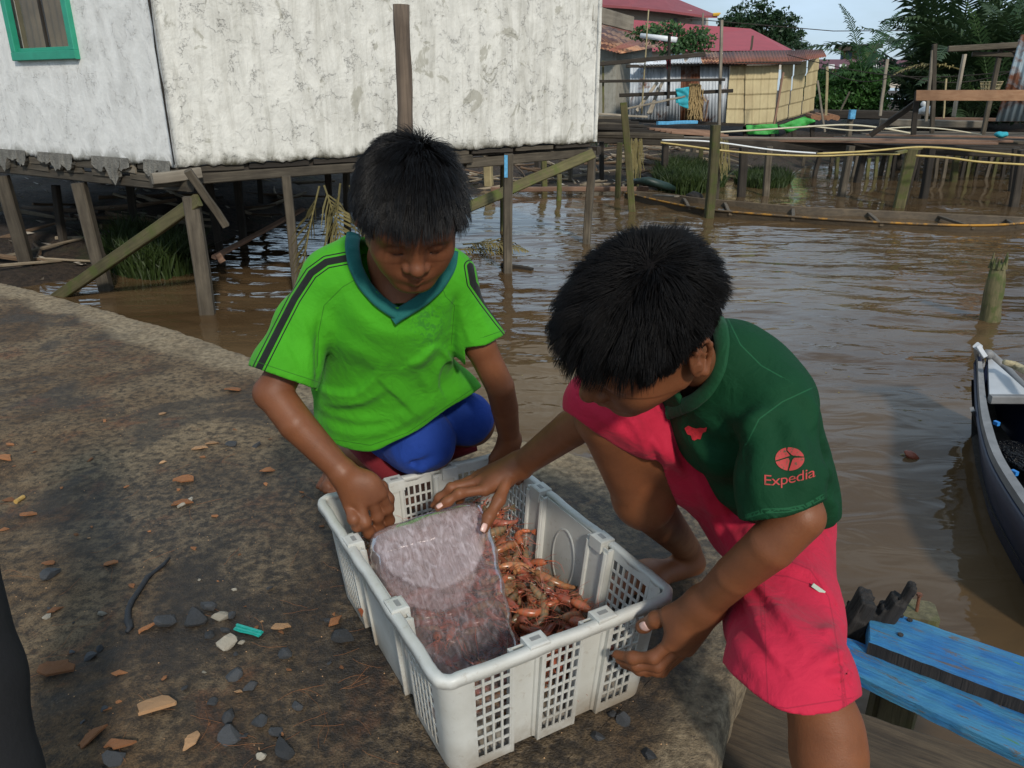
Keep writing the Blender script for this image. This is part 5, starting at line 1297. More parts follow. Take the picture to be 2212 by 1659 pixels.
def wp(side, a, z, off):
    t, n, W, Dn = SIDES[side]
    i = inset(z); aa = a * (W - i) / W
    return (t[0] * aa + n[0] * (Dn - i + off), t[1] * aa + n[1] * (Dn - i + off), z)
def wbox(mb, side, a0, a1, z0, z1, o0, o1):
    v = [wp(side, a0, z0, o0), wp(side, a1, z0, o0), wp(side, a1, z0, o1), wp(side, a0, z0, o1), wp(side, a0, z1, o0), wp(side, a1, z1, o0), wp(side, a1, z1, o1), wp(side, a0, z1, o1)]
    mb.add(v, [(0,1,2,3),(4,7,6,5),(0,4,5,1),(1,5,6,2),(2,6,7,3),(3,7,4,0)])
def lattice(side, a0, a1, cols, rows=8, z0=0.018, z1=0.196, off=0.0):
    mb = MB(); T = 0.0028
    wbox(mb, side, a0, a1, 0.0, z0, off - T, off); wbox(mb, side, a0, a1, z1, CH - 0.006, off - T, off)
    ws = (a1 - a0) / (cols + 0.5); g = 0.25 * ws
    wbox(mb, side, a0, a0 + g + 0.0022, z0, z1, off - T, off); wbox(mb, side, a1 - g - 0.0022, a1, z0, z1, off - T, off)
    for i in range(1, cols):
        x = a0 + g + i * ws; wbox(mb, side, x - 0.0022, x + 0.0022, z0, z1, off - T, off + 0.0004)
    for j in range(1, rows):
        z = z0 + (z1 - z0) * j / rows; wbox(mb, side, a0, a1, z - 0.0021, z + 0.0021, off - T - 0.0004, off - 0.0004)
    cobj('lattice_panel', mb)
def solid(side, a0, a1, off=-0.012, oval=False):
    mb = MB(); T = 0.0028
    wbox(mb, side, a0, a1, 0.0, CH - 0.006, off - T, off)
    cobj('solid_panel', mb)
    if oval:
        mb = MB(); ac = (a0 + a1) / 2; N = 40
        vs = []; 
        for ring, (k, o) in enumerate([(1.0, off - T), (0.95, off - T - 0.0022), (0.90, off - T)]):
            for i in range(N):
                an = 2 * math.pi * i / N
                vs.append(wp(side, ac + 0.043 * k * math.cos(an), 0.115 + 0.066 * k * math.sin(an), o))
        fs = []
        for r in (0, 1):
            for i in range(N): fs.append((r*N+i, r*N+(i+1) % N, (r+1)*N+(i+1) % N, (r+1)*N+i))
        mb.add(vs, fs); cobj('oval_rib', mb, None, True)
def pillar(side, a, sgn):
    mb = MB()
    wbox(mb, side, a - 0.0032, a + 0.0032, 0.0, CH - 0.006, -0.0155, 0.0006)
    # rounded bead on the inside
    vs = []; N = 8
    for z in (0.004, CH - 0.012):
        for i in range(N):
            an = 2 * math.pi * i / N
            vs.append(wp(side, a + sgn * 0.004 + 0.0068 * math.cos(an), z, -0.0135 + 0.0068 * math.sin(an)))
    mb.add(vs, [(i, (i+1) % N, N + (i+1) % N, N + i) for i in range(N)] + [tuple(range(N, 2*N)), tuple(range(N))[::-1]])
    cobj('corner_step', mb)
for sd in (0, 2):
    W = HX
    xs = [-W + 0.030, -W + 0.048, -0.114, -0.092, -0.032, -0.010] 
    L1 = (-0.176, -0.098); S1 = (-0.098, -0.040); L2 = (-0.040, 0.040); S2 = (0.040, 0.098); L3 = (0.098, 0.176)
    for a, b in (L1, L3): lattice(sd, a, b, 4)
    lattice(sd, L2[0], L2[1], 5)
    for a, b in (S1, S2): solid(sd, a, b)
    for a, sg in ((L1[1], 1), (L2[0], -1), (L2[1], 1), (L3[0], -1)): pillar(sd, a, sg)
for sd in (1, 3):
    lattice(sd, -0.262, -0.150, 6); lattice(sd, 0.150, 0.262, 6)
    solid(sd, -0.150, -0.085); solid(sd, -0.085, 0.085, -0.004, True); solid(sd, 0.085, 0.150)
    for a, sg in ((-0.150, 1), (-0.085, -1), (0.085, 1), (0.150, -1)): pillar(sd, a, sg)
# rounded corners from base to rim
for sx, sy in ((-1, -1), (1, -1), (1, 1), (-1, 1)):
    mb = MB(); vs = []; N = 9; levels = [0.0, 0.05, 0.10, 0.15, CH - 0.006]
    for thick in (0, 0.0028):
        for z in levels:
            i_ = inset(z)
            R_x, R_y = 0.032, 0.032
            pts = [(0.176 * (HX - i_) / HX, HY - i_)]
            for k in range(N):
                an = math.pi / 2 * (1 - k / (N - 1))
                pts.append(((HX - i_) - R_x + R_x * math.cos(an), (HY - i_) - R_y + R_y * math.sin(an)))
            pts.append((HX - i_, 0.262 * (HY - i_) / HY))
            vs += [(sx * (p[0] - thick * 0.7), sy * (p[1] - thick * 0.7), z) for p in pts]
    M_ = N + 2; nl = len(levels); fs = []
    for t in (0, 1):
        for l in range(nl - 1):
            for k in range(M_ - 1):
                b = (t * nl + l) * M_ + k; q = (b, b + 1, b + 1 + M_, b + M_)
                fs.append(q if (t == 0) == (sx * sy < 0) else q[::-1])
    mb.add(vs, fs); cobj('corner', mb, None, True)
# rim: a rolled lip swept round the rounded rectangle
path = []
Rr = 0.034
for (cx, cy, a0) in ((HX - Rr, HY - Rr, 0), (-HX + Rr, HY - Rr, 90), (-HX + Rr, -HY + Rr, 180), (HX - Rr, -HY + Rr, 270)):
    for k in range(9):
        an = math.radians(a0 + 90 * k / 8)
        path.append((cx + Rr * math.cos(an), cy + Rr * math.sin(an), math.cos(an), math.sin(an)))
prof = [(-0.016, CH - 0.012), (-0.017, CH - 0.002), (-0.0145, CH), (-0.006, CH + 0.0006), (-0.002, CH - 0.0012), (0.0, CH - 0.005), (0.0, CH - 0.016), (-0.0022, CH - 0.0165), (-0.003, CH - 0.008), (-0.012, CH - 0.012)]
mb = MB(); vs = []
dense = []
for i in range(len(path)):
    p, q = path[i], path[(i + 1) % len(path)]
    m = max(1, int(math.hypot(q[0]-p[0], q[1]-p[1]) / 0.02))
    for k in range(m):
        t = k / m; dense.append(tuple(p[j] + (q[j] - p[j]) * t for j in range(4)))
for i, (x, y, nx, ny) in enumerate(dense):
    w = 0.0007 * math.sin(i * 1.7) + 0.0006 * math.sin(i * 0.61 + 1)
    for o, z in prof: vs.append((x + nx * (o + w), y + ny * (o + w), z + 0.0008 * math.sin(i * 0.9 + 2)))
k = len(prof); n = len(dense)
mb.add(vs, [(i*k+j, ((i+1) % n)*k+j, ((i+1) % n)*k+(j+1) % k, i*k+(j+1) % k) for i in range(n) for j in range(k)])
cobj('rim', mb, None, True)
# stacking tabs with a grey slot each
for sd, pos in ((0, (-0.055, 0.078)), (2, (-0.078, 0.055)), (1, (-0.115, 0.115)), (3, (-0.115, 0.115))):
    for a in pos:
        mb = MB()
        v = []
        for z, o0, o1, dx in ((CH - 0.020, -0.020, 0.012, 0.019), (CH + 0.0028, -0.020, 0.011, 0.019), (CH + 0.0042, -0.017, 0.008, 0.016)):
            v += [wp(sd, a - dx, z, o0), wp(sd, a + dx, z, o0), wp(sd, a + dx, z, o1), wp(sd, a - dx, z, o1)]
        mb.add(v, [(0,1,2,3)[::-1], (8,9,10,11)] + [(r*4+i, r*4+(i+1) % 4, r*4+4+(i+1) % 4, r*4+4+i) for r in (0, 1) for i in range(4)])
        o = cobj('stacking_tab', mb)
        mb = MB(); wbox(mb, sd, a - 0.009, a + 0.009, CH + 0.0040, CH + 0.0048, -0.010, -0.002)
        s_ = cobj('slot', mb, M_slot); s_.parent = o
mb = MB(); mb.box((-HX + 0.048, -HY + 0.048, 0.0), (HX - 0.048, HY - 0.048, 0.005)); cobj('base', mb)
def cpt(x, y, z): return CC + CX * x + CY * y + CZ * z

# ------------------------------------------------------------------ block of ice
T_ = np.array((-0.166, 1.262, 0.279)); B_ = np.array((-0.059, 1.007, 0.130))
li = nrm(T_ - B_); wi = nrm(np.array((0.93, 0.30, 0))); wi = nrm(wi - li * (wi @ li)); ni = np.cross(wi, li)
LI = 0.18; ci = (T_ * 0.62 + B_ * 0.38) - ni * 0.050
A_i = np.stack([wi, li, ni])
P = []; F = []; NR, NC = 56, 64
for r in range(NR):
    t = -0.22 + 1.22 * r / (NR - 1)
    w_ = 0.088 + (0.1125 - 0.088) * t + 0.006 * math.sin(max(0, t) * math.pi)
    wd = nrm(np.array((0.825, 0.566, 0)) * (1 - t) + np.array((1.0, -0.04, 0)) * t); wd = nrm(wd - li * (wd @ li))
    top_ = B_ + (T_ - B_) * t
    e_ = min(1, (1.0 - t) / 0.13); e0 = min(1, (t + 0.22) / 0.06)
    k_ = (1 - (1 - e_) ** 2.6) ** (1 / 2.6) * (1 - (1 - e0) ** 3) ** (1 / 3)
    kw = 1 - (1 - k_) * 0.62; kh = max(0.02, k_)
    h_ = 0.050 * (0.9 + 0.1 * t)
    for c_ in range(NC):
        a_ = 2 * math.pi * c_ / NC; ca, sa = math.cos(a_), math.sin(a_)
        q = (abs(ca) ** 5 + abs(sa) ** 5) ** (-1 / 5)
        x_ = ca * q * w_ * kw; z_ = sa * q * h_ * kh
        P.append(top_ - ni * 0.050 + wd * x_ + ni * z_)
    if r: F += [((r-1)*NC+c_, (r-1)*NC+(c_+1) % NC, r*NC+(c_+1) % NC, r*NC+c_) for c_ in range(NC)]
P = (np.array(P) - ci) @ A_i.T
wv = 0.0030 * snoise(P[:, 0], P[:, 1], P[:, 2], 22, 1) + 0.0016 * snoise(P[:, 0] * 2, P[:, 1], P[:, 2] * 2, 55, 2)
P[:, 0] += wv * np.sign(P[:, 0]) * 1.6; P[:, 2] += wv * 0.8
F += [tuple(range(NC))[::-1], tuple(range((NR-1)*NC, NR*NC))]
mi = NT('clear_ice')
coi = mi.co('Object')
st1 = mi.noise(mi.co('Object', scale=(300, 34, 300)), 1.0, 3, 0.6, 0.3)
st2 = mi.noise(mi.co('Object', scale=(70, 34, 70)), 1.0, 4, 0.55, 1.6)
big = mi.noise(coi, 11, 4, 0.6)
sx_, sy_, sz_ = mi.sep(coi)
cl = mi.math('ADD', mi.math('MULTIPLY', mi.math('ADD', sx_, 0.0), 5.0), 0)
cl2 = mi.math('MULTIPLY', mi.math('SUBTRACT', sy_, 0.075), 7.0)
rad = mi.math('ADD', mi.math('MULTIPLY', mi.math('MULTIPLY', sx_, 8.5), mi.math('MULTIPLY', sx_, 8.5)), mi.math('MULTIPLY', cl2, cl2))
cloud = mi.ramp(mi.math('ADD', rad, mi.math('MULTIPLY', big, 0.5)), [(0.92, 0.44), (1.04, 0.10)])
zone = mi.ramp(mi.math('ADD', rad, mi.math('MULTIPLY', big, 0.5)), [(0.90, 1.0), (1.25, 0.25)])
streak = mi.math('MULTIPLY', mi.math('MULTIPLY', mi.ramp(st1, [(0.42, 0.0), (0.70, 1.0)]), 0.22), zone)
frost = mi.math('MULTIPLY', mi.ramp(st2, [(0.50, 0.0), (0.80, 1.0)]), 0.22)
dens = mi.math('ADD', cloud, mi.math('ADD', streak, frost), clamp=True)
mi.set(Base_Color=mi.mix(mi.ramp(st2, [(0.3, 0), (0.7, 1)]), (0.34, 0.26, 0.25), (0.58, 0.50, 0.52)), Roughness=0.12)
mi.b.inputs['IOR'].default_value = 1.31
hb = mi.math('ADD', mi.math('MULTIPLY', st2, 0.12), mi.noise(coi, 22, 2, 0.4))
mi.bump(hb, 0.6, 0.006)
tr = mi.node('ShaderNodeBsdfTransparent'); tr.inputs[0].default_value = (0.90, 0.86, 0.86, 1)
mx = mi.node('ShaderNodeMixShader'); mi.L.new(dens, mx.inputs[0]); mi.L.new(tr.outputs[0], mx.inputs[1]); mi.L.new(mi.b.outputs[0], mx.inputs[2])
gl = mi.node('ShaderNodeBsdfGlossy'); gl.inputs['Roughness'].default_value = 0.07; gl.inputs[0].default_value = (1, 1, 1, 1)
mi.L.new(mi.b.inputs['Normal'].links[0].from_socket, gl.inputs['Normal'])
fr = mi.node('ShaderNodeFresnel'); fr.inputs[0].default_value = 1.31; mi.L.new(mi.b.inputs['Normal'].links[0].from_socket, fr.inputs['Normal'])
mx2 = mi.node('ShaderNodeMixShader'); mi.L.new(mi.math('MULTIPLY', fr.outputs[0], 0.42), mx2.inputs[0]); mi.L.new(mx.outputs[0], mx2.inputs[1]); mi.L.new(gl.outputs[0], mx2.inputs[2])
mi.L.new(mx2.outputs[0], mi.out.inputs[0])
ice = meshobj('ice_block', list(P), F, mi.m, None, True)
ice.matrix_world = Matrix([[*(wi[r], li[r], ni[r]), ci[r]] for r in range(3)] + [[0, 0, 0, 1]])
tag(ice, 'large clear block of ice leaning in the crate on top of the shrimps', 'ice block')

# ------------------------------------------------------------------ shrimps
def shrimp_mesh(name, curl, seed, L=0.105, mat=None):
    R = random.Random(seed); mb = MB()
    n = 15; pts = []; rad = []
    th = 0; x = z = 0.0
    for i in range(n):
        t = i / (n - 1)
        pts.append((x, 0.0, z))
        r = 0.0100 * (math.sin(min(1, (t + 0.06) * 3.2) * math.pi / 2)) * (1 - 0.62 * max(0, t - 0.35) / 0.65)
        r *= 1 + (0.10 if (i > 5 and i % 2) else 0)
        rad.append(max(0.0016, r))
        th += curl / n * (0.25 if t < 0.4 else 1.5)
        x += math.cos(th) * L / n; z -= math.sin(th) * L / n
    mb.tube(pts, rad, 8)
    e = np.array(pts[-1]); d = nrm(np.array(pts[-1]) - np.array(pts[-2]))
    for s_ in (-1, -0.4, 0.4, 1):      # tail fan
        q = e + d * 0.016 + np.array((0, s_ * 0.008, 0))
        w = np.array((0, 0.0030, 0)); up = nrm(np.cross(d, (0, 1, 0)))
        mb.add([e - w * 0.4, e + w * 0.4, q + w, q + d * 0.003, q - w, (e + q) / 2 + up * 0.0008], [(0, 1, 5), (1, 2, 5), (2, 3, 5), (3, 4, 5), (4, 0, 5)])
    mb.tube([(0.004, 0, 0.005), (-0.010, 0, 0.0068), (-0.026, 0, 0.0095)], [0.0022, 0.0014, 0.0003], 4)   # rostrum
    for i in range(10):                # walking legs and swimmerets
        k = 1 + i; p = np.array(pts[min(k + 1, n - 2)]); r = rad[min(k + 1, n - 2)]
        for s_ in (-1, 1):
            a = p + np.array((0, s_ * r * 0.5, -r * 0.7))
            ln = 0.020 if i < 5 else 0.009
            b = a + np.array((-0.4 * ln + R.uniform(-.004, .004), s_ * 0.004 + R.uniform(-.003, .003), -ln * 0.6))
            c = b + np.array((-0.5 * ln + R.uniform(-.005, .005), s_ * R.uniform(0, .004), -ln * 0.35))
            mb.tube([a, b, c], [0.0007, 0.0005, 0.0002], 3, cap=False)
    me = bpy.data.meshes.new(name); me.from_pydata(mb.v, [], mb.f)
    me.polygons.foreach_set('use_smooth', [True] * len(me.polygons)); me.materials.append(mat)
    f2 = MB()
    for k in range(4):
        s_ = -1 if k % 2 else 1
        q = [np.array((-0.004, s_ * 0.002, 0.002))]
        dv = np.array((-1, s_ * R.uniform(0.1, 0.5), R.uniform(0.0, 0.5)))
        for i in range(7):
            q.append(q[-1] + nrm(dv) * (0.0085 if k < 2 else 0.005)); dv = dv + np.array((R.uniform(-.25, .3), R.uniform(-.35, .35), R.uniform(-.35, .12)))
        f2.tube(q, [0.00045] * 7 + [0.0002], 3, cap=False)
    mf = bpy.data.meshes.new('feelers'); mf.from_pydata(f2.v, [], f2.f); mf.materials.append(M_feeler)
    ey = MB()
    for s_ in (-1, 1): ey.tube([(-0.002, s_ * 0.005, 0.003), (-0.006, s_ * 0.0075, 0.0045)], [0.0012, 0.0021], 6)
    mey = bpy.data.meshes.new('eyes'); mey.from_pydata(ey.v, [], ey.f); mey.materials.append(M_eye)
    return me, mf, mey
def mat_shrimp(name, c0, c1, band_):
    m = NT(name)
    x = m.sep(m.co('Object'))[0]
    w = m.wave(m.co('Object'), 26, 1.2, 2, 3)
    n = m.noise(m.co('Object'), 55, 4)
    c = m.mix(m.ramp(n, [(0.35, 0), (0.7, 1)]), c0, c1)
    c = m.mix(m.math('MULTIPLY', m.ramp(w, [(0.55, 0.0), (0.9, 1.0)]), band_), c, (0.14, 0.13, 0.08))
    hs = m.node('ShaderNodeHueSaturation'); m.L.new(c, hs.inputs['Color'])
    m.L.new(m.math('MULTIPLY_ADD', m.objrand(), 0.8, 0.6), hs.inputs['Value'])
    m.set(Base_Color=hs.outputs[0], Roughness=0.27)
    m.b.inputs['Subsurface Weight'].default_value = 0.3; m.b.inputs['Subsurface Radius'].default_value = (1, .4, .25); m.b.inputs['Subsurface Scale'].default_value = 0.004
    m.bump(n, 0.3, 0.001)
    return m.m
M_feeler = mat_plain('red_feeler', (0.42, 0.10, 0.055), 0.4, 0.3, 30)
M_eye = mat_plain('black_eye', (0.01, 0.008, 0.008), 0.15, 0.1, 30)
kinds = []
for i, (nm, c0, c1, bd, curl) in enumerate([('orange', (0.42, 0.115, 0.045), (0.32, 0.095, 0.050), 0.35, 2.7), ('pink', (0.42, 0.14, 0.090), (0.36, 0.085, 0.055), 0.3, 2.0),
        ('olive', (0.22, 0.15, 0.080), (0.30, 0.15, 0.07), 0.75, 2.0), ('red', (0.38, 0.070, 0.035), (0.30, 0.10, 0.055), 0.25, 3.0), ('amber', (0.38, 0.19, 0.08), (0.40, 0.13, 0.06), 0.4, 1.4)]):
    kinds.append((nm, shrimp_mesh('shrimp', curl, 5 + i, 0.100 + 0.006 * (i % 3), mat_shrimp(nm + '_shrimp_shell', c0, c1, bd))))
RS = random.Random(4)
def heap(x, y):
    "height of the heap in crate coordinates"
    return 0.088 + 0.045 * max(0, y / HY) + 0.030 * max(0, x / HX) + 0.012 * math.sin(x * 31 + 1) * math.cos(y * 23)
def ice_top(p):
    q = np.array([(p - ci) @ wi, (p - ci) @ li, (p - ci) @ ni])
    return abs(q[0]) < 0.110 and abs(q[1]) < LI + 0.03 and q[2] > -0.060
cnt = 0; tries = 0
placed = []
def put_shrimp(x, y, z, rz, rx, ry, kind, label=None):
    nm, (me, mf, mey) = kinds[kind]
    s_ = RS.uniform(0.72, 0.98)
    hd = np.array((math.cos(rz) * math.cos(ry), math.sin(rz) * math.cos(ry), -math.sin(ry)))
    rl = rz - CA; lx, ly = HX - 0.056, HY - 0.058
    for e in (-0.088 * s_, 0.062 * s_):          # feelers ahead of the head, tail fan behind
        ex, ey = math.cos(rl) * e, math.sin(rl) * e
        x = min(max(x, -lx - ex), lx - ex); y = min(max(y, -ly - ey), ly - ey)
    p = cpt(x, y, z) - hd * 0.048 * s_
    o = me_link(me, 'shrimp', None, p, (rx, ry, rz)); o.scale = (s_, s_, s_)
    tag(o, label or {'orange': 'curled orange shrimp with red feelers in the heap inside the crate', 'pink': 'glossy pink shrimp in the heap inside the white crate',
        'olive': 'olive brown banded shrimp in the heap inside the white crate', 'red': 'tightly curled deep red shrimp in the heap inside the crate', 'amber': 'nearly straight amber shrimp in the heap inside the crate'}[nm],
        'shrimp', nm + ' shrimps heaped in the crate')
    for m2, n2 in ((mf, 'feelers'), (mey, 'eyes')): me_link(m2, n2, o)
while cnt < 299 and tries < 9000:
    tries += 1
    x = RS.uniform(-HX + 0.060, HX - 0.060); y = RS.uniform(-HY + 0.066, HY - 0.066)
    lay = 0 if cnt % 4 == 0 else 2
    h_ = heap(x, y)
    z = h_ + RS.uniform(-0.006, 0.008) if lay >= 2 else RS.uniform(0.018, h_ - 0.012)
    p = cpt(x, y, z)
    if ice_top(p): continue
    if lay >= 2 and any((x - a)**2 + (y - b)**2 < 0.00040 for a, b in placed) : 
        if RS.random() < 0.9: continue
    if lay >= 2: placed.append((x, y))
    put_shrimp(x, y, z, RS.uniform(0, 6.28), RS.choice((-1, 1)) * RS.uniform(0.9, 1.7) if RS.random() < 0.75 else RS.uniform(-0.4, 0.4), RS.uniform(-0.35, 0.35), RS.choice((0, 0, 1, 1, 2, 2, 3, 4)))
    cnt += 1
# matted legs and feelers lying over the heap, beyond counting
mb = MB()
for i in range(150):
    x = RS.uniform(-HX + 0.085, HX - 0.085); y = RS.uniform(-HY + 0.085, HY - 0.085)
    p = cpt(x, y, heap(x, y) + RS.uniform(0.0, 0.012))
    if ice_top(p): continue
    q = [p]; dv = np.array((RS.uniform(-1, 1), RS.uniform(-1, 1), RS.uniform(-0.1, 0.5)))
    for k in range(5):
        q.append(q[-1] + nrm(dv) * RS.uniform(0.005, 0.012)); dv = dv + np.array((RS.uniform(-.5, .5), RS.uniform(-.5, .5), RS.uniform(-.5, .2)))
    mb.tube(q, [0.0006] * 5 + [0.0002], 3, cap=False)
tag(mb.build('shrimp_feelers', M_feeler), 'tangle of loose red shrimp feelers and legs over the heap', 'feelers', kind='stuff')

# ------------------------------------------------------------------ litter on the pier
def mat_rand(name, c0, c1, rough=0.9, scale=20, bump=0.6):
    m = NT(name); n = m.noise(m.co('Object'), scale, 6, 0.65)
    c = m.mix(m.ramp(n, [(0.3, 0), (0.7, 1)]), c0, c1)
    hs = m.node('ShaderNodeHueSaturation'); m.L.new(c, hs.inputs['Color']); m.L.new(m.math('MULTIPLY_ADD', m.objrand(), 0.8, 0.6), hs.inputs['Value'])
    m.set(Base_Color=hs.outputs[0], Roughness=rough); m.bump(m.noise(m.co('Object'), scale * 5, 5, 0.7), bump, 0.004); return m.m
M_husk = mat_rand('coconut_husk', (0.20, 0.075, 0.028), (0.36, 0.16, 0.065), 0.95, 45)
M_huskp = mat_rand('pale_husk', (0.36, 0.19, 0.09), (0.48, 0.29, 0.15), 0.95, 45)
M_stone = mat_rand('dark_stone', (0.030, 0.032, 0.036), (0.075, 0.078, 0.082), 0.8, 30)
M_stonep = mat_rand('pale_stone', (0.20, 0.18, 0.14), (0.42, 0.38, 0.31), 0.9, 60)
def rock_mesh(seed, name='stone', mat=None, flat=0.6, cuts=11):
    R = np.random.RandomState(seed); bm = bmesh.new(); bmesh.ops.create_icosphere(bm, subdivisions=2, radius=1.0)
    pl = [(nrm(R.normal(size=3)), R.uniform(0.38, 0.78)) for _ in range(cuts)]
    for v in bm.verts:
        p = np.array(v.co)
        for n_, d_ in pl:
            e = p @ n_ - d_
            if e > 0: p = p - n_ * e
        p *= 1 + 0.05 * math.sin(9 * p[0] + seed) * math.cos(8 * p[1])
        v.co = (p[0], p[1] * 0.85, p[2] * flat)
    me = bpy.data.meshes.new(name); bm.to_mesh(me); bm.free(); me.materials.append(mat); return me
def husk_mesh(seed, name, mat):
    "a broken curved piece of fibrous husk"
    R = np.random.RandomState(seed); N = 10; bmv = []; fs = []
    ang = np.sort(R.uniform(0, 2 * math.pi, N)); rr = R.uniform(0.65, 1.0, N)
    for layer, zo in ((0, 0.0), (1, -0.22)):
        bmv.append((0, 0, 0.20 + zo))
        for k2 in (0.55, 1.0):
            for a, r in zip(ang, rr):
                x, y = math.cos(a) * r * k2, math.sin(a) * r * 0.62 * k2
                bmv.append((x, y, 0.20 - 0.30 * x * x - 0.15 * y + zo + R.uniform(-.04, .04)))
    M_ = 1 + 2 * N
    for l in (0, 1):
        b = l * M_
        for i in range(N):
            j = (i + 1) % N
            q = [(b, b+1+i, b+1+j), (b+1+i, b+1+N+i, b+1+N+j, b+1+j)]
            fs += q if l == 0 else [t[::-1] for t in q]
    for i in range(N):
        j = (i + 1) % N; fs.append((1+N+i, M_+1+N+i, M_+1+N+j, 1+N+j))
    me = bpy.data.meshes.new(name); me.from_pydata(bmv, [], fs); me.materials.append(mat); return me
rocks_d = [rock_mesh(i, 'stone', M_stone, 0.6) for i in range(6)]; rocks_p = [rock_mesh(20 + i, 'stone', M_stonep, 0.55) for i in range(4)]
husks = [husk_mesh(i, 'husk_piece', M_husk) for i in range(6)]; husksp = [husk_mesh(30 + i, 'husk_piece', M_huskp) for i in range(4)]
RL = random.Random(2)
def litter(kind, u, v, wpx, rz=None, label=None, group=None, lift=0.25, name=None):
    p = G(u, v); d = np.linalg.norm(p - ORG); s_ = wpx / 2 * d / FP
    lib = {'h': husks, 'p': husksp, 'd': rocks_d, 'w': rocks_p}[kind]
    me = RL.choice(lib)
    nm = name or {'h': 'husk_piece', 'p': 'husk_piece', 'd': 'stone', 'w': 'stone'}[kind]
    o = me_link(me, nm, None, (p[0], p[1], pier_z(p[0], p[1]) + s_ * lift), (RL.uniform(-.2, .2), RL.uniform(-.2, .2), RL.uniform(0, 6.28) if rz is None else rz), (s_, s_, s_ * (0.55 if kind in 'hp' else 0.9)))
    tag(o, label, {'h': 'husk', 'p': 'husk', 'd': 'stone', 'w': 'stone'}[kind], group)
    return o
BIG = [('p', 340, 1530, 95, 0.2, 'large curved orange coconut husk chunk left of the crate front'),
 ('h', 120, 1456, 80, 0.1, 'brown split husk lump near the left edge of the pier'),
 ('h', 204, 1590, 62, 1.0, 'reddish upright husk piece nearest the lower left corner'),
 ('h', 262, 1606, 62, 0.1, 'flat ragged orange husk strip beside the reddish piece'),
 ('p', 415, 1602, 52, 1.5, 'oblong light brown husk block standing below the big chunk'),
 ('p', 607, 1352, 46, 0.1, 'pointed tan husk flake right of the teal straw'),
 ('p', 350, 890, 22, 1.2, 'small tan husk triangle standing up on bare concrete'),
 ('p', 432, 969, 38, 0.1, 'tan flat flake, left of a pair near the wet patch'),
 ('p', 458, 958, 28, 0.6, 'tan pointed flake, right of a pair near the wet patch'),
 ('h', 238, 1216, 34, 0.2, 'small pale orange flake above the black rubber strip'),
 ('h', 318, 1355, 40, 0.9, 'narrow orange husk splinter right of the black strip'),
 ('h', 240, 1452, 0, 0, None), ('h', 258, 1455, 30, 0.4, 'small orange husk cube right of the brown split lump'),
 ('h', 20, 792*1.0, 0, 0, None), ('h', 10, 990, 40, 0, 'orange husk piece cut by the left picture edge'),
 ('h', 400, 1040, 52, 0.3, 'long orange husk strip, upper of two left of the white crate'),
 ('h', 395, 1090, 48, 0.0, 'flat orange husk strip with curled end left of the crate'),
 ('h', 505, 843, 44, 0.0, 'brown husk strip near the far edge beside the boy in green'),
 ('h', 580, 1016, 36, 0.3, 'dark red husk chip on the wet concrete by the boy in green'),
 ('h', 60, 1110, 36, 0.5, 'orange husk chip with torn top at left'),
 ('h', 120, 1316*1.0, 30, 0.9, 'dark orange chip above the brown split lump'),
 ('h', 20, 1075, 26, 0.4, None), ('h', 105, 1213, 30, 0.1, None), ('h', 725, 1338, 40, 1.2, 'dark husk flake touching the crate near its left side')]
for kd, u, v, w, rz, lab in BIG:
    if w: litter(kd, u, v, w, rz, lab or 'small orange husk chip lying on the left part of the pier', None if lab else 'small husk chips on the pier')
DST = [(424, 1340, 62, 'long dark stone in the row beside the teal straw'), (356, 1345, 56, 'dark grey stone at the left end of the row'), (447, 1313, 40, 'small flat dark stone above the row'), (474, 1332, 38, 'speckled grey stone left of the teal straw', 'w'),
 (500, 1330, 30, 'small greenish stone just above the teal straw'), (488, 1390, 56, 'pale pitted stone just below the teal straw', 'w'), (452, 1370, 30, 'small dark stone left of the pale pitted one'), (484, 1360, 24, None),
 (612, 1412, 44, 'dark stone between the teal straw and the crate'), (505, 1462, 48, 'angular dark stone in the middle of the stones'), (540, 1482, 34, 'small two-pointed dark stone'), (460, 1512, 30, 'dark stone at the top of the lower trio'), (492, 1545, 44, 'middle stone of the lower trio'),
 (497, 1590, 56, 'large dark stone at the foot of the lower trio'), (560, 1560, 44, None), (595, 1580, 40, None), (640, 1520, 36, None), (610, 1620, 60, 'dark stone near the bottom edge left of the crate'), (245, 1640, 52, 'dark wet stone near the bottom edge at left'),
 (745, 1380, 56, 'dark flat stone against the left side of the crate'), (235, 1533, 0, None), (195, 1418, 34, None), (215, 1400, 24, None), (555, 962, 26, 'dark wet stone right of the tan flakes'), (500, 960, 34, 'dark lump among the tan flakes'), (540, 1195*1.0, 0, None),
 (225, 1530, 20, None), (110, 1240, 44, 'long grey stone below the upper left husk chips'), (1350, 1555, 46, 'dark flake stone below the crate corner by the hand', ), (1290, 1590, 40, 'dark stone below the crate front at right'), (1400, 1630, 44, 'dark green grey stone at the pier edge'), (1320, 1540, 30, None),
 (565, 1634, 30, None, 'w'), (102, 1330, 22, None, 'w'), (222, 1325, 20, 'small white stone between the husk chips', 'w'), (520, 1385, 18, None, 'w'), (820, 1000, 0, None)]
for t in DST:
    u, v, w, lab = t[:4]; kd = t[4] if len(t) > 4 else 'd'
    if w: litter(kd, u, v, w, None, lab or ('small pale stone lying loose on the pier' if kd == 'w' else 'small dark stone lying loose on the pier'), None if lab else ('small pale stones on the pier' if kd == 'w' else 'small dark stones on the pier'))
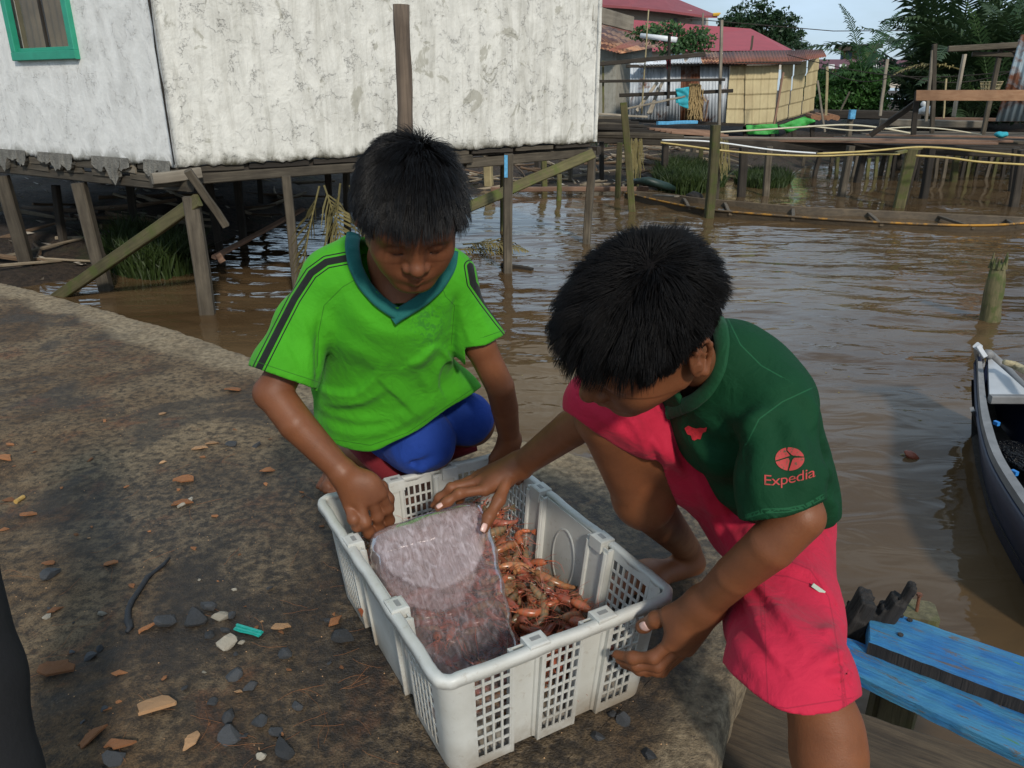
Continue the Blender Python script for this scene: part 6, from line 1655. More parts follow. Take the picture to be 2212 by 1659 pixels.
for i in range(60):
    kd = RL.choice('hhpdwdh'); u = RL.uniform(0, 760); v = RL.uniform(900, 1650)
    if kd in 'dw' and v < 1150: kd = 'h'
    w = RL.uniform(7, 22)
    litter(kd, u, v, w, None, {'h': 'tiny brown husk crumb scattered on the pier', 'p': 'tiny tan husk crumb scattered on the pier', 'd': 'tiny dark pebble scattered on the pier', 'w': 'tiny pale pebble scattered on the pier'}[kd],
           {'h': 'brown husk crumbs', 'p': 'tan husk crumbs', 'd': 'dark pebbles', 'w': 'pale pebbles'}[kd] + ' scattered on the pier')
# grit and fibres
mb = MB()
for i in range(700):
    x = RL.uniform(-1.6, 0.35); y = RL.uniform(0.6, 2.6)
    if (x > 0.2 and y < 0.9) or y > 2.15 - 0.55 * x - 0.12: continue
    z = pier_z(x, y); s_ = RL.uniform(0.0008, 0.0020)
    a = RL.uniform(0, 3); c_, n_ = math.cos(a) * s_, math.sin(a) * s_
    mb.add([(x + c_, y + n_, z), (x - n_, y + c_, z), (x - c_, y - n_, z), (x + n_ * .6, y - c_, z), (x, y, z + s_ * 0.9)], [(0, 1, 4), (1, 2, 4), (2, 3, 4), (3, 0, 4)])
tag(mb.build('grit', M_huskp), 'fine pale grit strewn over the pier', 'grit', kind='stuff')
mb = MB()
for i in range(70):
    u, v = RL.uniform(0, 900), RL.uniform(1000, 1659); p = G(u, v); q = [np.array((p[0], p[1], pier_z(p[0], p[1]) + 0.003))]
    a = RL.uniform(0, 6.28)
    for k in range(5):
        a += RL.uniform(-.4, .4); st_ = RL.uniform(0.006, 0.02); t_ = q[-1] + np.array((math.cos(a), math.sin(a), 0)) * st_; t_[2] = pier_z(t_[0], t_[1]) + 0.003; q.append(t_)
    mb.tube(q, 0.00035, 3, cap=False)
tag(mb.build('fibres', M_husk), 'fine coconut fibres strewn over the pier', 'fibres', kind='stuff')
def onp(u, v, h=0.005):
    p = G(u, v); return np.array((p[0], p[1], pier_z(p[0], p[1]) + h))
M_rubber = mat_plain('black_rubber', (0.018, 0.020, 0.024), 0.6, 0.3, 60, 0.5)
mb = MB(); mb.tube([onp(*p) for p in ((366, 1206), (352, 1222), (330, 1240), (318, 1248), (300, 1278), (285, 1300), (277, 1320), (276, 1345), (281, 1362))], [0.003, 0.0045, 0.004, 0.006, 0.0055, 0.006, 0.006, 0.007, 0.005], 7, rough=0.15)
mb.tube([onp(281, 1345), onp(284, 1358), onp(274, 1368)], [0.006, 0.006, 0.004], 6, rough=0.2)
tag(mb.build('rubber_strip', M_rubber, None, True), 'bent black rubber strip lying on the pier', 'strip')
M_tealp = mat_plain('teal_plastic', (0.02, 0.36, 0.30), 0.4, 0.15, 60, 0.3)
mb = MB(); a, b = onp(510, 1355, 0.006), onp(564, 1370, 0.006)
mb.bar(a, b, 0.016, 0.003, (0, 0, 1), seg=4, wob=0.0008); mb.bar(a + (0, 0.004, 0.003), b + (0, 0.004, 0.003), 0.005, 0.003, (0, 0, 1)); mb.bar(a + (0, -0.005, 0.003), b + (0.002, -0.005, 0.003), 0.004, 0.002, (0, 0, 1))
tag(mb.build('plastic_straw', M_tealp), 'short flattened teal plastic straw among the stones', 'straw')
M_yel = mat_plain('yellow_stub', (0.45, 0.28, 0.08), 0.6, 0.3, 80)
mb = MB(); mb.tube([onp(33, 1082, 0.006), onp(50, 1070, 0.006)], 0.006, 8)
tag(mb.build('cigarette_stub', M_yel), 'short yellowish tube stub at the left picture edge', 'stub')
mb = MB(); mb.tube([onp(385, 1098, 0.006), onp(412, 1082, 0.006), onp(415, 1078, 0.006)], [0.004, 0.006, 0.003], 6)
tag(mb.build('shell_fragment', M_stonep), 'pale elongated shell fragment on the pier', 'shell')
# fibre tufts fringing the big husk pieces
# dark trouser leg of somebody standing at the left edge
M_black = mat_plain('black_trousers', (0.006, 0.006, 0.007), 0.9, 0.2, 20, 0.3)
fb_ = SF((-0.95, 0.25, -0.03), (-0.45, 0.95, 0.75), 0.008)
fb_ = SF((-1.02, 0.42, -0.02), (-0.40, 1.05, 0.95), 0.008)
fb_.cone(D(-36, 1700, 0.95), D(-82, 1480, 0.95), 0.062, 0.066, 0.02); fb_.cone(D(-82, 1480, 0.95), D(-150, 1190, 0.95), 0.066, 0.064, 0.02)
_k = D(-150, 1190, 0.95); fb_.cone(_k, _k + np.array((-0.10, -0.06, 0.42)), 0.064, 0.090, 0.02)
_f = D(-36, 1700, 0.95); _g = np.array((_f[0] + 0.01, _f[1] + 0.0, 0.07)); fb_.cone(_f, _g, 0.062, 0.055, 0.02); fb_.ell(_g + np.array((0.0, 0.05, -0.035)), (0.05, 0.12, 0.036), None, 0.01)
P, F = fb_.mesh()
tl = meshobj('person', P, F, M_black, None, True)
tag(tl, 'black trouser leg of a bystander cut off by the left picture edge', 'person')

# ------------------------------------------------------------------ wooden landing at the right, lower than the pier
M_plank = mat_wood('weathered_plank', (0.042, 0.028, 0.016), (0.150, 0.105, 0.060), 0, 1.6, 0.85, grain=1.6)
M_darkwood = mat_wood('dark_wet_wood', (0.012, 0.010, 0.009), (0.045, 0.036, 0.030), 2, 1.4, 0.8, grain=1.6)
def mat_bluewood():
    m = NT('peeling_blue_paint')
    cb_ = m.node('ShaderNodeCombineXYZ'); r_ = m.math('MULTIPLY', m.objrand(), 7.0)
    for q in (0, 1): m.L.new(r_, cb_.inputs[q])
    va_ = m.node('ShaderNodeVectorMath', operation='ADD'); m.L.new(m.co('Object'), va_.inputs[0]); m.L.new(cb_.outputs[0], va_.inputs[1])
    def cs(x, y, z):
        mp = m.node('ShaderNodeMapping'); m.L.new(va_.outputs[0], mp.inputs[0]); mp.inputs['Scale'].default_value = (x, y, z); return mp.outputs[0]
    co = cs(3, 60, 60); g = m.noise(co, 2, 6, 0.65, 0.4)
    pn = m.noise(cs(3, 14, 14), 3.5, 8, 0.8, 0.6)
    wood = m.mix(g, (0.06, 0.045, 0.03), (0.20, 0.15, 0.10))
    blue = m.mix(m.ramp(g, [(0.3, 0), (0.7, 1)]), (0.010, 0.10, 0.28), (0.020, 0.175, 0.43))
    blue = m.mix(m.ramp(m.noise(cs(2, 8, 8), 3, 6), [(0.42, 0.0), (0.58, 0.6)]), blue, (0.07, 0.26, 0.36))
    green = m.mix(m.ramp(m.noise(cs(2, 7, 7), 4.2, 5, 0.6, 0.8), [(0.66, 0.0), (0.69, 0.9)]), blue, (0.06, 0.22, 0.09))
    c = m.mix(m.ramp(pn, [(0.55, 0.0), (0.61, 1.0)]), green, wood)
    c = m.mix(m.ramp(g, [(0.16, 0.9), (0.30, 0.0)]), c, (0.02, 0.03, 0.05))
    m.set(Base_Color=c, Roughness=0.6)
    m.bump(m.math('ADD', g, m.math('MULTIPLY', pn, 0.6)), 0.8, 0.006)
    return m.m
M_bluewood = mat_bluewood()
def plank_obj(name, poly_px, z, t, mat, ax, jag=0.004, parent=None, segs=26, edge=None):
    "a board cut to a drawn top outline: long sides wander a little, ends ragged; object x runs along it"
    A, B, C_, D_ = [G(u, v, z) for u, v in poly_px]          # A-B one long side, D-C the other
    X = nrm(((B - A) + (C_ - D_))); Zv = np.array((0, 0, 1.0)); Yv = np.cross(Zv, X)
    O = (A + D_) / 2; loc = lambda p: ((p - O) @ X, (p - O) @ Yv)
    vs = []; R = random.Random(int(abs(poly_px[0][0]) * 7 + abs(poly_px[0][1])))
    cols = []
    for i in range(segs + 1):
        s_ = i / segs
        a = A + (B - A) * s_; d = D_ + (C_ - D_) * s_
        ja = R.uniform(-jag, jag) * 0.5; jd = R.uniform(-jag, jag) * 0.5
        n_ = nrm(d - a)
        col = []
        for k, w_ in enumerate((0, 0.02, 0.35, 0.65, 0.98, 1)):
            p = a + n_ * ja + ((d + n_ * jd) - (a + n_ * ja)) * w_
            x, y = loc(p); zz = (-0.003 if k in (0, 5) else 0) + R.uniform(-0.0008, 0.0008)
            if i in (0, segs): x += R.uniform(-jag, jag) * 1.6
            col.append((x, y, zz))
        col += [(col[5][0], col[5][1], -t), (col[0][0], col[0][1], -t)]
        cols.append(col)
    vs = [v for c in cols for v in c]; fs = []
    for i in range(segs):
        for k in range(8): fs.append((i*8+k, i*8+(k+1) % 8, (i+1)*8+(k+1) % 8, (i+1)*8+k))
    fs.append(tuple(range(8))[::-1]); fs.append(tuple(range(segs*8, segs*8+8)))
    me = bpy.data.meshes.new(name); me.from_pydata(vs, [], [f[::-1] for f in fs]); me.materials.append(mat)
    if edge is not None:
        me.materials.append(edge)
        for i in range(segs):
            for k in (5, 6, 7): me.polygons[i * 8 + k].material_index = 1
    o = bpy.data.objects.new(name, me); COL.objects.link(o)
    M4 = Matrix([[X[r], Yv[r], Zv[r], O[r]] for r in range(3)] + [[0, 0, 0, 1]])
    if parent is not None: M4 = Matrix.Translation(-Vector(parent.location)) @ M4; o.parent = parent
    o.matrix_local = M4
    return o
land = empty('wooden_landing', G(2000, 1600, -0.14), 'weathered wooden landing of heavy boards below the pier at lower right', 'landing')
DZ = -0.12
plank_obj('deck_board', [(1560, 1440), (2700, 1815), (2500, 2120), (1480, 1610)], DZ, 0.035, M_plank, 0, 0.006, land)
plank_obj('deck_board', [(1560, 1690), (2500, 2140), (2350, 2400), (1500, 1900)], DZ - 0.004, 0.035, M_plank, 0, 0.006, land)
plank_obj('deck_board', [(1590, 1530), (1720, 1590), (1560, 1890), (1450, 1800)], DZ - 0.03, 0.03, M_plank, 0, 0.008, land)
o = plank_obj('blue_board', [(1872, 1301), (2600, 1552), (2580, 1650), (1878, 1385)], DZ + 0.045, 0.035, M_bluewood, 0, 0.002, edge=M_darkwood)
tag(o, 'raised bright blue board with peeling paint, upper of two at lower right', 'board')
o = plank_obj('blue_board', [(1800, 1365), (2600, 1660), (2560, 1800), (1810, 1436)], DZ + 0.012, 0.025, M_bluewood, 0, 0.002)
tag(o, 'blue board with faded left end, lower of two at lower right', 'board')
for u, v in ((1920, 1332), (1941, 1338), (1898, 1380), (1921, 1392)):
    pass
for u, v in ((1946, 1331), (1965, 1340), (1945, 1372)):
    mb = MB(); p = G(u, v, DZ + 0.046); mb.tube([p, p + (0, 0, 0.003)], 0.006, 8); tag(mb.build('bolt', M_darkwood), 'bolt head sunk in the upper blue board', 'bolt', 'bolt heads in the upper blue board')
# broken black post and nail post behind the blue boards
fp = SF((-0.10, -0.08, -0.45), (0.12, 0.08, 0.22), 0.0035)
pb = G(1865, 1360, DZ + 0.0)
A3 = np.eye(3)
fp.rbox((0, 0, -0.20), (0.046, 0.035, 0.24), A3, 0.006)
for (x, z, w, t) in ((-0.030, 0.075, 0.016, 0.03), (-0.004, 0.050, 0.010, 0.02), (0.026, 0.10, 0.013, 0.025), (0.036, 0.145, 0.008, 0.015), (0.012, 0.07, 0.009, 0.02)):
    fp.rbox((x, 0, z - 0.06), (w, t, 0.07), A3, 0.004, 0.006)
fp.disp(lambda X, Yy, Z: 0.005 * snoise(X * 8, Yy * 8, Z * 0.5, 18, 1) + 0.003 * snoise(X * 5, Yy * 5, Z * .7, 60, 2))
P, F = fp.mesh()
post = meshobj('broken_post', P, F, M_darkwood, None, False); post.location = pb; post.rotation_euler = (0.05, 0.28, -0.25)
tag(post, 'black splintered broken post standing behind the blue boards', 'post')
mb = MB(); q = G(1972, 1330, DZ + 0.01)
M_mossy = mat_wood('mossy_post_top', (0.09, 0.08, 0.045), (0.22, 0.19, 0.10), 2, 1.5, 0.9, (0.10, 0.11, 0.03))
npost = empty('nail_post', q, 'short sawn post with a rusty nail upright in its top', 'post')
mb.bar(q + (0, 0, -0.4), q + (0, 0, 0.02), 0.095, 0.075, (0.3, 1, 0), bev=0.12, seg=6, wob=0.002).build('post_block', M_mossy, npost)
M_rust = mat_plain('rusty_iron', (0.16, 0.06, 0.03), 0.8, 0.4, 80, 0.6)
mb = MB(); mb.tube([q + (0, -0.01, 0.015), q + (-0.002, -0.01, 0.062)], 0.0035, 8); mb.tube([q + (-0.002, -0.01, 0.062), q + (-0.002, -0.01, 0.067)], 0.0065, 8)
mb.build('nail', M_rust, npost)
M_foam = mat_plain('yellowed_foam', (0.45, 0.34, 0.20), 0.9, 0.3, 60, 0.8)
mr = rock_mesh(44, 'foam_lump', M_foam, 0.9); q = G(1812, 1420, DZ + 0.015)
tag(me_link(mr, 'foam_lump', None, q + (0, 0, 0.012), (0.2, 0.1, 0.3), (0.022, 0.018, 0.022)), 'crumbling yellowish foam lump at the end of the blue boards', 'foam')
# gap under the shorts: a blue hull end, rope and a pale slat
mb = MB(); mb.slab([G(1600, 1480, -0.30), G(1700, 1518, -0.30), G(1690, 1560, -0.30), G(1585, 1525, -0.30)], 0.03)
tag(mb.build('blue_hull_board', M_bluewood), 'small blue painted board seen in the gap below the pink shorts', 'board')
mb = MB(); mb.bar(G(1560, 1510, -0.13), G(1545, 1625, -0.17), 0.035, 0.012, (1, 0, 0.4))
tag(mb.build('hanging_board', mat_wood('grey_slat', (0.05, 0.05, 0.045), (0.14, 0.13, 0.12), 1)), 'narrow grey slat hanging down the pier end', 'slat')
# ------------------------------------------------------------------ people
def mat_skin(name, base, dark):
    m = NT(name)
    n = m.noise(m.co('Object'), 14, 5, 0.6)
    n2 = m.noise(m.co('Object'), 160, 3, 0.6)
    c = m.mix(m.ramp(n, [(0.3, 0.0), (0.75, 1.0)]), dark, base)
    c = m.mix(m.ramp(n2, [(0.55, 0.0), (0.8, 0.25)]), c, tuple(x * 0.7 for x in base))
    n3 = m.noise(m.co('Object'), 38, 6, 0.7, 0.5)
    c = m.mix(m.ramp(n3, [(0.58, 0.0), (0.75, 0.35)]), c, tuple(x * 0.55 for x in dark))
    c = m.mix(m.ramp(n3, [(0.24, 0.22), (0.40, 0.0)]), c, tuple(min(1, x * 1.45) for x in base))
    c = m.mix(m.attr('lip'), c, (0.30, 0.085, 0.062))
    c = m.mix(m.attr('brow'), c, (0.022, 0.011, 0.008))
    m.set(Base_Color=c)
    m.L.new(m.ramp(n, [(0.3, 0.62), (0.7, 0.44)]), m.b.inputs['Roughness'])
    m.b.inputs['Subsurface Weight'].default_value = 0.12
    m.b.inputs['Subsurface Radius'].default_value = (1.0, 0.35, 0.2)
    m.b.inputs['Subsurface Scale'].default_value = 0.006
    m.b.inputs['Specular IOR Level'].default_value = 0.35
    f = m.math('ADD', m.math('MULTIPLY', n2, 0.6), m.noise(m.co('Object'), 420, 2))
    m.bump(f, 0.22, 0.0015)
    return m.m
M_skinA = mat_skin('skin_brown', (0.215, 0.080, 0.034), (0.145, 0.052, 0.023))
M_skinB = mat_skin('skin_tan', (0.235, 0.085, 0.034), (0.155, 0.055, 0.023))

def mat_hair(name, ro=0.56, sp=0.18):
    m = NT(name)
    m.set(Base_Color=(0.0060, 0.0052, 0.0052), Roughness=ro)
    m.b.inputs['Specular IOR Level'].default_value = sp
    m.b.inputs['Sheen Weight'].default_value = 0.0
    return m.m
M_hair = mat_hair('black_hair')
M_hairA = mat_hair('black_hair_glossy', 0.40, 0.34)
M_roots = mat_plain('hair_roots', (0.006, 0.005, 0.005), 0.95, 0.3, 200, 0.3, spec=0.1)
M_nail = mat_plain('nail_pink', (0.66, 0.42, 0.36), 0.3, 0.1, 90, 0.05)

def mat_cloth(name, base, kind=None, rough=0.8):
    m = NT(name)
    co = m.co('Object')
    big = m.noise(co, 9, 4)
    c = m.mix(m.ramp(big, [(0.3, 0.0), (0.8, 1.0)]), tuple(x * 0.86 for x in base), tuple(min(1, x * 1.1) for x in base))
    if kind == 'green':
        blk = (0.012, 0.014, 0.012)
        s = m.attr('stripe')
        w = m.math('LESS_THAN', m.math('ABSOLUTE', s), 0.0064)
        a = m.math('ABSOLUTE', m.math('SUBTRACT', m.math('ABSOLUTE', s), 0.0110))
        w = m.math('MAXIMUM', w, m.math('LESS_THAN', a, 0.0011))
        c = m.mix(w, c, blk)
        sm = m.math('LESS_THAN', m.math('ABSOLUTE', m.attr('seam')), 0.0007)
        c = m.mix(m.math('MULTIPLY', sm, 0.7), c, (0.02, 0.10, 0.01))
        # mottled darker green and a faded print on the chest
        pr = m.math('MULTIPLY', m.attr('print'), m.ramp(m.noise(co, 70, 3, 0.5, 2.0), [(0.50, 0.0), (0.55, 0.55)]))
        c = m.mix(pr, c, (0.03, 0.16, 0.03))
    elif kind == 'dark':
        sm = m.math('LESS_THAN', m.math('ABSOLUTE', m.attr('seam')), 0.0008)
        c = m.mix(m.math('MULTIPLY', sm, 0.55), c, (0.02, 0.12, 0.05))
    elif kind == 'pink':
        sm = m.math('LESS_THAN', m.math('ABSOLUTE', m.attr('seam')), 0.0009)
        c = m.mix(m.math('MULTIPLY', sm, 0.5), c, (0.25, 0.012, 0.03))
    m.set(Base_Color=c, Roughness=rough)
    m.b.inputs['Sheen Weight'].default_value = 0.0 if kind == 'dark' else 0.06
    m.b.inputs['Specular IOR Level'].default_value = 0.2
    fine = m.noise(co, 700, 2)
    f = m.math('ADD', m.math('MULTIPLY', fine, 0.25), m.noise(co, 45, 4, 0.6))
    wr_ = m.noise(m.co('Object', scale=(1, 1, 1)), 16, 3, 0.5, 1.6)
    b1 = m.bump(wr_, 0.38, 0.012)
    m.bump(f, 0.5, 0.003, b1)
    return m.m
M_green = mat_cloth('lime_green_jersey', (0.058, 0.345, 0.012), 'green')
M_teal = mat_cloth('teal_rib', (0.012, 0.115, 0.105))
M_blue = mat_cloth('royal_blue_shorts', (0.014, 0.050, 0.28))
M_red = mat_cloth('dark_red_lining', (0.16, 0.012, 0.018))
M_dgreen = mat_cloth('bottle_green_cotton', (0.0038, 0.045, 0.016), 'dark')
M_dgreen_rib = mat_cloth('bottle_green_rib', (0.008, 0.066, 0.025))
M_pink = mat_cloth('pink_red_cotton', (0.52, 0.018, 0.052), 'pink', 0.75)
M_print = NT('faded_red_print'); _n = M_print.noise(M_print.co('Object', scale=(1, 1, .4)), 260, 4, 0.7)
M_print.set(Base_Color=M_print.mix(M_print.ramp(_n, [(0.54, 0.0), (0.66, 0.85)]), (0.42, 0.040, 0.036), (0.02, 0.07, 0.03)), Roughness=0.75); M_print = M_print.m
M_thread = mat_plain('pale_thread', (0.45, 0.55, 0.45), 0.8, 0.2, 40, 0.1)

class HeadF:
    def __init__(s, C, F, U, sc):
        s.C = np.asarray(C, float); s.F = nrm(cw(F)); U = nrm(cw(U))
        s.U = nrm(U - s.F * (U @ s.F)); s.L = np.cross(s.U, s.F)      # L: the person's left... sign fixed below
        s.L = -np.cross(s.F, s.U)
        s.s = sc; s.A = np.stack([s.L, s.F, s.U])
    def P(s, x, y, z): return s.C + s.s * (x * s.L + y * s.F + z * s.U)
    def loc(s, W): return ((np.asarray(W) - s.C) @ s.A.T) / s.s
    def D(s, v): return s.L * v[0] + s.F * v[1] + s.U * v[2]

def head_field(H, h, neck_to, neck_r, ears=(-1, 1)):
    s = H.s; P = H.P
    f = SF(np.minimum(H.C - 0.17 * s, np.asarray(neck_to) - neck_r), np.maximum(H.C + 0.17 * s, np.asarray(neck_to) + neck_r), h)
    E = lambda c, r, k=0.012, mode='u', A=None: f.ell(P(*c), np.asarray(r) * s, H.A if A is None else A, k * s, mode)
    Cn = lambda a, b, ra, rb, k=0.01, mode='u': f.cone(P(*a), P(*b), ra * s, rb * s, k * s, mode)
    E((0, -0.008, 0.022), (0.073, 0.090, 0.082), 0.0)
    E((0, 0.026, -0.018), (0.066, 0.056, 0.068), 0.03)
    E((0, 0.040, 0.030), (0.058, 0.046, 0.048), 0.03)          # forehead
    for sg in (-1, 1):
        Cn((sg*0.054, 0.004, -0.048), (sg*0.020, 0.056, -0.084), 0.018, 0.019, 0.03)
        E((sg*0.038, 0.050, -0.034), (0.027, 0.030, 0.027), 0.024)
        E((sg*0.030, 0.058, -0.058), (0.020, 0.022, 0.022), 0.020)
    Cn((-0.008, 0.066, -0.090), (0.008, 0.066, -0.090), 0.0165, 0.0165, 0.028)
    Cn((-0.040, 0.068, 0.016), (0.040, 0.068, 0.016), 0.011, 0.011, 0.024)      # brow ridge
    for sg in (-1, 1):
        E((sg*0.031, 0.096, -0.004), (0.019, 0.017, 0.011), 0.014, 's')
        E((sg*0.031, 0.0705, -0.004), (0.0165, 0.0130, 0.0120), 0.004)          # lid over the eye
        Cn((sg*0.044, 0.072, -0.0115), (sg*0.020, 0.079, -0.0135), 0.0016, 0.0016, 0.003, 's')
        Cn((sg*0.046, 0.072, 0.0045), (sg*0.020, 0.080, 0.0050), 0.0014, 0.0014, 0.004, 's')
    Cn((0, 0.080, 0.004), (0, 0.094, -0.028), 0.0085, 0.0105, 0.016)
    E((0, 0.0985, -0.034), (0.0125, 0.0125, 0.0105), 0.008)
    for sg in (-1, 1):
        E((sg*0.0145, 0.0885, -0.0375), (0.0085, 0.0105, 0.0080), 0.006)
        E((sg*0.0075, 0.0955, -0.0470), (0.0035, 0.0050, 0.0035), 0.003, 's')
    E((0, 0.078, -0.060), (0.026, 0.016, 0.016), 0.014)
    Cn((-0.021, 0.079, -0.0575), (0, 0.0920, -0.0575), 0.0042, 0.0062, 0.004)
    Cn((0.021, 0.079, -0.0575), (0, 0.0920, -0.0575), 0.0042, 0.0062, 0.004)
    Cn((-0.018, 0.078, -0.0640), (0, 0.0885, -0.0690), 0.0042, 0.0072, 0.004)
    Cn((0.018, 0.078, -0.0640), (0, 0.0885, -0.0690), 0.0042, 0.0072, 0.004)
    Cn((-0.023, 0.082, -0.0595), (0, 0.0985, -0.0632), 0.0009, 0.0012, 0.002, 's')
    Cn((0.023, 0.082, -0.0595), (0, 0.0985, -0.0632), 0.0009, 0.0012, 0.002, 's')
    for sg in ears:
        # ear: a slanted plate, helix rim, hollow and lobe
        an = math.radians(28)
        o = nrm(H.D((sg*math.cos(an), -math.sin(an), 0.06)))
        b = nrm(H.D((sg*math.sin(an), math.cos(an), 0)))
        up = nrm(np.cross(o, b)); up = up if up @ H.U > 0 else -up
        up = nrm(up - 0.18 * (-b) * -1)
        b = nrm(b - up * (b @ up)); o = np.cross(b, up); o = o if o @ (H.L * sg) > 0 else -o
        c = P(sg*0.0800, -0.018, -0.008)
        Q = lambda x, y, z: c + s * (x * b + y * up + z * o)
        A = np.stack([b, up, o])
        f.ell(Q(0.002, 0, -0.003), np.array((0.0165, 0.027, 0.0065)) * s, A, 0.006 * s)
        rim = [Q(0.010, 0.010, 0.0), Q(0.008, 0.022, 0.003), Q(-0.002, 0.029, 0.005), Q(-0.012, 0.023, 0.007), Q(-0.0165, 0.010, 0.008),
               Q(-0.0155, -0.004, 0.007), Q(-0.010, -0.016, 0.005), Q(-0.002, -0.025, 0.002)]
        f.chain(rim, [x * s for x in (0.003, 0.0034, 0.0036, 0.0038, 0.0038, 0.0034, 0.0036, 0.0060)], 0.003 * s)
        f.ell(Q(-0.001, -0.001, 0.008), np.array((0.0090, 0.0125, 0.0075)) * s, A, 0.003 * s, 's')
        f.ell(Q(-0.004, 0.016, 0.008), np.array((0.0065, 0.0055, 0.0050)) * s, A, 0.003 * s, 's')
        f.cone(Q(0.009, -0.006, 0.002), Q(0.008, 0.001, 0.003), 0.0045 * s, 0.0035 * s, 0.003 * s)
        f.cone(Q(-0.009, -0.002, 0.002), Q(-0.002, 0.012, 0.002), 0.0025 * s, 0.0022 * s, 0.003 * s)
    f.cone(P(0, -0.025, -0.045), neck_to, 0.050 * s, neck_r, 0.03)
    return f

def strands(H, hairy, lenf, whorl, up, n, seg=5, w=0.00055, clumps=260, clump=0.65, jit=0.25, grav=0.35, seed=3, radii=(0.077, 0.094, 0.087), spike=None, thick=0.2, maxr=None):
    R = np.random.RandomState(seed)
    rad = np.array(radii); cen = np.array((0, -0.008, 0.022))
    d = R.normal(size=(n * 5, 3)); d /= np.linalg.norm(d, axis=1)[:, None]
    p = cen + d * rad
    p = p[hairy(p)][:n]; n = len(p)
    wh = cen + nrm(whorl) * rad
    gdir = H.A @ np.array((0, 0, -1.0))
    L = lenf(p) * R.uniform(0.75, 1.12, n)
    step = (L / seg)[:, None]
    pts = [p]
    nr = (p - cen) / rad**2; nr /= np.linalg.norm(nr, axis=1)[:, None]
    away = p - wh; away -= nr * (away * nr).sum(1)[:, None]
    away /= (np.linalg.norm(away, axis=1)[:, None] + 0.004)
    # swirl round the whorl
    sw = np.cross(nr, away) * 0.35 * np.exp(-np.linalg.norm(p - wh, axis=1) / 0.04)[:, None]
    j = R.normal(size=(n, 3)) * jit
    cid = R.randint(0, clumps, n)
    # clump by nearest guide root
    g = R.choice(n, min(clumps, n), replace=False)
    dist = ((p[:, None, :] - p[g][None, :, :])**2).sum(2)
    cid = g[np.argmin(dist, axis=1)]
    jg = R.normal(size=(n, 3)) * jit * 1.3
    j = 0.45 * j + 0.75 * jg[cid]
    upv = up(p) if callable(up) else np.full(n, up)
    lay = R.uniform(0.0, 1.0, n) ** 0.8 * thick * np.clip((p[:, 2] - 0.0) / 0.05, 0.05, 1.0)
    q = p.copy(); dirn = away + sw + j + nr * upv[:, None]
    dirn /= np.linalg.norm(dirn, axis=1)[:, None]
    for i in range(seg):
        t = (i + 1) / seg
        nn = (q - cen) / rad**2; nn /= np.linalg.norm(nn, axis=1)[:, None]
        dd = dirn + gdir * grav * t * 1.2
        if spike is not None: dd = dd + spike(p) * t
        into = (dd * nn).sum(1)[:, None]
        dist_out = (np.sqrt((((q - cen) / rad)**2).sum(1)) - 1)[:, None] * 0.085
        dd = dd - nn * np.minimum(into + 0.02, 0) * (dist_out < 0.010)
        dd /= np.linalg.norm(dd, axis=1)[:, None]
        q = q + dd * step
        e = np.sqrt((((q - cen) / rad)**2).sum(1))
        m = 1.02 + lay * t ** 0.6
        q = np.where((e < m)[:, None], cen + (q - cen) * (m / e)[:, None], q)
        if maxr is not None:
            q = np.where((e > maxr)[:, None], cen + (q - cen) * (maxr / e)[:, None], q)
        pts.append(q)
        dirn = dirn * 0.6 + dd * 0.4
    pts = np.stack(pts, 1)                                        # n, seg+1, 3
    off = pts[:, :1] - pts[cid][:, :1]
    tt = np.linspace(0, 1, seg + 1)[None, :, None]
    tgt = pts[cid] + off * (1 - clump * tt)
    k = (tt ** 1.2) * clump * R.uniform(0.5, 1.0, n)[:, None, None]
    pts = pts * (1 - k) + tgt * k
    W = H.C + H.s * (pts @ H.A)
    # three-sided tapering hairs
    tang = np.gradient(W, axis=1); tang /= np.linalg.norm(tang, axis=2)[..., None] + 1e-9
    x = np.cross(tang, np.array((0.3, 0.2, 1.0))); x /= np.linalg.norm(x, axis=2)[..., None] + 1e-9
    y = np.cross(tang, x)
    rr = w * (1 - 0.85 * np.linspace(0, 1, seg + 1) ** 1.6)[None, :, None] * R.uniform(0.7, 1.3, n)[:, None, None]
    ring = [W + rr * (math.cos(a) * x + math.sin(a) * y) for a in (0, 2.094, 4.189)]
    V = np.stack(ring, 2).reshape(-1, 3)
    base = (np.arange(n) * (seg + 1) * 3)[:, None, None]
    i = np.arange(seg)[None, :, None] * 3; k3 = np.arange(3)[None, None, :]
    a = base + i + k3; b = base + i + (k3 + 1) % 3
    Fq = np.stack([a, b, b + 3, a + 3], -1).reshape(-1, 4)
    return V, Fq

def limb_hand(f, prims, k=0.006):
    for (a, b, ra, rb) in prims: f.cone(a, b, ra, rb, k)
def finger(f, pts, r, k=0.004):
    rs = [r * 1.08, r * 1.0, r * 0.92, r * 0.78][:len(pts)]
    f.chain(pts, rs, 0.0022)
    for i in range(1, len(pts) - 1): f.ell(pts[i], (r*1.02,)*3, None, 0.009)

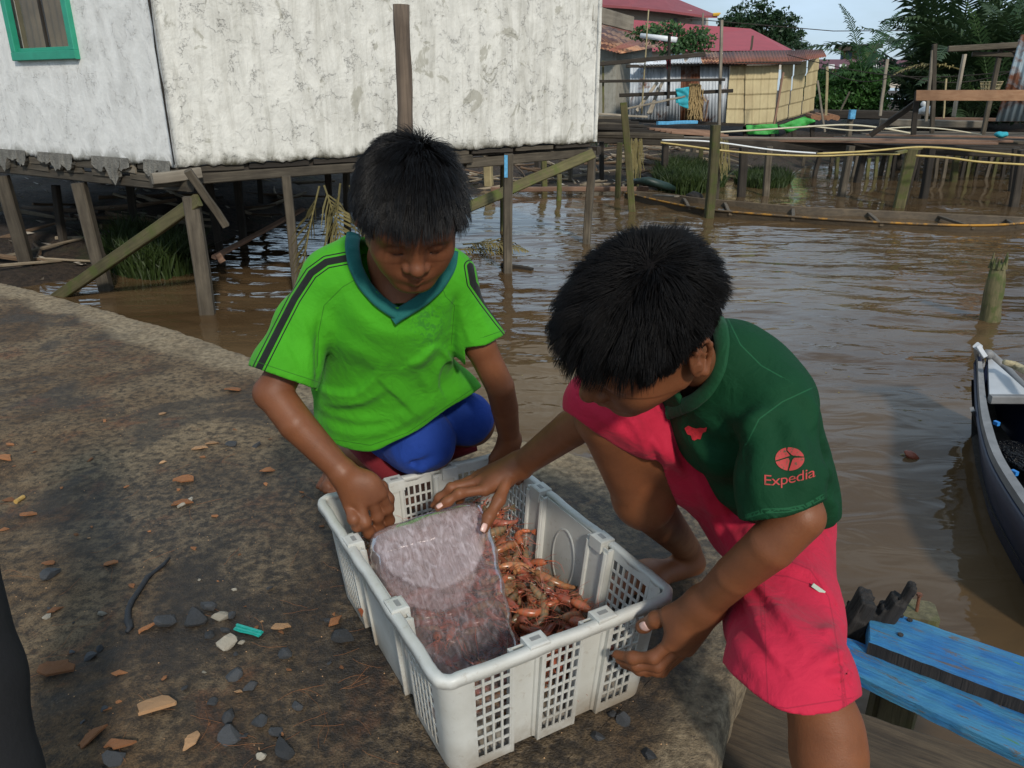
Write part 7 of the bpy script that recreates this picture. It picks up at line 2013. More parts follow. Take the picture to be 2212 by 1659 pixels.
def nail(parent, p, fwd, nor, w, l):
    "a curved nail plate lying on the finger end"
    fwd = nrm(fwd); nor = nrm(nor - fwd * (np.asarray(nor) @ fwd)); sd = np.cross(fwd, nor)
    vs, fs = [], []
    NX, NY = 7, 6
    for j in range(NY):
        for i in range(NX):
            a = (i / (NX-1) - 0.5) * 2; b = (j / (NY-1) - 0.5) * 2
            ww = w * 0.5 * math.sqrt(max(0.0, 1 - 0.45 * abs(b)**3))
            vs.append(p + sd * a * ww + fwd * b * l * 0.5 + nor * (0.0012 - 0.30 * w * a * a * 0.55 - 0.0004 * b * b))
    for j in range(NY-1):
        for i in range(NX-1): fs.append((j*NX+i, j*NX+i+1, (j+1)*NX+i+1, (j+1)*NX+i))
    o = meshobj('fingernail', vs, fs, M_nail, parent, True)
    md = o.modifiers.new('t', 'SOLIDIFY'); md.thickness = 0.0009; md.offset = -1
    return o

def curve_dist(P, pts):
    "distance of points to a polyline, plus side sign free"
    best = np.full(len(P), 9.0)
    for a, b in zip(pts[:-1], pts[1:]):
        a = np.asarray(a); b = np.asarray(b); ab = b - a
        t = np.clip(((P - a) @ ab) / (ab @ ab), 0, 1)
        best = np.minimum(best, np.linalg.norm(P - a - t[:, None] * ab, axis=1))
    return best
def px(P):
    "photo grid position of world points"
    R = P - ORG; d = -(R @ CB)
    return 1106 + FP * (R @ CR) / d, 829.5 - FP * (R @ CU) / d, d
def seg_px(P, pts):
    "signed distance in metres (at the point's own depth) from a polyline drawn on the cloth"
    u, v, d = px(P)
    best = np.full(len(P), 9e9); sg = np.ones(len(P))
    for (a, b), (c, e) in zip(pts[:-1], pts[1:]):
        ab = np.array((c - a, e - b), float); L2 = ab @ ab
        t = np.clip(((u - a) * ab[0] + (v - b) * ab[1]) / L2, 0, 1)
        dx, dy = u - a - t * ab[0], v - b - t * ab[1]
        q = np.sqrt(dx * dx + dy * dy); cr = np.sign(ab[0] * dy - ab[1] * dx)
        m = q < best; best = np.where(m, q, best); sg = np.where(m, cr, sg)
    return best * sg * d / FP

def vnormals(P, F):
    n = np.cross(P[F[:, 2]] - P[F[:, 0]], P[F[:, 3]] - P[F[:, 1]])
    N = np.zeros_like(P)
    for i in range(4):
        for d in range(3): N[:, d] += np.bincount(F[:, i], n[:, d], len(P))
    return N / (np.linalg.norm(N, axis=1)[:, None] + 1e-12)
def drape(P, F, folds, dmin=0, dmax=9):
    "press folds into a garment: (path, amplitude, width on one side, width on the other)"
    N = vnormals(P, F)
    face = np.clip(-(N * (P - ORG)).sum(1) / np.linalg.norm(P - ORG, axis=1) * 2.2, 0, 1)
    u, v, d = px(P)
    tot = np.zeros(len(P))
    for pts, amp, w1, w2 in folds:
        L = [0.0]
        for a, b in zip(pts[:-1], pts[1:]): L.append(L[-1] + math.hypot(b[0]-a[0], b[1]-a[1]))
        best = np.full(len(P), 9e9); sg = np.ones(len(P)); al = np.zeros(len(P))
        for i, ((a, b), (c, e)) in enumerate(zip(pts[:-1], pts[1:])):
            ab = np.array((c - a, e - b), float); L2 = ab @ ab
            t = np.clip(((u - a) * ab[0] + (v - b) * ab[1]) / L2, 0, 1)
            dx, dy = u - a - t * ab[0], v - b - t * ab[1]
            q = np.sqrt(dx*dx + dy*dy); cr = np.sign(ab[0] * dy - ab[1] * dx)
            m = q < best; best = np.where(m, q, best); sg = np.where(m, cr, sg)
            al = np.where(m, (L[i] + t * (L[i+1] - L[i])) / L[-1], al)
        sd = best * d / FP
        w = np.where(sg > 0, w1, w2)
        env = np.sin(np.pi * np.clip(al * 0.92 + 0.04, 0, 1)) ** 0.6
        tot += amp * env * np.exp(-(sd / w) ** 2) * ((d > dmin) & (d < dmax))
    return P + N * (tot * face)[:, None]
def resample(pts, k=5):
    "smooth a drawn path"
    pts = np.array(pts, float); out = []
    n = len(pts)
    for i in range(n - 1):
        p0, p1, p2, p3 = pts[max(i-1, 0)], pts[i], pts[i+1], pts[min(i+2, n-1)]
        for j in range(k):
            t = j / k
            out.append(tuple(0.5 * ((2*p1) + (-p0+p2)*t + (2*p0-5*p1+4*p2-p3)*t*t + (-p0+3*p1-3*p2+p3)*t**3)))
    out.append(tuple(pts[-1])); return out
def face_attrs(H, P):
    q = H.loc(P)
    lip = np.zeros(len(P))
    for sg in (-1, 1):
        for zz, yy, r in ((-0.0585, 0.092, 0.0065), (-0.0675, 0.089, 0.0072)):
            a = np.array((sg*0.020, 0.081, -0.062)); b = np.array((0, yy, zz))
            ab = b - a; t = np.clip(((q - a) @ ab) / (ab @ ab), 0, 1)
            dd = np.linalg.norm(q - a - t[:, None] * ab, axis=1)
            lip = np.maximum(lip, np.clip((r - dd) / 0.003, 0, 1))
    brow = np.zeros(len(P))
    for sg in (-1, 1):
        pl = [np.array((sg*0.014, 0.082, 0.017)), np.array((sg*0.030, 0.079, 0.0215)), np.array((sg*0.048, 0.066, 0.017))]
        dd = curve_dist(q, pl)
        brow = np.maximum(brow, 0.85 * np.clip((0.0048 - dd) / 0.002, 0, 1))
        lid = [np.array((sg*0.046, 0.071, -0.0105)), np.array((sg*0.031, 0.083, -0.0145)), np.array((sg*0.018, 0.078, -0.0120))]
        dd = curve_dist(q, lid)
        brow = np.maximum(brow, 0.9 * np.clip((0.0026 - dd) / 0.0014, 0, 1))
    return lip * 0.8, brow

# =================================================== boy in the green football shirt
boyA = empty('person', G(860, 1075), 'boy in lime green shirt and blue shorts crouching behind the white crate', 'person')
HA = HeadF(D(886, 462, 1.27), (0.20, -0.79, 0.58), (0.13, 0.60, 0.79), 1.0)
neckA = D(858, 560, 1.42)
fh = head_field(HA, 0.0022, neckA, 0.050)
fh.cone(neckA, D(862, 690, 1.44), 0.050, 0.045, 0.02)
PA, FA = fh.mesh()
lipA, browA = face_attrs(HA, PA)
# arms
fa = SF(np.minimum.reduce([D(545, 1150, 1.50), D(545, 1150, 1.36), D(860, 1150, 1.56)]) - 0.03, np.maximum.reduce([D(860, 600, 1.46), D(860, 600, 1.36), D(545, 600, 1.46)]) + 0.05, 0.0024)
sh, el, wr = D(705, 640, 1.45), D(590, 848, 1.42), D(738, 1018, 1.43)
fa.cone(sh, el, 0.033, 0.033, 0.01)
fa.cone(el, D(640, 915, 1.41), 0.0335, 0.0328, 0.004)
fa.cone(D(640, 915, 1.41), wr, 0.0328, 0.0240, 0.002)
fa.ell(D(578, 850, 1.42), (0.020, 0.020, 0.020), None, 0.02)
kn = [D(823, 1066, 1.45), D(803, 1078, 1.445), D(778, 1088, 1.44), D(754, 1092, 1.445)]       # index .. little
for i, q in enumerate(kn):
    fa.cone(wr + (q - wr) * 0.06, q, 0.0205, (0.0125, 0.0128, 0.0122, 0.0115)[i], 0.012)
fa.ell(D(782, 1052, 1.445), (0.040, 0.022, 0.036), None, 0.014)
finger(fa, [kn[0], D(836, 1098, 1.475), D(840, 1124, 1.50), D(836, 1138, 1.51)], 0.0104)
finger(fa, [kn[1], D(815, 1115, 1.465), D(818, 1142, 1.485), D(812, 1158, 1.495)], 0.0108)
finger(fa, [kn[2], D(788, 1128, 1.445), D(797, 1150, 1.465), D(803, 1160, 1.475)], 0.0106)
finger(fa, [kn[3], D(764, 1121, 1.435), D(772, 1136, 1.450), D(781, 1139, 1.470)], 0.0102)
finger(fa, [D(788, 1035, 1.475), D(823, 1052, 1.495), D(838, 1078, 1.505), D(843, 1100, 1.515)], 0.0112)
PaR, FaR = fa.mesh()
fb = SF(np.minimum(D(960, 1050, 1.80), D(960, 1050, 1.40)) - 0.02, np.maximum(D(1150, 570, 1.36), D(1150, 570, 1.80)) + 0.03, 0.0026)
sh2, el2, wr2 = D(985, 610, 1.44), D(1080, 835, 1.56), D(1101, 950, 1.68)
fb.cone(D(972, 612, 1.46), D(1036, 745, 1.515), 0.032, 0.0305, 0.01); fb.cone(D(1036, 745, 1.515), el2, 0.0305, 0.0290, 0.01); fb.cone(el2, D(1090, 880, 1.61), 0.0290, 0.0285, 0.003); fb.cone(D(1090, 880, 1.61), wr2, 0.0285, 0.0225, 0.002)
for i, (u, v, uu, vv) in enumerate([(1118, 995, 1122, 1020), (1100, 1000, 1102, 1028), (1082, 998, 1080, 1025), (1066, 990, 1060, 1014)]):
    q = D(u, v, 1.72 - 0.01 * i)
    fb.cone(wr2, q, 0.020, 0.0115, 0.012)
    finger(fb, [q, D(uu, vv, 1.70), D(uu, vv + 14, 1.685), D(uu - 3, vv + 22, 1.67)], 0.0088)
PaL, FaL = fb.mesh()
# legs and feet
lo = np.array((-0.62, 1.30, -0.02)); hi = np.array((0.06, 2.10, 0.50))
fl = SF(lo, hi, 0.0035)
ftR = G(712, 1062); ftR[2] = 0.03
ank = ftR + np.array((0.02, 0.09, 0.035))
kneeR = D(930, 962, 1.70)
fl.cone(ank, kneeR - np.array((0, 0, 0.01)), 0.030, 0.045, 0.02); fl.ell((ank + kneeR) * 0.5 + np.array((-.02, .02, 0)), (0.05, 0.05, 0.06), None, 0.03)
def foot(f, heel, toe, r=0.026):
    f.cone(heel, toe, r, r * 0.72, 0.02); f.ell((heel + toe) / 2 + np.array((0, 0, 0.008)), (r*1.5, r*1.5, r), None, 0.02)
    d = nrm(toe - heel); s_ = np.cross(d, (0, 0, 1))
    for i in range(5):
        b = toe + s_ * (i - 2) * 0.0145 - d * 0.008 * abs(i - 1.2)
        f.cone(b - d * 0.02, b + d * 0.020 + np.array((0, 0, -0.006)), 0.0105, 0.0085 if i else 0.0105, 0.004)
foot(fl, ank + np.array((0.01, 0.02, -0.035)), ftR + np.array((0, -0.01, -0.008)))
toeL = G(900, 1100); toeL[2] = 0.022
ankL = toeL + np.array((0.03, 0.13, 0.05)); kneeL = D(1020, 915, 1.76)
fl.cone(ankL, kneeL, 0.030, 0.044, 0.02); foot(fl, ankL + np.array((0, 0.02, -0.04)), toeL)
fl.cone(kneeR, D(800, 900, 1.84), 0.052, 0.07, 0.02); fl.cone(kneeL, D(850, 890, 1.86), 0.05, 0.07, 0.02)
Pl, Fl = fl.mesh()
P, F = join_pf([(PA, FA), (PaR, FaR), (PaL, FaL), (Pl, Fl)])
z = np.zeros(len(P)); lip = z.copy(); lip[:len(PA)] = lipA; brow = z.copy(); brow[:len(PA)] = browA
bodyA = meshobj('body', P, F, M_skinA, boyA, True, {'lip': lip, 'brow': brow})

# shirt: a hollow field, cut at neck, sleeves and hem
fs = SF(np.array((-0.52, 1.12, 0.15)), np.array((0.10, 2.02, 0.92)), 0.0033)
SPA = nrm(D(838, 620, 1.42) - D(838, 900, 1.68)); WDA = np.array((1.0, 0, 0)); NRA = np.cross(WDA, SPA)
AX = np.stack([WDA, SPA, NRA])
fs.ell(D(838, 650, 1.470), (0.130, 0.100, 0.085), AX, 0.05)
fs.ell(D(836, 735, 1.530), (0.134, 0.120, 0.088), AX, 0.06)
fs.ell(D(828, 830, 1.620), (0.150, 0.110, 0.100), AX, 0.06)
fs.ell(D(832, 900, 1.680), (0.148, 0.100, 0.120), AX, 0.05)
fs.ell(D(850, 940, 1.690), (0.130, 0.100, 0.100), AX, 0.05)
fs.ell(D(945, 850, 1.640), (0.088, 0.070, 0.070), AX, 0.05)
fs.ell(D(980, 872, 1.680), (0.068, 0.060, 0.060), AX, 0.05)
fs.cone(D(775, 565, 1.46), D(718, 598, 1.45), 0.052, 0.048, 0.05)
fs.cone(D(920, 560, 1.48), D(968, 600, 1.45), 0.050, 0.052, 0.05)
# sleeves widen towards the hem
fs.cone(D(716, 608, 1.45), D(655, 700, 1.44), 0.050, 0.047, 0.03)
fs.cone(D(655, 700, 1.44), D(618, 800, 1.43), 0.047, 0.059, 0.03)
fs.cone(D(618, 800, 1.43), D(600, 860, 1.42), 0.059, 0.060, 0.03)
fs.cone(D(962, 608, 1.455), D(1036, 735, 1.515), 0.048, 0.045, 0.03)
fs.cone(D(1036, 735, 1.515), D(1060, 790, 1.535), 0.045, 0.045, 0.03)
# folds: ridges laid on, grooves cut in
R_ = lambda *a: [D(*q) for q in a]
fs.disp(lambda X, Yy, Z: 0.0017 * snoise(X, Yy, Z * 0.6, 17, 1) + 0.0006 * snoise(X, Yy, Z, 60, 2))
fs.shell(0.007)
fs.cutpx([(430, 755), (548, 794), (615, 818), (682, 840), (684, 1000), (430, 1000)], 0.5, 1.495)
fs.cutpx([(1004, 752), (1050, 746), (1092, 722), (1135, 700), (1165, 900), (1012, 900)], 0.5, 1.575)
fs.cutpx(resample([(640, 905), (690, 932), (735, 964), (800, 976), (850, 955), (905, 928), (965, 884), (1022, 850), (1080, 800)]) + [(1100, 1200), (600, 1200)], 1.42, 2.3)
# neck opening
colA = [D(*q) for q in [(752, 522, 1.435), (762, 560, 1.395), (782, 600, 1.365), (815, 640, 1.345), (862, 672, 1.335)]]
colB = [D(*q) for q in [(862, 672, 1.335), (905, 640, 1.345), (945, 605, 1.365), (968, 570, 1.395), (962, 530, 1.44)]]
colC = [D(*q) for q in [(962, 530, 1.44), (920, 500, 1.50), (850, 488, 1.52), (790, 498, 1.49), (752, 522, 1.435)]]
ncen = D(862, 560, 1.38)
fs.cutpx(resample([(772, 490), (768, 530), (776, 570), (795, 607), (825, 640), (864, 664), (905, 640), (940, 610), (962, 575), (966, 540), (955, 495)]), 0.8, 1.475)
P, F = fs.mesh(); P = smooth_pts(P, F, 2, 0.45)
P = drape(P, F, [(resample(a), b, c, d) for a, b, c, d in [
    ([(704, 700), (735, 735), (790, 765), (850, 790)], 0.006, 0.022, 0.014),
    ([(745, 635), (790, 690), (850, 722), (905, 722)], 0.006, 0.022, 0.012),
    ([(690, 838), (728, 848), (770, 846), (802, 822), (812, 806)], 0.013, 0.022, 0.0055),
    ([(700, 866), (740, 870), (790, 862), (835, 838)], 0.006, 0.009, 0.009),
    ([(815, 806), (840, 836), (868, 862), (892, 886)], 0.006, 0.005, 0.016),
    ([(670, 862), (720, 892), (790, 905), (870, 893)], 0.006, 0.010, 0.012),
    ([(690, 905), (745, 932), (820, 930), (900, 893), (960, 850)], 0.007, 0.012, 0.016),
    ([(880, 788), (905, 775), (930, 752), (948, 748)], 0.010, 0.014, 0.0055),
    ([(968, 770), (946, 792), (940, 830), (955, 858)], 0.010, 0.012, 0.006),
    ([(948, 752), (962, 765), (972, 778), (990, 800)], 0.008, 0.007, 0.007),
    ([(905, 800), (925, 840), (935, 880)], 0.005, 0.010, 0.010),
    ([(960, 640), (950, 690), (930, 740)], 0.005, 0.014, 0.010),
    ([(632, 660), (655, 700), (668, 760), (672, 820)], 0.005, 0.014, 0.009),
    ([(600, 730), (622, 765), (640, 800)], 0.004, 0.012, 0.008),
    ([(688, 690), (691, 750), (690, 832)], -0.010, 0.008, 0.008),
    ([(986, 640), (980, 690), (976, 745)], -0.009, 0.007, 0.007),
    ([(1020, 640), (1040, 690), (1062, 730)], 0.004, 0.010, 0.010),
    ([(1000, 665), (1005, 705), (1020, 745)], 0.004, 0.007, 0.010),
    ([(700, 640), (720, 620), (760, 600)], 0.004, 0.010, 0.016),
]])
st = seg_px(P, [(752, 557), (705, 566), (672, 590), (636, 645), (600, 715), (562, 790), (548, 820)])
st2 = seg_px(P, [(1016, 575), (1022, 612), (1048, 650), (1078, 690), (1106, 725)])
st = np.where(np.abs(st2) < np.abs(st), st2, st)
seam = seg_px(P, [(775, 600), (740, 620), (700, 660), (688, 720), (686, 790)])
seam = np.where(np.abs(seam) < 0.05, seam, 0.05)
for pl in ([(945, 590), (962, 640), (982, 660), (975, 740)], [(550, 780), (610, 800), (690, 826)], [(1046, 728), (1092, 712)],
           [(724, 950), (800, 962), (880, 935), (1018, 842)]):
    s2 = seg_px(P, pl); seam = np.where(np.abs(s2) < np.abs(seam), s2, seam)
u_, v_, d_ = px(P)
prn = np.clip(1.3 - np.hypot((u_ - 925) / 42, (v_ - 700) / 62), 0, 1)
meshobj('shirt', P, F, M_green, boyA, True, {'stripe': st, 'seam': seam, 'print': prn})
# ribbed V collar
def band(parent, name, pts, wid, thick, mat, inward, n=6):
    "a flat folded strip that follows a neckline"
    dense = []
    for a, b in zip(pts[:-1], pts[1:]):
        for t in range(n): dense.append(a + (b - a) * t / n)
    dense.append(pts[-1]); dense = np.array(dense)
    for _ in range(3): dense[1:-1] = (dense[:-2] + dense[1:-1] * 2 + dense[2:]) / 4
    vs, fs_ = [], []
    K = 8
    for i, p in enumerate(dense):
        d = nrm(dense[min(i+1, len(dense)-1)] - dense[max(i-1, 0)])
        w_ = inward - p; w_ = nrm(w_ - d * (w_ @ d)); nn = nrm(np.cross(d, w_))
        for k in range(K):
            a = 2 * math.pi * k / K
            vs.append(p + w_ * (math.cos(a) * wid / 2) + nn * (math.sin(a) * thick / 2))
    for i in range(len(dense) - 1):
        for k in range(K): fs_.append((i*K+k, i*K+(k+1) % K, (i+1)*K+(k+1) % K, (i+1)*K+k))
    fs_.append(tuple(range(K))); fs_.append(tuple(range((len(dense)-1)*K, len(dense)*K))[::-1])
    return meshobj(name, vs, fs_, mat, parent, True)
bva = BVHTree.FromPolygons([tuple(p) for p in P], [tuple(map(int, f)) for f in F])
def on_A(u, v, lift=0.001):
    r = Vector(nrm(D(u, v, 1.0) - ORG)); h = bva.ray_cast(Vector(ORG), r)
    return np.array(h[0] - r * lift) if h[0] is not None else D(u, v, 1.4)
band(boyA, 'collar', [on_A(u, v) for u, v in ((764, 506), (760, 532), (767, 574), (786, 614), (818, 650), (862, 680), (880, 668))], 0.027, 0.009, M_teal, D(864, 570, 1.42))
band(boyA, 'collar', [on_A(u, v, 0.004) for u, v in ((848, 690), (866, 676), (910, 650), (947, 617), (971, 578), (975, 545))], 0.027, 0.009, M_teal, D(864, 570, 1.42))
# shorts
fz = SF(np.array((-0.45, 1.42, 0.08)), np.array((0.12, 2.05, 0.48)), 0.0035)
fz.cone(D(800, 890, 1.84), D(905, 948, 1.695), 0.092, 0.072, 0.03)
fz.cone(D(905, 948, 1.695), D(925, 953, 1.690), 0.072, 0.056, 0.03)
fz.cone(D(850, 880, 1.88), D(1010, 905, 1.745), 0.090, 0.060, 0.012)
fz.ell(D(830, 900, 1.86), (0.13, 0.10, 0.09), None, 0.03)
fz.chain(R_((870, 1000, 1.66), (910, 1010, 1.65), (950, 990, 1.65)), (0.003, 0.007, 0.003), 0.012)
fz.chain(R_((855, 985, 1.66), (895, 1000, 1.64), (940, 985, 1.63)), (0.002, 0.004, 0.002), 0.010, 's')
fz.chain(R_((880, 950, 1.64), (850, 980, 1.66)), (0.003, 0.006), 0.012)
fz.disp(lambda X, Yy, Z: 0.0026 * snoise(X, Yy, Z, 26, 1))
fz.plane(D(870, 1040, 1.72), cw((-0.45, -0.89, 0)), D(820, 1090, 1.74), 0.14)
P, F = fz.mesh(); P = smooth_pts(P, F, 2, 0.45)
meshobj('shorts', P, F, M_blue, boyA, True)
mb = MB()
mb.tube(R_((765, 962, 1.78), (800, 985, 1.75), (838, 1018, 1.74), (880, 1040, 1.74)), [0.016, 0.026, 0.026, 0.018], 10)
mb.tube(R_((940, 985, 1.80), (985, 972, 1.80), (1030, 965, 1.80)), [0.022, 0.020, 0.010], 10)
mb.build('shorts_lining', M_red, boyA, True)
# hair
def hairyA(p):
    x, y, z = p[:, 0], p[:, 1], p[:, 2]
    front = (y > 0.045) & (z > 0.058)
    side = (y <= 0.045) & (y > -0.02) & (z > 0.010 - 0.15 * np.minimum(y, 0))
    side2 = (y > 0.012) & (y < 0.035) & (z > -0.012)
    back = (y <= -0.02) & (z > -0.058)
    ear = (np.abs(x) > 0.050) & (y > -0.040) & (y < 0.012) & (z < 0.018)
    return (front | side | back | side2) & ~ear
def lenA(p):
    x, y, z = p[:, 0], p[:, 1], p[:, 2]
    return np.where(y > 0.0, 0.052, np.where(z < 0.02, 0.022, 0.045)) * np.where((np.abs(x) > 0.050) & (z < 0.04), 0.42, 1.0)
V_, F_ = strands(HA, hairyA, lenA, (0.30, -0.45, 0.85), lambda p: 0.45 + 0.5 * np.exp(-((p[:, 0] - 0.03)**2 + (p[:, 1] + 0.03)**2) / 0.0006), 23000, 5, 0.00052, 500, 0.35, 0.08, 0.30, 3, thick=0.24, maxr=1.36)
scalp = SF(HA.C - 0.15, HA.C + 0.15, 0.0035)
scalp.ell(HA.P(0, -0.008, 0.023), np.array((0.0800, 0.0965, 0.089)) * HA.s, HA.A, 0)
scalp.disp(lambda X, Yy, Z: 0.0015 * snoise(X, Yy, Z, 60, 1))
scalp.plane(HA.P(0, 0.075, 0.052), HA.D((0, 0.62, -0.78)), HA.P(0, 0.13, -0.02), 0.12 * HA.s)
scalp.plane(HA.P(0, 0.02, 0.004), HA.D((0, 0.10, -1)), HA.P(0, 0.10, -0.10), 0.155 * HA.s)
scalp.plane(HA.P(0, -0.05, -0.055), HA.D((0, 0, -1)))
for sg in (-1, 1): scalp.ell(HA.P(sg*0.082, -0.015, -0.010), np.array((0.022, 0.022, 0.032)) * HA.s, HA.A, 0.003, 's')
Ps, Fs = scalp.mesh()
meshobj('hair', V_, F_, M_hairA, boyA, False)
meshobj('hair_roots', Ps, Fs, M_roots, boyA, True)

# =================================================== boy in the dark green shirt
boyB = empty('person', G(1800, 1659, -0.1), 'boy in dark green shirt and pink-red shorts bending over the white crate', 'person')
HB = HeadF(D(1386, 708, 0.91), (-0.75, -0.66, 0.04), (-0.35, 0.45, 0.82), 0.97)
neckB = D(1500, 785, 1.07)
fh = head_field(HB, 0.0020, neckB, 0.032, ears=(-1, 1))
PH, FH = fh.mesh(); lipB, browB = face_attrs(HB, PH)
# near arm
f1 = SF(np.minimum(D(1310, 1480, 1.26), D(1310, 1480, 0.92)) - 0.02, np.maximum(D(1810, 850, 0.92), D(1810, 850, 1.27)) + 0.04, 0.0022)
shB, elB, wrB = D(1684, 890, 1.04), D(1729, 1116, 1.00), D(1528, 1300, 1.13)
f1.cone(shB, elB, 0.029, 0.030, 0.01)
f1.cone(elB, D(1665, 1178, 1.02), 0.0318, 0.0325, 0.004)
f1.cone(D(1665, 1178, 1.02), D(1588, 1242, 1.07), 0.0325, 0.0285, 0.002); f1.cone(D(1588, 1242, 1.07), wrB, 0.0285, 0.0248, 0.002)
pass
kB = [D(1449, 1388, 1.170), D(1470, 1400, 1.185), D(1482, 1402, 1.205), D(1488, 1400, 1.225)]
for i, q in enumerate(kB): f1.cone(wrB + (q - wrB) * 0.08, q, 0.0220, (0.0135, 0.0135, 0.0125, 0.011)[i], 0.014)
f1.cone(wrB, D(1446, 1328, 1.175), 0.020, 0.0150, 0.02)
f1.ell(D(1478, 1352, 1.17), (0.026, 0.024, 0.024), None, 0.016)
finger(f1, [D(1446, 1328, 1.175), D(1417, 1338, 1.195), D(1387, 1354, 1.225)], 0.0118)
f1.ell(D(1392, 1352, 1.220), (0.0105, 0.0100, 0.0095), None, 0.006)
finger(f1, [kB[0], D(1411, 1420, 1.180), D(1367, 1421, 1.200), D(1332, 1414, 1.225)], 0.0092)
finger(f1, [kB[1], D(1420, 1438, 1.200), D(1375, 1436, 1.215), D(1338, 1425, 1.240)], 0.0092)
finger(f1, [kB[2], D(1420, 1448, 1.222), D(1382, 1446, 1.235), D(1346, 1434, 1.255)], 0.0086)
finger(f1, [kB[3], D(1430, 1450, 1.245), D(1396, 1449, 1.255), D(1366, 1440, 1.270)], 0.0078)
P1, F1 = f1.mesh()
# far arm
f2 = SF(np.minimum(D(925, 1165, 1.50), D(925, 1165, 1.15)) - 0.02, np.maximum(D(1500, 780, 1.15), D(1500, 780, 1.52)) + 0.03, 0.0022)
elF, wrF = D(1310, 880, 1.26), D(1128, 1003, 1.455)
f2.cone(D(1480, 850, 1.22), elF, 0.040, 0.034, 0.01)
f2.cone(elF, D(1235, 925, 1.33), 0.034, 0.033, 0.003); f2.cone(D(1235, 925, 1.33), wrF, 0.033, 0.0245, 0.002)
kF = [D(1047, 1058, 1.440), D(1034, 1040, 1.460), D(1030, 1030, 1.485), D(1034, 1026, 1.505)]
for i, q in enumerate(kF): f2.cone(wrF + (q - wrF) * 0.08, q, 0.0210, (0.0125, 0.0125, 0.0115, 0.010)[i], 0.014)
f2.ell(D(1080, 1036, 1.45), (0.026, 0.020, 0.018), None, 0.016)
finger(f2, [kF[0], D(992, 1066, 1.425), D(967, 1083, 1.425), D(946, 1096, 1.423)], 0.0088)
finger(f2, [kF[1], D(975, 1054, 1.450), D(950, 1076, 1.460), D(937, 1092, 1.470)], 0.0090)
finger(f2, [kF[2], D(986, 1050, 1.485), D(970, 1075, 1.500), D(966, 1096, 1.510)], 0.0085)
finger(f2, [kF[3], D(1004, 1052, 1.510), D(994, 1076, 1.515), D(990, 1094, 1.520)], 0.0078)
finger(f2, [D(1098, 1030, 1.44), D(1078, 1080, 1.415), D(1056, 1116, 1.400), D(1046, 1142, 1.392)], 0.0108)
P2, F2 = f2.mesh()
# legs
f3 = SF(np.array((0.05, 0.58, -0.22)), np.array((0.70, 1.75, 0.62)), 0.0036)
kneeB = D(1302, 900, 1.165); heelB = G(1490, 1240); ankB = heelB + np.array((-0.01, 0.0, 0.065))
f3.cone(kneeB, D(1385, 1075, 1.33), 0.040, 0.046, 0.02); f3.cone(D(1385, 1075, 1.33), ankB, 0.046, 0.029, 0.02)
f3.ell(D(1405, 1055, 1.31), (0.044, 0.044, 0.070), None, 0.03)
f3.cone(kneeB, D(1600, 1080, 1.38), 0.038, 0.06, 0.02)
foot(f3, heelB + np.array((0.004, 0.0, 0.030)), G(1300, 1300) + np.array((0, 0, 0.020)), 0.029)
kL = D(1752, 1430, 1.05)
f3.cone(D(1670, 1160, 1.32), kL, 0.050, 0.043, 0.02)
f3.cone(kL, D(1790, 1640, 1.05), 0.043, 0.0440, 0.02); f3.ell(D(1790, 1600, 1.06), (0.046, 0.048, 0.07), None, 0.02)
f3.cone(D(1790, 1640, 1.05), D(1800, 1800, 1.12), 0.044, 0.028, 0.02)
foot(f3, D(1805, 1870, 1.17), D(1740, 1950, 1.08), 0.028)
P3, F3 = f3.mesh()
P, F = join_pf([(PH, FH), (P1, F1), (P2, F2), (P3, F3)])
lip = np.zeros(len(P)); lip[:len(PH)] = lipB; brow = np.zeros(len(P)); brow[:len(PH)] = browB
meshobj('body', P, F, M_skinB, boyB, True, {'lip': lip, 'brow': brow})
tipd = nrm(D(1385, 1357, 1.225) - D(1417, 1340, 1.195))
nail(boyB, D(1391, 1355, 1.2045), tipd, cw((-0.10, 0.12, 0.98)), 0.0170, 0.0165)
nail(boyB, D(1046, 1140, 1.381), D(1046, 1142, 1.392) - D(1056, 1116, 1.40), cw((0.45, 0.2, 0.86)), 0.012, 0.016)
nail(boyB, D(949, 1092, 1.4145), D(946, 1096, 1.423) - D(967, 1083, 1.425), cw((-0.25, 0.45, 0.85)), 0.0100, 0.012)

# shirt
fs = SF(np.array((0.10, 0.72, 0.12)), np.array((0.72, 1.62, 0.96)), 0.0036)
SPB = nrm(D(1600, 790, 1.12) - D(1710, 1090, 1.36)); NB_ = nrm(np.cross(cw((0.6, 0, 0.8)), SPB)); WB = np.cross(SPB, NB_)
AB = np.stack([WB, SPB, NB_])
fs.cone(D(1562, 790, 1.09), D(1668, 858, 1.05), 0.055, 0.050, 0.04)
fs.cone(D(1570, 790, 1.12), D(1480, 850, 1.24), 0.058, 0.052, 0.04)
fs.ell(D(1588, 860, 1.14), (0.112, 0.105, 0.082), AB, 0.05)
fs.ell(D(1620, 940, 1.20), (0.112, 0.115, 0.082), AB, 0.05)
fs.ell(D(1664, 1030, 1.26), (0.106, 0.115, 0.082), AB, 0.05)
fs.ell(D(1700, 1105, 1.29), (0.084, 0.080, 0.068), AB, 0.04)
fs.ell(D(1764, 1112, 1.30), (0.036, 0.046, 0.046), AB, 0.02)
fs.ell(D(1565, 945, 1.155), (0.064, 0.085, 0.055), None, 0.04)
fs.ell(D(1625, 1030, 1.20), (0.056, 0.080, 0.055), None, 0.04)
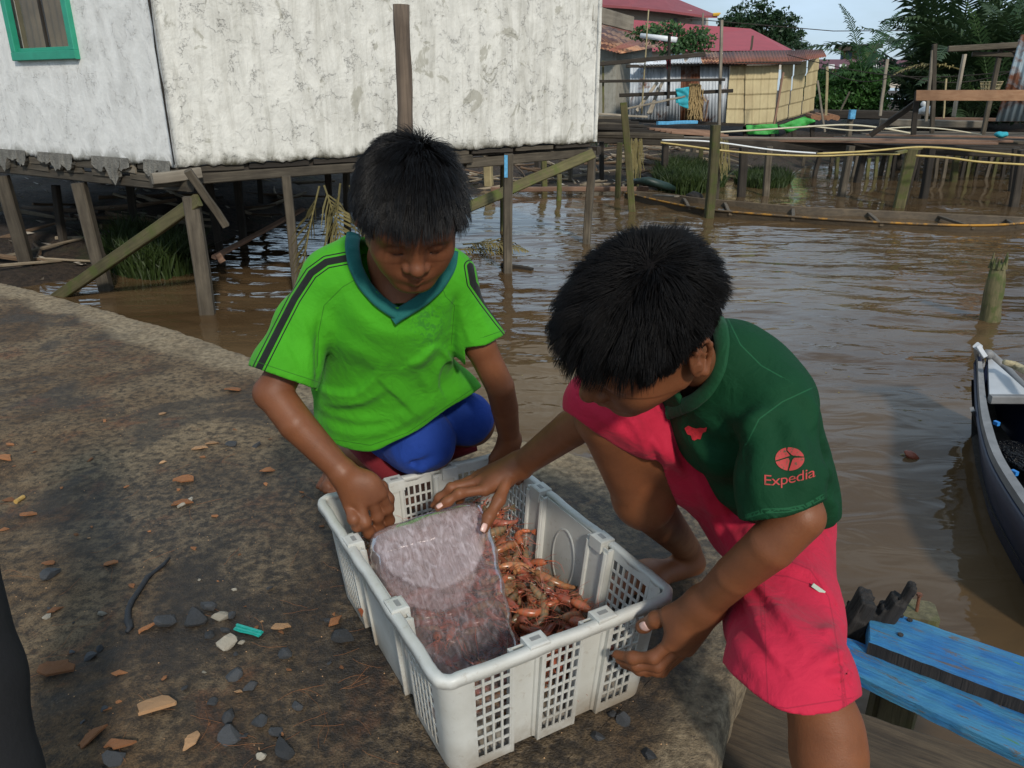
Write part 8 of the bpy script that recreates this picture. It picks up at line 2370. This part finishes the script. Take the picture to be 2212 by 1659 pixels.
# sleeve
fs.cone(D(1684, 882, 1.03), D(1684, 1040, 1.00), 0.047, 0.052, 0.025)
fs.cone(D(1684, 1040, 1.00), D(1688, 1160, 0.99), 0.052, 0.053, 0.025)
fs.disp(lambda X, Yy, Z: 0.0016 * snoise(X, Yy, Z * 0.7, 17, 2) + 0.0006 * snoise(X, Yy, Z, 60, 0))
fs.shell(0.008)
fs.cutpx([(1585, 1118), (1612, 1127), (1650, 1124), (1700, 1117), (1740, 1103), (1782, 1082), (1810, 1085), (1815, 1300), (1585, 1300)], 0.5, 1.10)
fs.plane(D(1745, 1130, 1.30), cw((0.35, -0.93, 0.1)), D(1780, 1230, 1.33), 0.16)
fs.cutpx(resample([(1400, 660), (1525, 672), (1543, 700), (1549, 745), (1542, 795), (1520, 832), (1490, 858), (1440, 878), (1385, 880)]), 0.5, 1.10)
P, F = fs.mesh(); P = smooth_pts(P, F, 2, 0.45)
P = drape(P, F, [(resample(a), b, c, d) for a, b, c, d in [
    ([(1560, 880), (1610, 905), (1660, 890)], 0.0090, 0.016, 0.010),
    ([(1500, 890), (1570, 930), (1620, 935)], 0.0090, 0.018, 0.012),
    ([(1616, 960), (1632, 920), (1668, 885)], 0.0090, 0.008, 0.014),
    ([(1645, 900), (1640, 980), (1630, 1080)], 0.0075, 0.012, 0.016),
    ([(1735, 850), (1752, 880), (1762, 930)], 0.0075, 0.008, 0.010),
    ([(1700, 900), (1735, 980), (1765, 1070)], 0.0075, 0.014, 0.010),
    ([(1690, 1100), (1700, 1040), (1690, 980)], -0.0045, 0.014, 0.014),
    ([(1775, 940), (1782, 960), (1776, 975)], 0.0075, 0.008, 0.008),
    ([(1776, 1000), (1788, 1020), (1784, 1040)], 0.0090, 0.008, 0.008),
    ([(1785, 1075), (1800, 1095), (1790, 1140)], 0.0090, 0.010, 0.008),
    ([(1470, 930), (1520, 980), (1570, 1030)], 0.0075, 0.012, 0.012),
]])
seam = np.full(len(P), 0.05)
for pl in ([(1573, 690), (1600, 745), (1645, 790), (1690, 815)], [(1612, 960), (1640, 905), (1690, 868), (1750, 840)],
           [(1612, 1112), (1650, 1100), (1700, 1098), (1740, 1090), (1775, 1070)], [(1612, 1119), (1650, 1108), (1700, 1106), (1740, 1097), (1778, 1077)]):
    s2 = seg_px(P, pl); seam = np.where(np.abs(s2) < np.abs(seam), s2, seam)
shirtB = meshobj('shirt', P, F, M_dgreen, boyB, True, {'seam': seam})
# printed disc and lettering on the sleeve, a small red crest on the chest
bv = BVHTree.FromPolygons([tuple(p) for p in P], [tuple(map(int, f)) for f in F])
def on_shirt(u, v, lift=0.0012):
    r = Vector(nrm(D(u, v, 1.0) - ORG))
    h = bv.ray_cast(Vector(ORG), r)
    if h[0] is None: return np.array(D(u, v, 1.0))
    n = h[1] if h[1].dot(r) < 0 else -h[1]
    return np.array(h[0] + n * lift)
band(boyB, 'collar', [on_shirt(u, v, 0.001) for u, v in ((1530, 680), (1545, 690), (1556, 712), (1561, 747), (1554, 799), (1530, 841), (1497, 869), (1444, 890))], 0.024, 0.009, M_dgreen_rib, D(1490, 760, 1.08))
def printed(name, polys, mat, sub=None):
    bm = bmesh.new()
    for poly in polys:
        vs = [bm.verts.new((x, y, 0)) for x, y in poly]
        bm.faces.new(vs)
    bmesh.ops.triangulate(bm, faces=bm.faces[:])
    for _ in range(3):
        es = [e for e in bm.edges if e.calc_length() > 7]
        if es: bmesh.ops.subdivide_edges(bm, edges=es, cuts=1); bmesh.ops.triangulate(bm, faces=[f for f in bm.faces if len(f.verts) > 3])
    for v in bm.verts: v.co = on_shirt(v.co.x, v.co.y)
    me = bpy.data.meshes.new(name); bm.to_mesh(me); bm.free(); me.materials.append(mat)
    o = bpy.data.objects.new(name, me); COL.objects.link(o); o.parent = boyB
    o.matrix_parent_inverse = Matrix.Translation(-Vector(boyB.location))
    return o
# disc: sleeve print, split by the plane-shaped gap
cx, cy = 1705.5, 992
def ep(a, rx=31.5, ry=25, rot=0.0):
    a = math.radians(a); return (cx + rx * math.cos(a), cy - ry * math.sin(a))
def arc(a0, a1, n=12): return [ep(a0 + (a1 - a0) * i / n) for i in range(n + 1)]
w1, tail, w2, nose = (cx - 1, cy - 4), None, None, None
sectors = [
    arc(12, 96) + [(1701, 973.5), (1711, 983.5), (1716, 985)],
    arc(103, 188) + [(1701, 987), (1707, 985), (1704, 981), (1699, 975)],
    arc(194, 262) + [(1706, 996), (1704.5, 990), (1700, 990.5)],
    arc(268, 367) + [(1716, 989.5), (1712.5, 993)],
]
printed('sleeve_emblem', sectors, M_print)
fc = bpy.data.curves.new('sleeve_lettering', 'FONT'); fc.body = 'Expedia'; fc.size = 34; fc.space_character = 0.93
fo = bpy.data.objects.new('sleeve_lettering_source', fc); COL.objects.link(fo)
bpy.context.view_layer.update()
dg = bpy.context.evaluated_depsgraph_get()
me = bpy.data.meshes.new_from_object(fo.evaluated_get(dg))
bpy.data.objects.remove(fo)
bm = bmesh.new(); bm.from_mesh(me)
xs = [v.co.x for v in bm.verts]; x0, x1 = min(xs), max(xs)
bmesh.ops.triangulate(bm, faces=bm.faces[:])
for _ in range(2):
    es = [e for e in bm.edges if e.calc_length() > 6]
    if es: bmesh.ops.subdivide_edges(bm, edges=es, cuts=1); bmesh.ops.triangulate(bm, faces=[f for f in bm.faces if len(f.verts) > 3])
for v in bm.verts:
    t = (v.co.x - x0) / (x1 - x0)
    bu = 1651 + 109 * t
    bvv = 1050 - 4 * t - 17 * t * t - (3 if t < .2 else 0) * (0.2 - t) * 5
    v.co = on_shirt(bu, bvv - v.co.y * 0.92 + 0)
bm.normal_update()
me.clear_geometry(); bm.to_mesh(me); bm.free(); me.materials.clear(); me.materials.append(M_print)
me.name = 'sleeve_lettering'
o = bpy.data.objects.new('sleeve_lettering', me); COL.objects.link(o); o.parent = boyB
o.matrix_parent_inverse = Matrix.Translation(-Vector(boyB.location))
M_crest = mat_plain('red_embroidery', (0.60, 0.02, 0.03), 0.7, 0.3, 120, 0.6)
printed('chest_emblem', [[(1480, 925), (1488, 919), (1497, 923), (1506, 925), (1514, 923), (1522, 924), (1528, 922), (1526, 931), (1519, 934), (1511, 939), (1514, 949), (1508, 948), (1503, 941), (1501, 952), (1496, 950), (1494, 941), (1486, 938), (1489, 932)]], M_crest)

# pink shorts: raised leg and standing leg
fz = SF(np.array((0.07, 0.60, -0.02)), np.array((0.68, 1.66, 0.66)), 0.0036)
fz.cone(D(1293, 872, 1.155), D(1400, 928, 1.21), 0.055, 0.057, 0.02)
fz.cone(D(1400, 925, 1.21), D(1500, 1000, 1.29), 0.054, 0.066, 0.02)
fz.cone(D(1500, 1000, 1.29), D(1620, 1090, 1.37), 0.066, 0.090, 0.03)
fz.ell(D(1664, 1110, 1.37), (0.108, 0.10, 0.11), None, 0.04)
fz.cone(D(1686, 1150, 1.30), D(1690, 1330, 1.16), 0.086, 0.079, 0.04)
fz.cone(D(1690, 1330, 1.16), D(1706, 1480, 1.03), 0.079, 0.079, 0.04)
fz.cone(D(1706, 1480, 1.03), D(1712, 1560, 1.00), 0.079, 0.083, 0.04)
fz.disp(lambda X, Yy, Z: 0.0016 * snoise(X, Yy, Z * 0.8, 17, 0) + 0.0006 * snoise(X, Yy, Z, 65, 1))
fz.shell(0.006)
fz.cutpx(resample([(1565, 1435), (1577, 1453), (1620, 1492), (1665, 1525), (1710, 1543), (1770, 1545), (1815, 1535), (1850, 1512)]) + [(1900, 1480), (1900, 1760), (1480, 1760), (1480, 1380)], 0.5, 1.5)
fz.cutpx(resample([(1215, 885), (1243, 904), (1290, 938), (1340, 970), (1386, 991), (1424, 998), (1440, 1040), (1470, 1110), (1500, 1180)]) + [(1480, 1260), (1150, 1260), (1150, 880)], 0.5, 1.31)
P, F = fz.mesh(); P = smooth_pts(P, F, 2, 0.45)
P = drape(P, F, [(resample(a), b, c, d) for a, b, c, d in [
    ([(1275, 880), (1330, 920), (1400, 975)], 0.0080, 0.012, 0.010),
    ([(1330, 880), (1370, 920), (1400, 980)], 0.0096, 0.007, 0.012),
    ([(1400, 940), (1420, 965), (1440, 1000)], 0.0128, 0.006, 0.010),
    ([(1440, 950), (1450, 985), (1475, 1020)], 0.0112, 0.007, 0.007),
    ([(1460, 940), (1510, 1040), (1560, 1150), (1600, 1250)], 0.0128, 0.010, 0.016),
    ([(1490, 960), (1545, 1060), (1590, 1150), (1640, 1260)], 0.0096, 0.008, 0.010),
    ([(1590, 1230), (1625, 1320), (1660, 1400), (1690, 1440)], 0.0144, 0.006, 0.020),
    ([(1625, 1240), (1680, 1330), (1740, 1400)], 0.0128, 0.007, 0.020),
    ([(1700, 1220), (1760, 1250), (1800, 1310)], 0.0080, 0.008, 0.012),
    ([(1770, 1370), (1800, 1362), (1826, 1350)], 0.0096, 0.007, 0.010),
    ([(1775, 1432), (1800, 1418), (1826, 1410)], 0.0096, 0.007, 0.010),
    ([(1780, 1460), (1805, 1462), (1835, 1450)], 0.0096, 0.006, 0.010),
    ([(1570, 1340), (1600, 1400), (1650, 1460)], 0.0096, 0.014, 0.016),
    ([(1600, 1120), (1640, 1180), (1700, 1230)], 0.0096, 0.012, 0.012),
]])
seam = np.full(len(P), 0.05)
for pl in ([(1650, 1220), (1652, 1330), (1655, 1440), (1660, 1530)], [(1640, 1222), (1642, 1300), (1646, 1360)], [(1700, 1210), (1750, 1230), (1790, 1290), (1800, 1340), (1815, 1440), (1822, 1530)],
           [(1818, 1440), (1830, 1530)], [(1640, 1240), (1700, 1245), (1750, 1262), (1775, 1280)], [(1590, 1515), (1700, 1530), (1840, 1508)]):
    s2 = seg_px(P, pl); seam = np.where(np.abs(s2) < np.abs(seam), s2, seam)
meshobj('shorts', P, F, M_pink, boyB, True, {'seam': seam})
bz = BVHTree.FromPolygons([tuple(p) for p in P], [tuple(map(int, f)) for f in F])
h = bz.ray_cast(Vector(ORG), Vector(nrm(D(1765, 1271, 1) - ORG)))
if h[0] is not None:
    p = np.array(h[0]); MB().bar(p + cw((-0.008, 0.006, 0.003)), p + cw((0.009, -0.006, 0.003)), 0.006, 0.002, CB).build('pocket_tag', M_thread, boyB)
# hair
def hairyB(p):
    x, y, z = p[:, 0], p[:, 1], p[:, 2]
    front = (y > 0.050) & (z > 0.054)
    side = (y <= 0.050) & (y > -0.015) & (z > 0.008)
    side2 = (y > 0.010) & (y < 0.040) & (z > -0.014)
    back = (y <= -0.015) & (z > -0.072)
    ear = (np.abs(x) > 0.050) & (y > -0.040) & (y < 0.012) & (z < 0.022)
    return (front | side | back | side2) & ~ear
def lenB(p):
    x, y, z = p[:, 0], p[:, 1], p[:, 2]
    return np.where(z < 0.02, 0.013, np.where(y > 0.02, 0.047, 0.030)) * np.where((np.abs(x) > 0.050) & (z < 0.055), 0.42, 1.0)
V_, F_ = strands(HB, hairyB, lenB, (0.15, -0.25, 0.95), lambda p: 0.38 - 0.28 * (p[:, 2] < 0.03), 24000, 5, 0.00046, 420, 0.40, 0.20, 0.16, 9, thick=0.24, maxr=1.34)
scalp = SF(HB.C - 0.15, HB.C + 0.15, 0.0035)
scalp.ell(HB.P(0, -0.008, 0.023), np.array((0.0800, 0.0965, 0.089)) * HB.s, HB.A, 0)
scalp.disp(lambda X, Yy, Z: 0.0015 * snoise(X, Yy, Z, 60, 1))
scalp.plane(HB.P(0, 0.080, 0.042), HB.D((0, 0.60, -0.8)), HB.P(0, 0.14, -0.03), 0.12 * HB.s)
scalp.plane(HB.P(0, 0.02, 0.006), HB.D((0, 0.15, -1)), HB.P(0, 0.10, -0.10), 0.155 * HB.s)
scalp.ell(HB.P(0, -0.055, -0.030), np.array((0.050, 0.030, 0.045)) * HB.s, HB.A, 0.02)
scalp.plane(HB.P(0, -0.05, -0.066), HB.D((0, -0.2, -1)))
for sg in (-1, 1): scalp.ell(HB.P(sg*0.084, -0.015, -0.012), np.array((0.024, 0.026, 0.034)) * HB.s, HB.A, 0.003, 's')
Ps, Fs = scalp.mesh()
meshobj('hair', V_, F_, M_hair, boyB, False)
meshobj('hair_roots', Ps, Fs, M_roots, boyB, True)
